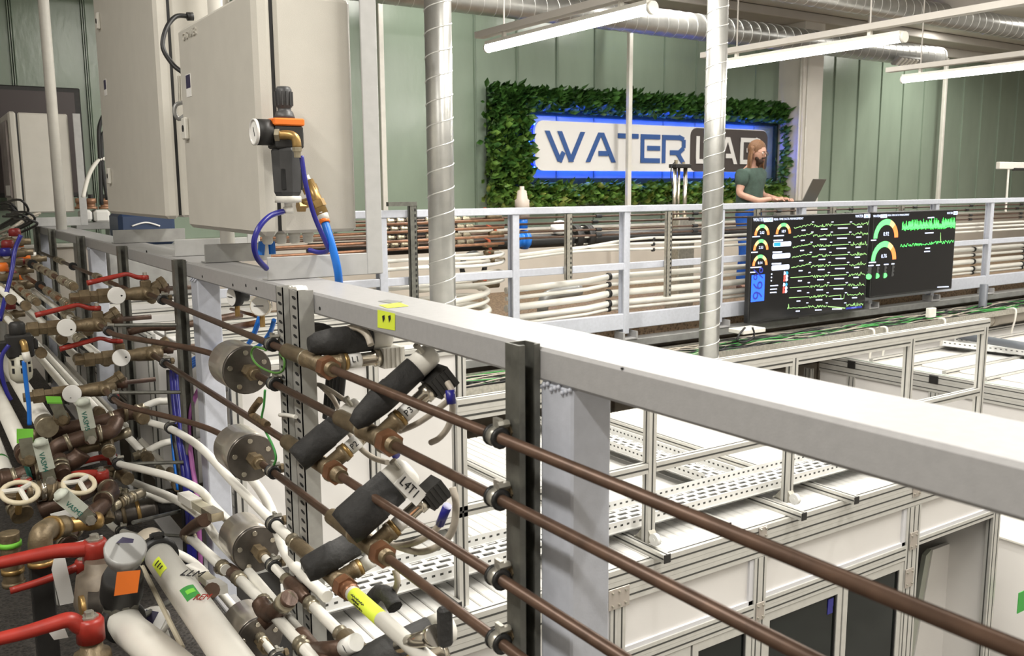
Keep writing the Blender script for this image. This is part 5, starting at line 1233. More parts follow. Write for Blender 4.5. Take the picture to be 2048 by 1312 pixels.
# grey sensor cables with blue ferrules
def cabl(label, pts, r=0.008, m='cable', X=0.92):
    return one('sensor_cable', G().tube([N(p[0], p[1], X) for p in pts], r, 8, 7), m, label, 'cable')
cabl('beige cable arching above the topmost black jacket', [(682, 682), (690, 662), (712, 655), (733, 668), (742, 690)], 0.009)
cabl('grey cable looping below the second plug', [(895, 765), (905, 790), (880, 815), (838, 845), (800, 862)], 0.007)
cabl('grey cable hanging from the second plug behind the second copper pipe', [(893, 790), (905, 812), (898, 850), (880, 875), (862, 885)], 0.007)
cabl('grey cable sweeping from the slotted strut to the large jacket', [(640, 770), (668, 800), (690, 850), (715, 890), (745, 915), (775, 925)], 0.007)
cabl('grey cable rising from the slotted strut past the black hoses', [(600, 800), (630, 770), (660, 780), (700, 808)], 0.006)
cabl('grey cable drooping from the fourth plug', [(905, 975), (912, 1010), (905, 1060), (880, 1090), (840, 1104), (800, 1095), (770, 1085)], 0.008)
cabl('grey cable curving back above the fourth valve', [(888, 1030), (870, 1060), (830, 1085), (790, 1092)], 0.008)
cabl('grey cable hanging below the fourth valve', [(790, 1140), (795, 1165), (785, 1195), (790, 1220)], 0.008)
for i, (a, b) in enumerate([((900, 780), (903, 808)), ((895, 1012), (880, 1048)), ((785, 900), (793, 912))]):
    one('ferrule', G().cyl(N(a[0], a[1], 0.91), N(b[0], b[1], 0.91), 0.010, 10), 'navy', ['blue ferrule below the second plug', 'blue ferrule below the fourth plug', 'blue ferrule behind the hex nut of the second copper pipe'][i], 'ferrule')
for k in range(5):
    one('black_hose', G().tube([N(618, 650 + k * 5, 0.96), N(655 + k * 3, 655 + k * 5, 0.97), N(690 - k * 2, 690 + k * 3, 0.97), N(688 - k * 7, 740, 0.97), N(682 - k * 8, 800 + k * 9, 0.97)], 0.008, 8, 5), 'rubber', ['outermost', 'second', 'third', 'fourth', 'innermost'][k] + ' black hose of the bundle looping behind the topmost valve', 'hose', 'black hoses behind the topmost valve')
gw = one('earth_wire', G().tube([N(532, 700), N(510, 694), N(503, 710), N(515, 730), N(545, 745), N(565, 742), N(569, 722), N(560, 706)], 0.0035, 6, 6), mat('green yellow wire', (0.10, 0.26, 0.05), 0.4), 'green yellow earth wire looped over the uppermost polished cylinder', 'wire')
one('earth_wire', G().tube([N(530, 780), N(528, 810), N(524, 845), N(545, 890), N(552, 915), N(548, 930)], 0.0035, 6, 6), 'green', 'green earth wire hanging down the slotted strut to the second cylinder', 'wire')
one('dirt_clump', G().tube([N(520, 800), N(503, 825), N(512, 835), N(535, 850)], 0.011, 7, 4), mat('brown tape', (0.13, 0.085, 0.04), 0.8, 0, 0.5, 60), 'brown wrapped wire bunch left of the slotted strut', 'wire')
one('cable_tie', G().tube([N(560, 830, 0.848), N(572, 830, 0.846), N(592, 834, 0.846)], 0.006, 7, 3), 'white', 'white tie knob on the slotted strut', 'tie')
# ---- white runs of the lower rows
RW = 0.0125
def coup(par, p, d, r=RW, n=1, m='nickel'):
    d = V(d).normalized()
    obj('press_collar', G().lathe(p, d, [(0, r * 1.08), (0.008, r * 1.45), (0.016, r * 1.2), (0.03, r * 1.2), (0.036, r * 1.4), (0.042, r * 1.1)], 12), m, par)
w5 = pipe('white_pipe', 'upper white plastic pipe sweeping down from the brown tee to the fifth valve', [V((NX - 0.08, 4.02, Z5 + 0.02)), V((NX - 0.04, 3.9, Z5 + 0.015)), V((NX, 3.72, Z5 + 0.02)), V((NX, 3.3, Z5 + 0.045)), V((NX, 2.9, Z5 + 0.02)), V((NX, 2.45, Z5)), V((NX, 2.35, Z5))], 0.0145, 'white', 12, 6)
clamp(w5, NX, 2.52, Z5, 0.0145); clamp(w5, NX, 3.76, Z5 + 0.02, 0.0145)
coup(w5, (NX, 2.38, Z5), -UY, 0.0145)
y5 = yat(702, Z5)
w5b = pipe('white_pipe', 'thick white pipe carrying a yellow handwritten note', [(NX, y5, Z5), (NX, 0.6, Z5)], 0.0185, 'white', 14)
coup(w5b, (NX, y5 + 0.035, Z5), -UY, 0.0165, 1, 'copper2')
ya, yb = yat(672, Z5) - 0.02, yat(722, Z5)
nt_ = obj('note', G().lathe((NX, y5 - 0.02, Z5), -UY, [(0, 0.0189), (0.15, 0.0189)], 14), 'yellow', w5b)
for k, (dx, w) in enumerate([(0.0, 0.075), (0.004, 0.04), (-0.003, 0.05)]):
    q = V((NX, y5 - 0.035 - 0.0, Z5)); pts = []
    for i in range(18):
        yy = q.y - i * w / 9 * 0.5; a = 2.45 + k * 0.36 + 0.13 * math.sin(i * 2.6 + k)
        pts.append(V((NX + 0.0195 * math.cos(a), yy - k * 0.012, Z5 + 0.0195 * math.sin(a))))
    obj('handwriting', G().tube(pts, 0.0011, 4), 'ink', nt_)
w6 = pipe('white_pipe', 'white plastic pipe sweeping from the second brown tee to the third polished cylinder', [N(213, 888, 0.60), N(222, 908, 0.615), N(237, 927, 0.632), N(290, 940, 0.67), N(345, 955, 0.72), N(399, 980, 0.78), N(428, 1012, 0.82), V((NX, 2.88, Z6))], 0.0145, 'white', 12, 6)
clamp(w6, 0.632, N(237, 927, 0.632).y, N(237, 927, 0.632).z, 0.0145, False); obj('stay_rod', G().cyl((0.65, 3.80, Z6 + 0.03), (0.865, 3.66, Z6 + 0.035), 0.0075, 8), 'strut', w6)
w6b = pipe('white_pipe', 'short white pipe leaving the third polished cylinder through a clamp', [(NX, 2.69, Z6), (NX, 2.40, Z6)], 0.0125, 'white', 12)
clamp(w6b, NX, 2.55, Z6, 0.0125); coup(w6b, (NX, 2.70, Z6), -UY); coup(w6b, (NX, 2.45, Z6), -UY)
y6 = yat(590, Z6)
tb6 = thing('brown_tee', 'brown tee with a down-left branch below the slotted struts', 'pipe fitting', (NX, y6, Z6))
obj('body', G().lathe((NX, yat(578, Z6), Z6), -UY, [(0, 0.018), (0.01, 0.022), (0.10, 0.022), (0.11, 0.018), (0.14, 0.017)], 14), 'brown', tb6)
obj('branch', G().lathe((NX, yat(598, Z6), Z6), (-0.85, 0, -0.5), [(0, 0.02), (0.06, 0.02), (0.062, 0.023), (0.072, 0.023), (0.074, 0.02), (0.13, 0.02)], 14), 'brown', tb6)
obj('solder_ring', G().lathe(V((NX, yat(598, Z6), Z6)) + V((-0.85, 0, -0.5)).normalized() * 0.075, (-0.85, 0, -0.5), [(0, 0.0225), (0.012, 0.0225)], 14), 'nickel', tb6)
w6c = pipe('white_pipe', 'white pipe between the brown tee and the lowest bronze valve', [(NX, yat(620, Z6), Z6), (NX, yat(690, Z6), Z6)], 0.0155, 'white', 12)
coup(w6c, (NX, yat(617, Z6), Z6), -UY, 0.0145); coup(w6c, (NX, yat(677, Z6), Z6), -UY, 0.0145)
w7 = pipe('white_pipe', 'long white pipe passing left of the third polished cylinder', [N(259, 961, 0.72), N(290, 974, 0.735), N(332, 990, 0.76), N(370, 1010, 0.775), N(397, 1030, 0.785), N(418, 1054, 0.79), N(431, 1074, 0.795), N(461, 1106, 0.80), N(490, 1136, 0.80), N(545, 1200, 0.80), N(650, 1325, 0.80)], 0.0155, 'white', 12, 6)
w7b = pipe('white_pipe', 'white pipe behind the third polished cylinder going down to the slotted strut', [V((0.95, 3.3, Z6 + 0.12)), V((0.93, 2.9, Z6 + 0.09)), V((0.86, 2.5, Z6 + 0.04)), V((0.86, 2.2, Z6 + 0.03))], 0.017, 'white', 12, 5)
w8 = pipe('white_pipe', 'lowest white plastic pipe sweeping from the brown elbow past the plug couplings', [N(213, 1036, 0.61), N(224, 1052, 0.62), N(243, 1063, 0.64), N(285, 1078, 0.68), N(330, 1096, 0.72), N(370, 1114, 0.76), N(398, 1134, 0.785), N(425, 1165, 0.81), V((NX, 2.90, Z8 - 0.01))], 0.0145, 'white', 12, 6)
clamp(w8, 0.64, N(243, 1063, 0.64).y, N(243, 1063, 0.64).z, 0.0145, False); obj('stay_rod', G().cyl((0.65, 3.9, Z8 + 0.005), (0.865, 3.66, Z8 + 0.02), 0.0075, 8), 'strut', w8)
w8b = pipe('white_pipe', 'short white pipe leaving the lowest polished cylinder', [(NX, 2.72, Z8), (NX, 2.3, Z8)], 0.0125, 'white', 12)
clamp(w8b, NX, 2.56, Z8, 0.0125); coup(w8b, (NX, 2.72, Z8), -UY)
# elbowed white drops in front of the vessels
EXX = 0.74
def drop(label, e0, e1, e2, X, r=0.0165, head=None):
    """brown elbow at the top, white pipe running towards the camera"""
    a, b, c = N(*e0, X), N(*e1, X), N(*e2, X)
    t = thing('elbow_pipe', label, 'pipe', tuple(c))
    obj('elbow', G().tube([a, a.lerp(b, 0.55) + UZ * 0.006, b, b.lerp(c, 0.04), b.lerp(c, 0.08)], r * 1.35, 12, 4), 'brown', t)
    obj('pipe', G().cyl(b.lerp(c, 0.06), c, r, 14), 'white', t)
    coup(t, b.lerp(c, 0.06), c - b, r, 1)
    coup(t, c - (c - b).normalized() * 0.05, c - b, r, 1)
    return t
drop('white pipe with a brown elbow left of the third polished cylinder', (410, 1040), (372, 1068), (452, 1140), 0.74)
drop('white pipe with a brown elbow crossing before the thick white pipe', (425, 1180), (398, 1210), (482, 1330), 0.66)
drop('white pipe running from the brown socket down to the round brown elbow', (440, 1135), (470, 1150), (535, 1212), 0.76)
et = thing('round_elbow', 'round brown elbow with a slanting branch in front of the lowest cylinder', 'pipe fitting', tuple(N(535, 1220, 0.74)))
obj('elbow', G().tube([N(520, 1205, 0.74), N(532, 1226, 0.74), N(553, 1222, 0.74), N(580, 1195, 0.76)], 0.024, 12, 5), 'brown', et)
obj('solder_ring', G().cyl(N(566, 1209, 0.75), N(573, 1202, 0.75), 0.027, 14), 'nickel', et)
dr3 = pipe('white_pipe', 'white pipe from the round brown elbow towards the bottom edge', [N(550, 1232, 0.74), N(640, 1330, 0.74)], 0.0155, 'white', 12); coup(dr3, N(598, 1284, 0.74), N(640, 1330, 0.74) - N(598, 1284, 0.74), 0.0155)
lb_ = thing('bottom_tee', 'brown tee at the bottom edge below the lowest jacket', 'pipe fitting', tuple(N(620, 1290, 0.76)))
obj('body', G().tube([N(600, 1270, 0.76), N(625, 1300, 0.76), N(660, 1330, 0.76)], 0.024, 12, 3).cyl(N(625, 1300, 0.76), N(690, 1296, 0.78), 0.02, 12), 'brown', lb_)
tg_ = obj('tag', G().cyl(N(690, 1296, 0.78), N(712, 1284, 0.79), 0.0215, 14), 'paper', lb_)
text('P2', N(690, 1302, 0.758), (N(714, 1290, 0.758) - N(690, 1302, 0.758)), UZ, 0.022, 'ink', tg_, 'tag_lettering')
# grey plug couplings with red marks
def coupling(label, a, b, X, swap=False):
    A, B_ = N(*a, X), N(*b, X); d = (B_ - A); L = d.length; dn = d.normalized(); wv = dn.cross(UY).normalized(); dv = wv.cross(dn)
    t = thing('plug_coupling', label, 'coupling', tuple(A))
    obj('housing', G().obox(A + dn * L * 0.2, dn * L * 0.22, wv * 0.021, dv * 0.015), 'offwhite', t)
    obj('latch', G().obox(A + dn * L * 0.58, dn * L * 0.17, wv * 0.017, dv * 0.012), mat('khaki plastic', (0.42, 0.39, 0.29), 0.4), t)
    obj('tail', G().obox(A + dn * L * 0.9, dn * L * 0.15, wv * 0.020, dv * 0.014), 'offwhite' if swap else 'nickel', t)
    obj('red_mark', G().obox(A + dn * L * 0.08 - dv * 0.0155 * (1 if dv.y > 0 else -1), dn * 0.005, wv * 0.007, dv * 0.001), 'red', t)
    if swap: obj('red_mark', G().obox(A + dn * L * 0.95 - dv * 0.0155 * (1 if dv.y > 0 else -1), dn * 0.005, wv * 0.007, dv * 0.001), 'red', t)
    return t
coupling('grey plug coupling with a red mark left of the third polished cylinder', (368, 992), (432, 1032), 0.77)
coupling('grey plug coupling with two red marks above the lowest polished cylinder', (384, 1136), (440, 1178), 0.73, True)
# ---- hoses hanging down behind the second post
for k in range(4):
    one('air_hose', G().tube([N(520, 640 - k * 3, 0.98), N(495, 690, 0.97), N(455, 700 + k * 3, 0.96), N(415, 706 + k * 4, 0.96), N(380, 722 + k * 5, 0.95), N(356, 752 + k * 5, 0.93), N(344 + k * 2, 800, 0.90), N(345 + k * 4, 880, 0.88), N(356 + k * 5, 980, 0.87)], 0.0075, 8, 5), 'blue', ['topmost', 'second', 'third', 'lowest'][k] + ' bright blue hose of the bundle arching behind the strut to the uppermost cylinder', 'hose', 'blue hoses at the second post')
one('air_hose', G().tube([N(548, 640, 1.0), N(540, 665, 1.0), N(520, 690, 1.0), N(500, 700, 1.0)], 0.008, 8, 5), 'blue', 'blue hose end between the post and the slotted strut', 'hose')
one('violet_cable', G().tube([N(430, 745, 0.95), N(408, 765, 0.93), N(388, 800, 0.90), N(378, 850, 0.88), N(383, 920, 0.87), N(394, 990, 0.86), N(398, 1060, 0.86), N(400, 1150, 0.86), N(380, 1230, 0.84), N(360, 1330, 0.82)], 0.0095, 8, 6), 'violet', 'violet cable running down beside the second post', 'cable')
for k in range(3):
    one('navy_cable', G().tube([N(338 + 6 * k, 740, 0.88), N(341 + 7 * k, 800, 0.87), N(350 + 8 * k, 880, 0.86), N(362 + 8 * k, 960, 0.85), N(372 + 8 * k, 1100, 0.85), N(372 + 9 * k, 1320, 0.83)], 0.012, 8, 5), ('rubber', 'navy', 'navy')[k], ['black', 'navy', 'navy outer'][k] + ' cable of the vertical bundle left of the violet cable', 'cable')
# dial gauges under the handrail
for i, (px, py, X, up_) in enumerate([(463, 594, 0.93, 0), (520, 612, 0.95, 1)]):
    q = N(px, py, X); t = thing('dial_gauge', ['small white dial gauge seen at an angle below the handrail', 'white dial gauge half hidden by the left slotted strut'][i], 'gauge', tuple(q))
    d = V((-0.5, -0.75, 0.1)) if i else V((-0.95, -0.2, 0))
    obj('case', G().lathe(q, -d, [(0, 0.034), (0.03, 0.034), (0.032, 0.02), (0.06, 0.02)], 18), 'black' if not i else 'chrome', t)
    fc_ = obj('face', G().lathe(q, d, [(0, 0.031), (0.002, 0.031)], 18), 'paper', t)
    obj('needle', G().bar(q + d.normalized() * 0.004 - UZ * 0.0 - UY * 0.0 + d.cross(UZ).normalized() * 0.02, q + d.normalized() * 0.004 - d.cross(UZ).normalized() * 0.012, 0.003, 0.001, tuple(d)), 'ink', fc_)
    obj('stem', G().cyl(q - d.normalized() * 0.02, q - d.normalized() * 0.02 - UZ * 0.07, 0.009, 8), 'brass', t)
pipe('copper_pipe', 'bright copper pipe behind the second post below the dial gauges', [N(464, 655, 1.0), N(520, 645, 1.0)], 0.012, 'copper2')
pipe('copper_pipe', 'thin copper pipe rising left of the half hidden gauge', [N(462, 618, 1.0), N(520, 634, 1.0)], 0.006, 'copper2')
# ================================================================== VALVE MANIFOLD AT THE LEFT
def Q(px, py, Y=4.0): return P(px, py, Y=Y)
def lever(par, p, pts, m='red', w=0.022, h=0.012, name='lever', nut=True):
    """bent flat lever: p hub, pts following points"""
    g = G(); a = [V(p)] + [V(q) for q in pts]
    g.tube(a, lambda t: w * 0.62 * (0.75 + 0.25 * abs(1 - 2 * t)), 8, 4)
    g.lathe(V(p) + UZ * -h, UZ, [(0, w * 0.9), (h * 1.6, w * 0.9), (h * 2, w * 0.7)], 14)
    l = obj(name, g, m, par)
    if nut: obj('lever_nut', G().lathe(V(p) + UZ * h, UZ, [(0, w * 0.5), (0.012, w * 0.5)], 6), 'zinc', l)
    return l
def dial_valve(label, x, z, y=4.05, hand=None, disc=True, s=1.0):
    t = thing('strainer_valve', label, 'valve', (x - 0.12, y, z))
    c = V((x, y, z)); r = 0.030 * s
    g = G().lathe(c + V((0.05, 0, 0)), -UX, [(0, r * 0.8), (0.012, r * 0.95), (0.05, r * 1.05), (0.10, r * 0.95), (0.12, r * 0.8), (0.17, r * 0.8), (0.172, r), (0.20, r), (0.202, r * 0.85)], 14)
    g.lathe(c + V((0.0, 0.01, 0)), -UY, [(0, r), (0.035, r * 0.95), (0.04, r * 0.75), (0.055, r * 0.75), (0.057, r * 0.6), (0.075, r * 0.55)], 14)
    obj('body', g, 'bronze', t)
    obj('hex_end', G().lathe(c + V((-0.145, 0, 0)), -UX, [(0, r * 1.12), (0.045, r * 1.12), (0.046, r * 0.85), (0.075, r * 0.85), (0.077, r * 1.08), (0.115, r * 1.08), (0.117, r * 0.75), (0.15, r * 0.7)], 6, None, 0.2), 'bronze', t)
    obj('strainer_leg', G().lathe(c + V((-0.01, 0, 0)), V((0.75, 0.1, 0.35)), [(0.02, r * 0.75), (0.075, r * 0.75), (0.077, r * 0.95), (0.10, r * 0.95)], 8), 'bronze', t)
    if disc:
        d = c + V((-0.125, -0.045, 0.002))
        dd = obj('dial', G().lathe(d, V((0.06, -1, 0.12)), [(0, 0.036), (0.006, 0.036), (0.008, 0.034)], 24), 'paper', t)
        a = random.uniform(0, 6.28); obj('dial_hole', G().cyl(d + V((0.018 * math.cos(a), -0.0095, 0.018 * math.sin(a))), d + V((0.018 * math.cos(a), -0.008, 0.018 * math.sin(a) + 0.001)), 0.004, 8), 'hole', dd)
        obj('dial_stem', G().cyl(d + V((0, 0.0, 0)), d + V((0, 0.04, 0)), 0.018, 10), 'bronze', t)
    st = obj('stub', G().lathe(c + V((0.05, 0.01, 0.012)), UX, [(0, 0.02), (0.02, 0.02), (0.022, 0.024), (0.045, 0.024), (0.047, 0.0105), (0.16, 0.0105)], 10), 'brown', t)
    if hand:
        hb = c + V((hand[0], 0.0, 0.055))
        obj('stem_block', G().bbox(hb - V((0.02, 0.018, 0.045)), hb + V((0.02, 0.018, 0.0)), 0.004), 'bronze', t)
        lever(t, hb + UZ * 0.012, [hb + V((-0.03, 0, 0.014)), hb + V((-0.07, -0.01, 0.030)), hb + V((-0.11, -0.02, 0.026)), hb + V((-0.23, -0.03, 0.004))], 'red', 0.018, 0.009)
    return t
dial_valve('topmost bronze valve with a white dial, starting the topmost copper pipe', NX, Z1, 4.05, (0.0,))
dial_valve('second bronze valve with a white dial, left of the topmost one', 0.63, Z2, 4.02, (0.0,))
dial_valve('third bronze valve with a white dial, starting the third copper pipe', NX, Z3, 4.05, (-0.12,))
dial_valve('lowest bronze valve with a white dial, at the left above the brown tees', 0.63, Z4, 4.02, None)
# runs going away from the manifold to the far end, copper or white, with press fittings
def run(label, a, X, m, r, fits, far=7.9, clampat=None):
    p = N(a[0], a[1], X); t = thing('pipe_run', label, 'pipe', tuple(p))
    p.y = 4.09
    obj('run', G().cyl(p, V((X, far, p.z)), r, 10), m, t)
    obj('end_socket', G().lathe(p - UY * 0.01, UY, [(0, r * 1.5), (0.05, r * 1.5), (0.055, r * 1.25), (0.07, r * 1.2)], 10), 'bronze', t)
    L = far - p.y
    for f in fits:
        q = V((X, p.y + f, p.z))
        obj('press_fitting', G().lathe(q, UY, [(0, r * 1.7), (0.02, r * 1.9), (0.022, r * 1.4), (0.055, r * 1.4), (0.058, r * 1.9), (0.078, r * 1.9), (0.08, r * 1.3), (0.11, r * 1.3), (0.112, r * 1.8), (0.13, r * 1.7)], 10), 'nickel', t)
    for f in (clampat or []):
        q = V((X, p.y + f, p.z)); obj('clamp', G().cyl(q, q + UY * 0.03, r + 0.014, 12), 'rubber', t)
    return t
run('copper run with press fittings leading to the topmost dial valve lever', (245, 575), 0.86, 'copper', 0.011, (0.15, 0.95, 1.25, 2.6, 2.8), 7.9, (2.15,))
run('run of press fittings ending at the left of the topmost dial valve', (170, 585), 0.56, 'copper', 0.011, (0.02, 0.25, 0.6, 0.85, 1.1, 1.5, 1.9), 7.4, (1.4,))
run('thin copper run in front of the third post', (160, 625), 0.545, 'copper2', 0.011, (0.1, 0.4, 0.65, 1.6), 7.4, (1.0, 2.0))
run('run of press fittings just above the second red lever', (118, 640), 0.42, 'copper2', 0.010, (0.05, 0.3, 0.6, 0.9, 1.2), 7.0)
run('topmost white run passing left of the second dial valve', (100, 655), 0.38, 'white', 0.013, (1.0,), 7.0, (0.9,))
run('second white run behind the black air regulator', (80, 655), 0.33, 'white', 0.0135, (0.5,), 6.8, (0.6,))
run('white run passing under the second dial', (172, 722), 0.5, 'white', 0.0145, (), 7.2, (0.35, 1.6))
run('white run under the third red lever, upper', (130, 760), 0.42, 'white', 0.0145, (0.9,), 7.0, (0.5,))
run('white run right of the black air regulator', (112, 752), 0.37, 'white', 0.0135, (0.8,), 6.8)
run('white run passing left of the third dial', (176, 735), 0.56, 'white', 0.016, (), 7.2, (0.28,))
run('white run between the second and third dial valves', (240, 745), 0.66, 'white', 0.016, (0.6,), 7.4, (0.5,))
run('white run ending at the third dial valve', (215, 690), 0.60, 'white', 0.014, (0.0, 0.2, 0.5), 7.4)
run('white run below the lowest dial', (165, 815), 0.56, 'white', 0.018, (), 7.2)
run('white run right of the lowest dial', (198, 825), 0.62, 'white', 0.0165, (), 7.2)
run('white run under the brown manifold near the third post', (262, 880), 0.80, 'white', 0.017, (), 7.6)
run('lower white run under the brown manifold', (300, 900), 0.90, 'white', 0.014, (), 7.6)
run('white run seen between the strut and the second post', (345, 960), 0.92, 'white', 0.016, (0.2,), 7.6)
# small branch pipes crossing from the manifold to the well
for i, (a, b, X0) in enumerate([((255, 665), (350, 653), 0.86), ((285, 815), (345, 800), 0.86), ((290, 905), (356, 880), 0.86), ((250, 985), (345, 1000), 0.86)]):
    p, q = Q(a[0], a[1], 4.15), Q(b[0], b[1], 4.15)
    t = thing('cross_pipe', ['topmost', 'second', 'third', 'lowest'][i] + ' white pipe stub crossing from the manifold towards the well', 'pipe', tuple(p))
    obj('run', G().tube([p, p.lerp(q, 0.5) + UZ * 0.01, q, q + V((0.3, 0, 0.03))], 0.016, 10, 4), 'white' if i else 'brown', t)
    if i:
        obj('hose_tail', G().lathe(p - (q - p).normalized() * 0.05, q - p, [(0, 0.018), (0.02, 0.018), (0.022, 0.022), (0.03, 0.022), (0.032, 0.018), (0.045, 0.018), (0.047, 0.021), (0.055, 0.021), (0.057, 0.017), (0.075, 0.016)], 12), 'nickel', t)
# brown manifold bodies with tees; px polylines on the manifold plane
def chain(name, label, pts, r, m='brown', Y=4.0, rings=(), sockets=()):
    q = [Q(p[0], p[1], Y if len(p) < 3 else p[2]) for p in pts]
    t = thing(name, label, 'pipe fitting', tuple(q[0]))
    obj('body', G().tube(q, r, 14, 4), m, t)
    for (a, m2) in rings:
        f = a * (len(q) - 1); i = min(int(f), len(q) - 2); c = q[i].lerp(q[i + 1], f - i); d = (q[i + 1] - q[i]).normalized()
        obj('joint_ring', G().cyl(c - d * 0.008, c + d * 0.008, r * 1.14, 14), m2, t)
    for (a, b, r2, m2) in sockets:
        A, B2 = Q(a[0], a[1], Y if len(a) < 3 else a[2]), Q(b[0], b[1], Y if len(b) < 3 else b[2])
        L = (B2 - A).length
        obj('socket', G().lathe(A, B2 - A, [(0, r2), (L * 0.6, r2), (L * 0.62, r2 * 1.18), (L * 0.9, r2 * 1.18), (L, r2)], 12), m2, t)
    return t
chain('brown_manifold', 'upper long brown manifold arm with a brass end below the lowest dial', [(92, 868), (130, 858), (185, 848), (222, 838), (250, 828), (272, 826)], 0.030, 'brown', 4.0, ((0.02, 'nickel'), (0.62, 'nickel'), (0.8, 'bronze')), (((92, 868), (64, 872), 0.022, 'bronze'), ((272, 826), (288, 838, 3.9), 0.024, 'bronze'), ((135, 850), (112, 835), 0.022, 'brown')))
chain('brown_manifold', 'second brown manifold arm, stepping down left of the first', [(232, 842, 3.9), (222, 862, 3.85), (190, 868, 3.85), (150, 880, 3.85), (115, 893, 3.85), (105, 912, 3.85)], 0.031, 'brown', 3.85, ((0.35, 'nickel'), (0.68, 'nickel')), ())
chain('bronze_elbow', 'bronze elbow dropping into the second white pipe with a clamp', [(150, 902), (180, 893), (200, 890), (213, 882), (218, 905, 3.8)], 0.024, 'bronze', 3.9, ((0.55, 'nickel'), (0.95, 'nickel')), (((213, 882), (262, 862), 0.018, 'nickel'),))
chain('brown_manifold', 'third brown manifold arm behind the red lever with the white wheel', [(60, 945), (105, 938), (150, 920), (165, 905)], 0.034, 'brown', 3.8, ((0.1, 'nickel'), (0.4, 'nickel')), ())
chain('brown_tee', 'brown tee with a ribbed cap and teal paint below the second arm', [(120, 915, 3.75), (122, 935, 3.7), (128, 950, 3.65)], 0.026, 'brown', 3.7, ((0.35, 'nickel'), (0.6, 'nickel')), ())
chain('bronze_manifold', 'bronze manifold arm feeding the third white pipe from the red lever', [(175, 955), (205, 945), (235, 945), (256, 958, 3.85)], 0.026, 'bronze', 3.95, ((0.6, 'nickel'),), (((235, 945), (225, 930), 0.026, 'bronze'),))
chain('brown_manifold', 'long brown arm under the white hand wheel', [(80, 1022, 3.6), (120, 1005, 3.6), (165, 985, 3.65), (205, 965, 3.75), (222, 985, 3.6), (205, 1003, 3.5)], 0.032, 'brown', 3.6, ((0.72, 'nickel'), (0.98, 'nickel')), ())
chain('brown_manifold', 'slanting brown arm under the third white lever', [(208, 1010, 3.5), (180, 1032, 3.4), (150, 1055, 3.35), (128, 1072, 3.3), (138, 1090, 3.25)], 0.030, 'brown', 3.4, ((0.3, 'nickel'), (0.55, 'nickel'), (0.92, 'nickel')), (((208, 1010, 3.5), (216, 1042, 3.45), 0.022, 'bronze'),))
chain('bronze_tails', 'pair of ribbed nickel hose tails right of the slanting arm', [(222, 1015, 3.55), (250, 1000, 3.6), (285, 985, 3.65)], 0.02, 'nickel', 3.6, ((0.3, 'bronze'), (0.5, 'nickel'), (0.7, 'nickel')), ())
chain('black_union', 'large dark union between the slanting arm and the second post', [(228, 1034, 4.2), (270, 1024, 4.2), (312, 1014, 4.2)], 0.05, 'flange', 4.2, ((0.55, 'brass'), (0.2, 'bronze')), (((312, 1014, 4.2), (352, 1002, 4.2), 0.048, 'cap'),))
chain('brass_elbow', 'large green daubed brass elbow under the slanting brown arm', [(128, 1052, 3.2), (98, 1058, 3.15), (82, 1072, 3.1), (82, 1105, 3.1), (84, 1128, 3.1)], 0.036, 'bronze', 3.1, ((0.95, 'brass'), (0.2, 'brass')), (((128, 1052, 3.2), (200, 1040, 3.25), 0.026, 'brass'),))
chain('brass_union', 'tall brass union at the left edge with green daubs', [(18, 1065, 3.2), (20, 1090, 3.2), (25, 1130, 3.2), (28, 1172, 3.2)], 0.03, 'bronze', 3.2, ((0.3, 'lime'), (0.55, 'bronze'), (0.75, 'brass'), (0.95, 'bronze')), ())
chain('dark_coupling', 'dark green painted coupling at the left edge above the red lever', [(0, 960), (30, 955), (60, 945)], 0.034, 'brown', 3.8, ((0.5, 'nickel'), (0.95, 'tape')), ())
chain('bronze_valve', 'bronze valve body with a brown neck left of the slanting lever', [(30, 985, 3.5), (32, 1010, 3.5), (45, 1030, 3.45)], 0.032, 'bronze', 3.5, ((0.3, 'brown'), (0.6, 'nickel'), (0.95, 'bronze')), ())
chain('bronze_strainer', 'bronze strainer body with wire clips left of the hand wheel', [(55, 985, 3.6), (90, 980, 3.6), (125, 985, 3.6)], 0.036, 'bronze', 3.6, ((0.2, 'chrome'), (0.45, 'chrome'), (0.7, 'bronze')), ())
# red levers
def red_lever(label, pts, Y, w=0.022, post=None, hub=0):
    q = [Q(p[0], p[1], Y) for p in pts]
    t = thing('red_lever', label, 'lever', tuple(q[0]))
    obj('arm', G().tube(q, lambda f: w * (0.7 + 0.3 * (1 - f)), 8, 5), 'red', t)
    obj('hub', G().lathe(q[0] - UZ * w * 1.6, UZ, [(0, w * 1.45), (w * 2.2, w * 1.45), (w * 2.6, w * 1.2)], 16), 'red', t)
    n = obj('hub_nut', G().lathe(q[0] + UZ * w * 1.0, UZ, [(0, w * 0.95), (w * 0.2, w * 0.95), (w * 0.2, w * 0.5), (w * 0.7, w * 0.5)], 6), 'zinc', t)
    if post: obj('valve_body', G().lathe(q[0] - UZ * w * 1.6, -UZ, [(0, w * 1.1), (0.03, w * 1.2), (0.035, w * 1.9), (0.10, w * 2.2), (0.13, w * 1.7), (post, w * 1.6)], 14), 'bronze', t)
    return t
red_lever('longest red lever in the lower left, with its hub beside white paper', [(190, 1096), (150, 1100), (110, 1103), (50, 1115), (-20, 1130)], 2.9, 0.026, 0.2)
red_lever('dark red lever behind the black column', [(165, 1128), (140, 1140), (90, 1160), (20, 1182)], 3.05, 0.016)
red_lever('red lever along the bottom left edge over the dark floor', [(180, 1252), (160, 1252), (138, 1240), (100, 1250), (50, 1265), (-20, 1282)], 2.45, 0.024, 0.12)
red_lever('bright red lever ending at a brown arm below the teal marked levers', [(203, 950), (180, 948), (150, 950), (110, 958), (80, 966)], 3.7, 0.019)
red_lever('thin red lever half hidden behind the brown arms, upper', [(225, 916), (205, 915), (180, 920), (165, 925)], 3.95, 0.015)
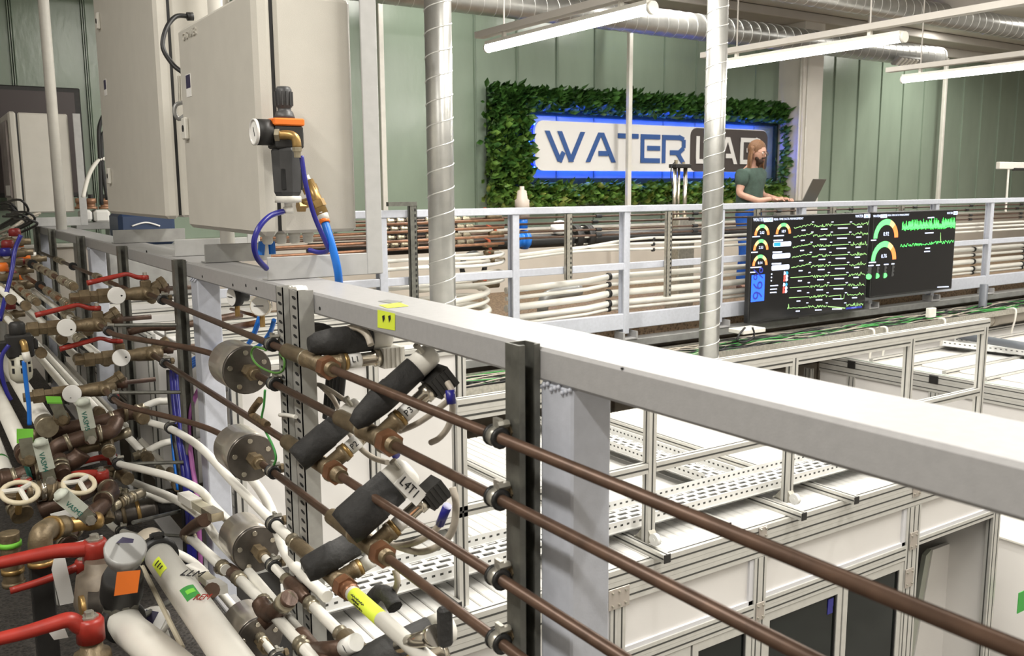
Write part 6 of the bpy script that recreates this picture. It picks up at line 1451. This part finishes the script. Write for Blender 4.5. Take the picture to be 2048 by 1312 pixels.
red_lever('red lever below the lowest dial valve', [(228, 790), (215, 779), (195, 777), (165, 783), (130, 790)], 4.02, 0.014)
red_lever('short red grip with a white tip at the left edge', [(50, 966), (38, 964), (28, 966)], 3.7, 0.018)
# steel levers with white sleeves and green marker writing
def steel_lever(label, a, b, Y, word):
    """a = sleeve tip, b = pivot, both in pixels on plane Y"""
    A, B2 = Q(a[0], a[1], Y), Q(b[0], b[1], Y); d = (B2 - A); L = d.length; dn = d.normalized(); wv = dn.cross(UY).normalized()
    t = thing('steel_lever', label, 'lever', tuple(B2))
    s = obj('sleeve', G().obox(A + dn * L * 0.36, dn * L * 0.37, wv * 0.026, UY * 0.006).lathe(A - dn * 0.012, dn, [(0, 0.014), (0.012, 0.024), (L * 0.16, 0.026)], 10), mat('worn white sleeve', (0.55, 0.58, 0.50), 0.5, 0, 0.15, 20), t)
    obj('plate', G().obox(A + dn * L * 0.86, dn * L * 0.16, wv * 0.021, UY * 0.005), mat('plated lever', (0.30, 0.30, 0.24), 0.35, 0.7, 0.2, 30), t)
    nb = obj('pivot_nut', G().lathe(B2 - UY * 0.006, -UY, [(0, 0.017), (0.016, 0.017)], 6), 'zinc', t)
    obj('pivot_body', G().cyl(B2, B2 + UY * 0.09, 0.024, 12), 'brown', t)
    u = dn if dn.z < 0 else -dn; w = u.cross(-UY) * -1
    if w.x < 0: w = -w
    u = w.cross(-UY) if False else u
    w = (-UY).cross(u)
    text(word, A + dn * L * 0.26 - UY * 0.0075 - w * 0.014, u, w, min(0.05, L * 0.62 / len(word) * 1.35), 'tape', s, 'marker_lettering')
    return t
steel_lever('upright white sleeved lever with teal marking below the lowest dial', (165, 802), (182, 878), 3.8, 'VASM5')
steel_lever('white sleeved lever with smeared teal marking on the second arm', (80, 883), (100, 960), 3.6, 'VASM4')
steel_lever('slanting white sleeved lever with teal marking above the slanting arm', (120, 988), (180, 1038), 3.2, 'VASM3')
for i, (a, b, Y) in enumerate([((108, 800), (125, 838), 3.85), ((50, 872), (58, 918), 3.6)]):
    A, B2 = Q(a[0], a[1], Y), Q(b[0], b[1], Y); d = B2 - A
    t = thing('flag_lever', ['steel lever with a lime flag left of the upright marked lever', 'steel lever with a lime flag before the broad white pipe'][i], 'lever', tuple(B2))
    obj('lime_flag', G().obox(A, V((0.026, 0, -0.004)), V((0, 0.02, 0.008)) if i == 0 else V((0.002, 0, 0.026)), UY * 0.003 if i else UZ * 0.003), 'lime', t)
    obj('plate', G().obox(A.lerp(B2, 0.5), d * 0.42, V((0.022, 0, 0)), UY * 0.005), mat('plated lever', (0.30, 0.30, 0.24), 0.35, 0.7), t)
    obj('pivot', G().lathe(B2 + UY * 0.05, -UY, [(0, 0.03), (0.05, 0.03), (0.055, 0.018), (0.07, 0.018)], 8), 'bronze', t)
# white hand wheels
for i, (c, Y, r) in enumerate([((158, 968), 3.5, 0.052), ((40, 985), 3.4, 0.055)]):
    p = Q(c[0], c[1], Y); ax = V((0.1, -0.45, 1)).normalized(); u = ax.orthogonal().normalized(); w = ax.cross(u)
    t = thing('hand_wheel', ['cream hand wheel above the slanting white lever', 'cream hand wheel at the left edge below the red grip'][i], 'wheel', tuple(p))
    obj('rim', G().tube([p + (u * math.cos(a) + w * math.sin(a)) * r for a in [k * math.pi / 10 for k in range(21)]], 0.009, 8), mat('cream plastic', (0.70, 0.62, 0.45), 0.4), t)
    for k in range(3):
        a = k * 2.094; obj('spoke', G().cyl(p + ax * 0.012, p + (u * math.cos(a) + w * math.sin(a)) * r, 0.009, 8), 'offwhite', t)
    obj('spindle', G().cyl(p + ax * 0.012, p - ax * 0.09, 0.011, 8), 'brass', t)
# papers and tags
def card(label, px, Y, m='paper', lean=0.15):
    q = [Q(p[0], p[1], Y) for p in px]; n = (q[1] - q[0]).cross(q[2] - q[0]).normalized() * 0.0015
    t = one('paper_tag', G().add(q + [p + n for p in q], [tuple(range(len(q))), tuple(range(len(q), 2 * len(q)))[::-1]] + [(i, i + len(q), (i + 1) % len(q) + len(q), (i + 1) % len(q)) for i in range(len(q))]), m, label, 'tag')
    return t
card('white card hanging behind the long red lever', [(112, 1098), (128, 1105), (150, 1205), (120, 1211), (103, 1140)], 3.0)
card('white card under the hub of the long red lever', [(150, 1085), (205, 1070), (222, 1115), (178, 1125)], 3.0)
card('folded white card above the brass elbow', [(100, 1028), (140, 1018), (150, 1036), (110, 1046)], 3.3)
card('white card behind the upper brown arm', [(150, 905), (195, 895), (200, 925), (160, 935)], 4.1)
card('small white label below the bottom red lever', [(95, 1262), (130, 1258), (137, 1275), (108, 1280)], 2.5)
# ---- lower left: thick pipes, sensor, drain valve, column
tp = thing('thick_white_pipe', 'thick white pipe with a yellow note and green band in the lower left', 'pipe', tuple(N(330, 1125, 0.55)))
A, B2 = N(318, 1112, 0.55), N(318, 1112, 0.55) - UY * 1.6
obj('pipe', G().cyl(A + UY * 0.0, B2, 0.043, 24), 'white', tp)
obj('upper_socket', G().cyl(A + UY * 0.13, A + UY * 0.02, 0.048, 24), mat('beige socket', (0.52, 0.46, 0.37), 0.5, 0, 0.1, 10), tp)
cl = obj('ring_clamp', G().lathe(A + UY * 0.03, -UY, [(0, 0.045), (0, 0.056), (0.02, 0.058), (0.04, 0.056), (0.04, 0.045)], 24), 'rubber', tp)
obj('clamp_screw', G().cyl(A + V((-0.02, 0.01, 0.06)), A + V((0.02, 0.01, 0.06)), 0.010, 8).box(A + V((-0.012, -0.008, 0.05)), A + V((0.012, 0.028, 0.066))), 'rubber', cl)
def patch(par, cpx, rad, seg, y0, y1, a0, a1, m, nm, base, r):
    g = G(); n = 6; vs = []
    for j in range(4):
        for k in range(n + 1):
            a = math.radians(a0 + (a1 - a0) * k / n); vs.append(base + V((r * math.cos(a), -(y0 + (y1 - y0) * j / 3), r * math.sin(a))))
    g.add(vs, [(j * (n + 1) + k, j * (n + 1) + k + 1, (j + 1) * (n + 1) + k + 1, (j + 1) * (n + 1) + k) for j in range(3) for k in range(n)], True)
    return obj(nm, g, m, par)
yn_ = patch(tp, 0, 0, 0, 0.10, 0.20, 118, 158, 'yellow', 'yellow_note', A, 0.0436)
for k in range(3): patch(tp, 0, 0, 0, 0.12 + k * 0.022, 0.128 + k * 0.022, 126, 150 - 4 * k, 'ink', 'note_writing', A, 0.044)
patch(tp, 0, 0, 0, 0.36, 0.44, 78, 128, 'green', 'green_band', A, 0.0436); patch(tp, 0, 0, 0, 0.385, 0.41, 85, 115, 'lime', 'green_arrow', A, 0.044)
def onpipe(ch, y, a, r, base): 
    a = math.radians(a); n = V((math.cos(a), 0, math.sin(a))); return base + n * r - UY * y, n
for ch, y, a, s, m in [('LLM', 0.30, 100, 0.042, 'ink'), ('REM', 0.47, 112, 0.03, 'red')]:
    p, n = onpipe(ch, y, a, 0.0445, A)
    text(ch, p + UY * 0.02, V((math.sin(math.radians(a)), 0, -math.cos(math.radians(a)))) * 0.55 - UY * 0.83, UY * 0.55 + V((math.sin(math.radians(a)), 0, -math.cos(math.radians(a)))) * 0.83, s, m, tp, 'marker_lettering')
t2 = thing('thick_white_pipe', 'thick white pipe bending to the bottom edge below the taped sensor', 'pipe', tuple(N(250, 1250, 0.42)))
obj('pipe', G().tube([N(246, 1240, 0.42), N(262, 1262, 0.42), N(290, 1285, 0.43), N(345, 1330, 0.46), N(400, 1380, 0.48)], 0.046, 22, 4), 'white', t2)
k_ = N(246, 1242, 0.42); dd = (N(290, 1285, 0.43) - k_).normalized()
obj('ring_clamp', G().lathe(k_ - dd * 0.01, dd, [(0, 0.046), (0, 0.060), (0.018, 0.062), (0.036, 0.058), (0.036, 0.046)], 22), 'rubber', t2)
obj('steel_band', G().lathe(k_ - dd * 0.05, dd, [(0, 0.05), (0.03, 0.052), (0.034, 0.048)], 22), 'zinc', t2)
gb = thing('taped_sensor', 'clear capped flow sensor wrapped in black tape with an orange tag', 'sensor', tuple(N(245, 1215, 0.42)))
c0_ = N(242, 1232, 0.42); top = N(252, 1085, 0.42)
obj('grey_body', G().cyl(c0_, N(245, 1180, 0.42), 0.048, 18), mat('olive grey plastic', (0.13, 0.125, 0.10), 0.45, 0, 0.2, 20), gb)
obj('tape_wrap', G().lathe(N(242, 1196, 0.42), top - N(242, 1196, 0.42), [(0, 0.054), (0.03, 0.058), (0.09, 0.056), (0.115, 0.05)], 14), 'black', gb)
obj('clear_cap', G().lathe(N(249, 1120, 0.42), top - N(249, 1120, 0.42), [(0, 0.044), (0.02, 0.048), (0.022, 0.052), (0.05, 0.055), (0.054, 0.05)], 20), mat('frosted cap', (0.33, 0.33, 0.32), 0.25), gb)
obj('cap_label', G().add([N(232, 1086, 0.40), N(266, 1086, 0.40), N(268, 1078, 0.42), N(236, 1072, 0.42)], [(0, 1, 2, 3)]), 'navyprint', gb)
obj('orange_tag', G().add([N(234, 1144, 0.36), N(281, 1140, 0.37), N(275, 1185, 0.36), N(228, 1192, 0.35)], [(0, 1, 2, 3)]), 'orange', gb)
dv = thing('drain_valve', 'small brass drain valve with a clear capped stem before the black column', 'valve', tuple(N(115, 1220, 0.30)))
DX = 0.30
obj('body', G().lathe(N(80, 1236, DX), N(150, 1218, DX) - N(80, 1236, DX), [(0, 0.018), (0.01, 0.022), (0.075, 0.022), (0.077, 0.026), (0.095, 0.026), (0.097, 0.02), (0.12, 0.02)], 12), 'bronze', dv)
obj('ring', G().lathe(N(160, 1216, DX), UX, [(0, 0.032), (0.012, 0.032)], 12), 'brass', dv)
obj('stem', G().cyl(N(108, 1215, DX), N(100, 1172, DX), 0.014, 12), mat('clear stem', (0.5, 0.5, 0.47), 0.15), dv)
obj('cap', G().lathe(N(101, 1176, DX), N(97, 1155, DX) - N(101, 1176, DX), [(0, 0.018), (0.012, 0.02), (0.025, 0.02), (0.03, 0.014)], 12), 'offwhite', dv)
obj('red_dot', G().cyl(N(97, 1154, DX), N(96.6, 1152.5, DX), 0.009, 10), 'red', dv)
one('black_column', G().bbox((0.235, 3.1, FZ), (0.30, 3.16, P(82, 1128, Y=3.1).z), 0.004), 'black', 'black square column rising from the floor to the brass elbow', 'column')
gb2 = thing('valve_body', 'grey cast valve body below the long red lever hub', 'valve', tuple(Q(200, 1180, 2.8)))
obj('body', G().lathe(Q(205, 1120, 2.85), V((-0.05, -0.1, -1)), [(0, 0.05), (0.03, 0.052), (0.04, 0.075), (0.12, 0.085), (0.17, 0.07), (0.2, 0.06)], 16), mat('grey casting', (0.2, 0.165, 0.125), 0.5, 0.4, 0.25, 20), gb2)
obj('neck', G().lathe(Q(180, 1205, 2.8), V((1, -0.3, 0)), [(0, 0.045), (0.03, 0.048), (0.035, 0.06), (0.06, 0.06)], 14), 'flange', gb2)
fg = thing('flow_gauge', 'round grey flow gauge with a navy label below the thick pipe clamp', 'gauge', tuple(N(308, 1240, 0.5)))
q = N(305, 1242, 0.52); ax = V((-0.25, -0.5, 0.85)).normalized()
obj('case', G().lathe(q - ax * 0.03, ax, [(0, 0.03), (0.012, 0.05), (0.03, 0.052), (0.034, 0.047)], 20), 'offwhite', fg)
u = ax.orthogonal().normalized(); w = ax.cross(u)
lbn = obj('label', G().obox(q + ax * 0.006, u * 0.03, w * 0.038, ax * 0.001), 'paper', fg)
obj('label_print', G().obox(q + ax * 0.0075 + w * 0.012, u * 0.028, w * 0.02, ax * 0.0006), 'navyprint', fg)
obj('tail', G().cyl(q - ax * 0.03, q - ax * 0.12, 0.032, 14), 'offwhite', fg)
one('thin_rod', G().cyl(N(283, 1130, 0.5), N(365, 1295, 0.5), 0.007, 8), mat('cream rod', (0.55, 0.5, 0.38), 0.5), 'thin cream rod slanting behind the orange tag', 'rod')
one('stay_rod', G().cyl(N(270, 1240, 0.46), N(345, 1200, 0.62), 0.009, 8), 'strut', 'dark stay rod holding the lower thick pipe clamp', 'rod')
one('stay_rod', G().cyl(N(266, 1045, 0.62), N(360, 1022, 0.84), 0.008, 8), 'strut', 'dark stay rod over the dark union', 'rod')
# broad white ducts and air unit at the left edge
for i, (a, X, r, lab) in enumerate([((50, 905), 0.30, 0.032, 'broad white pipe before the lime flag at the left edge'), ((92, 850), 0.40, 0.036, 'broad flat white duct behind the lime flagged lever'), ((12, 960), 0.24, 0.036, 'broad white pipe with a green mark at the left edge')]):
    p = N(a[0], a[1], X); t = thing('broad_pipe', lab, 'pipe', tuple(p))
    obj('run', G().cyl(p, p + UY * 2.2, r, 20), 'white', t)
    obj('socket', G().cyl(p - UY * 0.05, p + UY * 0.03, r * 1.12, 20), ('brown', 'nickel', 'brown')[i], t)
    if i == 2: obj('green_mark', G().lathe(p + UY * 0.25, UY, [(0, r * 1.01), (0.03, r * 1.01)], 20), 'green', t)
AX = 0.30
au = thing('air_regulator', 'black air regulator with a white slotted bowl guard at the left edge', 'regulator', tuple(N(38, 760, AX)))
s_ = 0.0
def AL(px, prof, m, nm): 
    z0 = N(px, prof[0][0], AX).z; y0 = N(px, prof[0][0], AX).y
    return obj(nm, G().lathe(V((AX, yA, z0)), -UZ, [(z0 - N(px, py, AX).z, r) for py, r in prof], 14), m, au)
yA = N(38, 700, AX).y
AL(32, [(643, 0.02), (647, 0.026), (668, 0.026), (670, 0.02)], 'black', 'knob')
obj('body', G().bbox((AX - 0.04, yA - 0.035, N(38, 712, AX).z), (AX + 0.045, yA + 0.035, N(38, 672, AX).z), 0.006).bbox((AX - 0.085, yA - 0.02, N(38, 700, AX).z), (AX + 0.06, yA + 0.02, N(38, 682, AX).z), 0.005), 'black', au)
bwl = AL(42, [(712, 0.036), (745, 0.038), (755, 0.034), (762, 0.018)], mat('cream guard', (0.62, 0.60, 0.48), 0.4), 'bowl_guard')
for k in range(3):
    for j in range(2):
        a = -2.3 + k * 0.75; z = N(42, 725 + 14 * j, AX).z
        obj('guard_slot', G().obox(V((AX + 0.0375 * math.cos(a), yA + 0.0375 * math.sin(a), z)), V((-math.sin(a) * 0.004, math.cos(a) * 0.004, 0)), V((math.cos(a), math.sin(a), 0)) * 0.002, UZ * 0.009), 'hole', bwl)
obj('brass_elbow', G().tube([V((AX + 0.01, yA - 0.035, N(42, 690, AX).z)), V((AX + 0.012, yA - 0.055, N(42, 690, AX).z)), V((AX + 0.014, yA - 0.06, N(42, 705, AX).z))], 0.012, 10, 3), 'brass', au)
obj('push_fitting', G().cyl(V((AX + 0.014, yA - 0.06, N(42, 705, AX).z)), V((AX + 0.018, yA - 0.062, N(42, 722, AX).z)), 0.013, 10), 'offwhite', au)
yh_ = yA - 0.062
one('air_hose', G().tube([P(48, 722, Y=yh_), P(50, 745, Y=yh_), P(54, 780, Y=yh_), P(58, 815, Y=yh_), P(59, 850, Y=yh_)], 0.0075, 8, 5), 'blue', 'blue hose hanging from the black air regulator at the left edge', 'hose')
one('air_hose', G().tube([P(18, 690, Y=yh_), P(4, 712, Y=yh_), P(3, 745, Y=yh_), P(12, 780, Y=yh_), P(22, 800, Y=yh_)], 0.007, 8, 5), 'navy', 'navy hose curving left of the cream bowl guard', 'hose')
one('air_hose', G().tube([P(42, 470, Y=4.4), P(30, 500, Y=4.4), P(24, 540, Y=4.35), P(12, 590, Y=4.3), P(0, 640, Y=4.2)], 0.009, 8, 5), 'navy', 'navy hose hanging before the small red capped valves', 'hose')
# small capped valves at the far left
k = 0
for (px, py, capm) in [(30, 472, 'red'), (16, 496, 'red'), (36, 494, 'orange'), (38, 530, 'red'), (50, 520, 'orange'), (22, 556, 'red'), (46, 560, 'orange'), (40, 590, 'red'), (20, 618, 'red'), (4, 542, 'orange'), (12, 512, 'navy'), (66, 508, None), (20, 575, None)]:
    p = N(px, py, 0.36 + 0.004 * px)
    t = thing('pilot_valve', ('small brass pilot valve with a %s cap, number %d from the top of the far left cluster' % (capm, k + 1)) if capm else ['small bare brass pilot valve beside the far left strut', 'small bare brass pilot valve low in the far left cluster'][0 if px == 66 else 1], 'valve', tuple(p))
    if capm: t['label'] = ['dark red capped brass pilot valve at the very top of the far left cluster', 'dark red capped brass pilot valve just left of the navy hose', 'orange capped pilot valve nearest the top of the far left cluster', 'dark red capped pilot valve in the middle of the far left cluster', 'orange capped pilot valve beside the far left strut', 'dark red capped pilot valve left of the lower orange cap', 'orange capped pilot valve above the lowest red caps', 'dark red capped pilot valve on the topmost white run', 'lowest dark red capped pilot valve of the far left cluster', 'orange capped pilot valve at the left picture edge', 'navy capped pilot valve at the left edge'][k]
    obj('body', G().lathe(p + V((-0.05, 0, -0.03)), UX, [(0, 0.02), (0.02, 0.026), (0.08, 0.026), (0.09, 0.018), (0.12, 0.018)], 10), 'bronze', t)
    obj('bonnet', G().cyl(p - UZ * 0.02, p + UZ * 0.01, 0.018, 10), 'offwhite', t)
    if capm: obj('cap', G().lathe(p + UZ * 0.0, UZ, [(0, 0.03), (0.03, 0.03), (0.04, 0.022)], 10), capm if capm != 'red' else mat('dark red cap', (0.22, 0.02, 0.02), 0.4), t)
    k += 1
one('cable_bundle', G().tube([N(60, 440, 0.8), N(40, 450, 0.7), N(15, 480, 0.6), N(0, 500, 0.55)], 0.012, 6, 4).tube([N(75, 430, 0.85), N(50, 440, 0.75), N(20, 468, 0.62), N(-5, 480, 0.55)], 0.012, 6, 4).tube([N(80, 426, 0.85), N(55, 434, 0.75), N(25, 455, 0.62), N(-5, 468, 0.55)], 0.010, 6, 4).tube([N(70, 436, 0.85), N(45, 446, 0.75), N(30, 462, 0.7), N(8, 470, 0.6), N(-10, 458, 0.6)], 0.009, 6, 4), 'cable', 'grey cables draping below the small far cabinet', 'cables')['kind'] = 'stuff'
g = G()
for i in range(9):
    a = random.uniform(-20, 30); g.tube([N(a, 405 + 4 * i, 0.6), N(a + 30, 400 + 5 * i, 0.65), N(a + 45, 425 + 3 * i, 0.7), N(a + 10, 450 + 2 * i, 0.62)], 0.008, 6, 4)
one('black_cables', g, 'rubber', 'tangled black cables at the left edge under the small far cabinet', 'cables')['kind'] = 'stuff'
# things behind the far cabinets
for i, px in enumerate((162, 183, 210)):
    p = P(px, 418, Y=8.6); t = thing('brass_valve', ['left', 'middle', 'right'][i] + ' copper coloured valve on the white box left of the tall cabinet', 'valve', tuple(p))
    obj('body', G().lathe(p, UZ, [(0, 0.05), (0.02, 0.05), (0.022, 0.035), (0.05, 0.035), (0.052, 0.042), (0.09, 0.042), (0.092, 0.03)], 12), mat('pinkish copper', (0.36, 0.2, 0.12), 0.4, 0.5), t)
    obj('knob', G().cyl(p + UZ * 0.09, p + UZ * 0.125, 0.02, 8), 'black', t)
for i, (a, b) in enumerate([((162, 420), (186, 443)), ((188, 420), (222, 445))]):
    A_, B_ = P(a[0], a[1], Y=8.5), P(b[0], b[1], Y=8.5)
    one('white_box', G().bbox((A_.x, 8.5, B_.z), (B_.x, 8.7, A_.z), 0.02), 'paper', ['left', 'right'][i] + ' small white box behind the handrail left of the tall cabinet', 'box')
A_, B_ = P(236, 426, Y=7.4), P(352, 462, Y=7.4)
nb = thing('blue_case', 'navy blue case with a white curve under the tall cabinet', 'case', (A_.x, 7.4, B_.z))
obj('body', G().bbox((A_.x, 7.4, B_.z - 0.1), (B_.x, 7.8, A_.z), 0.03), mat('navy case', (0.025, 0.045, 0.10), 0.4), nb)
a, m_, b = P(264, 452, Y=7.39), P(292, 445, Y=7.39), P(320, 452, Y=7.39)
obj('white_curve', G().tube([a, m_, b], 0.006, 6, 6), 'paper', nb)
for i_, (xa_, xb_) in enumerate([(P(150, 445, Y=8.5).x, P(228, 445, Y=8.5).x)]):
    zt_ = P(170, 445, Y=8.5).z - 0.0
    one('box_stand', G().bbox((xa_, 8.45, zt_ - 0.06), (xb_, 8.75, zt_), 0.004).box((xa_, 8.5, FZ), (xa_ + 0.04, 8.7, zt_ - 0.06)).box((xb_ - 0.04, 8.5, FZ), (xb_, 8.7, zt_ - 0.06)), 'grey', 'grey stand carrying the two small white boxes', 'stand')
one('case_stand', G().bbox((A_.x - 0.1, 7.35, 0.441), (B_.x + 0.3, 7.9, B_.z - 0.1), 0.01), 'grey', 'grey stand carrying the navy blue case', 'stand')
for i, pts in enumerate([[(206, 232), (198, 260), (200, 320), (203, 410)], [(210, 262), (203, 280), (206, 340), (215, 400)]]):
    one('black_cable', G().tube([P(x, y, Y=7.0) for x, y in pts], 0.014, 6, 5), 'rubber', ['left', 'right'][i] + ' black cable dropping along the left edge of the tall cabinet', 'cable')
one('white_hose', G().tube([P(214, 317, Y=7.0), P(196, 322, Y=7.0), P(178, 350, Y=7.0), P(166, 395, Y=7.0)], 0.014, 8, 6), 'white', 'pale hose curving down from the tall cabinet', 'hose')

wd = thing('raised_box', 'low white panelled box behind the far half of the near railing', 'enclosure', (1.7, 7.2, -0.4))
obj('carcass', G().bbox((1.14, 5.45, -0.5), (2.1, 8.3, 0.40), 0.006), 'panel', wd)
for y in (5.47, 6.5, 7.6, 8.28): prof(wd, (1.13, y, -0.5), (1.13, y, 0.42), 0.045, None, (1, 0, 0), 'upright')
for y in (5.9, 6.6, 7.3, 8.0): prof(wd, (1.14, y, 0.42), (2.1, y, 0.42), 0.04, None, (0, 0, 1), 'cross_rail')
prof(wd, (1.13, 5.45, 0.41), (1.13, 8.3, 0.41), 0.045)
prof(wd, (1.13, 5.45, -0.1), (1.13, 8.3, -0.1), 0.045)
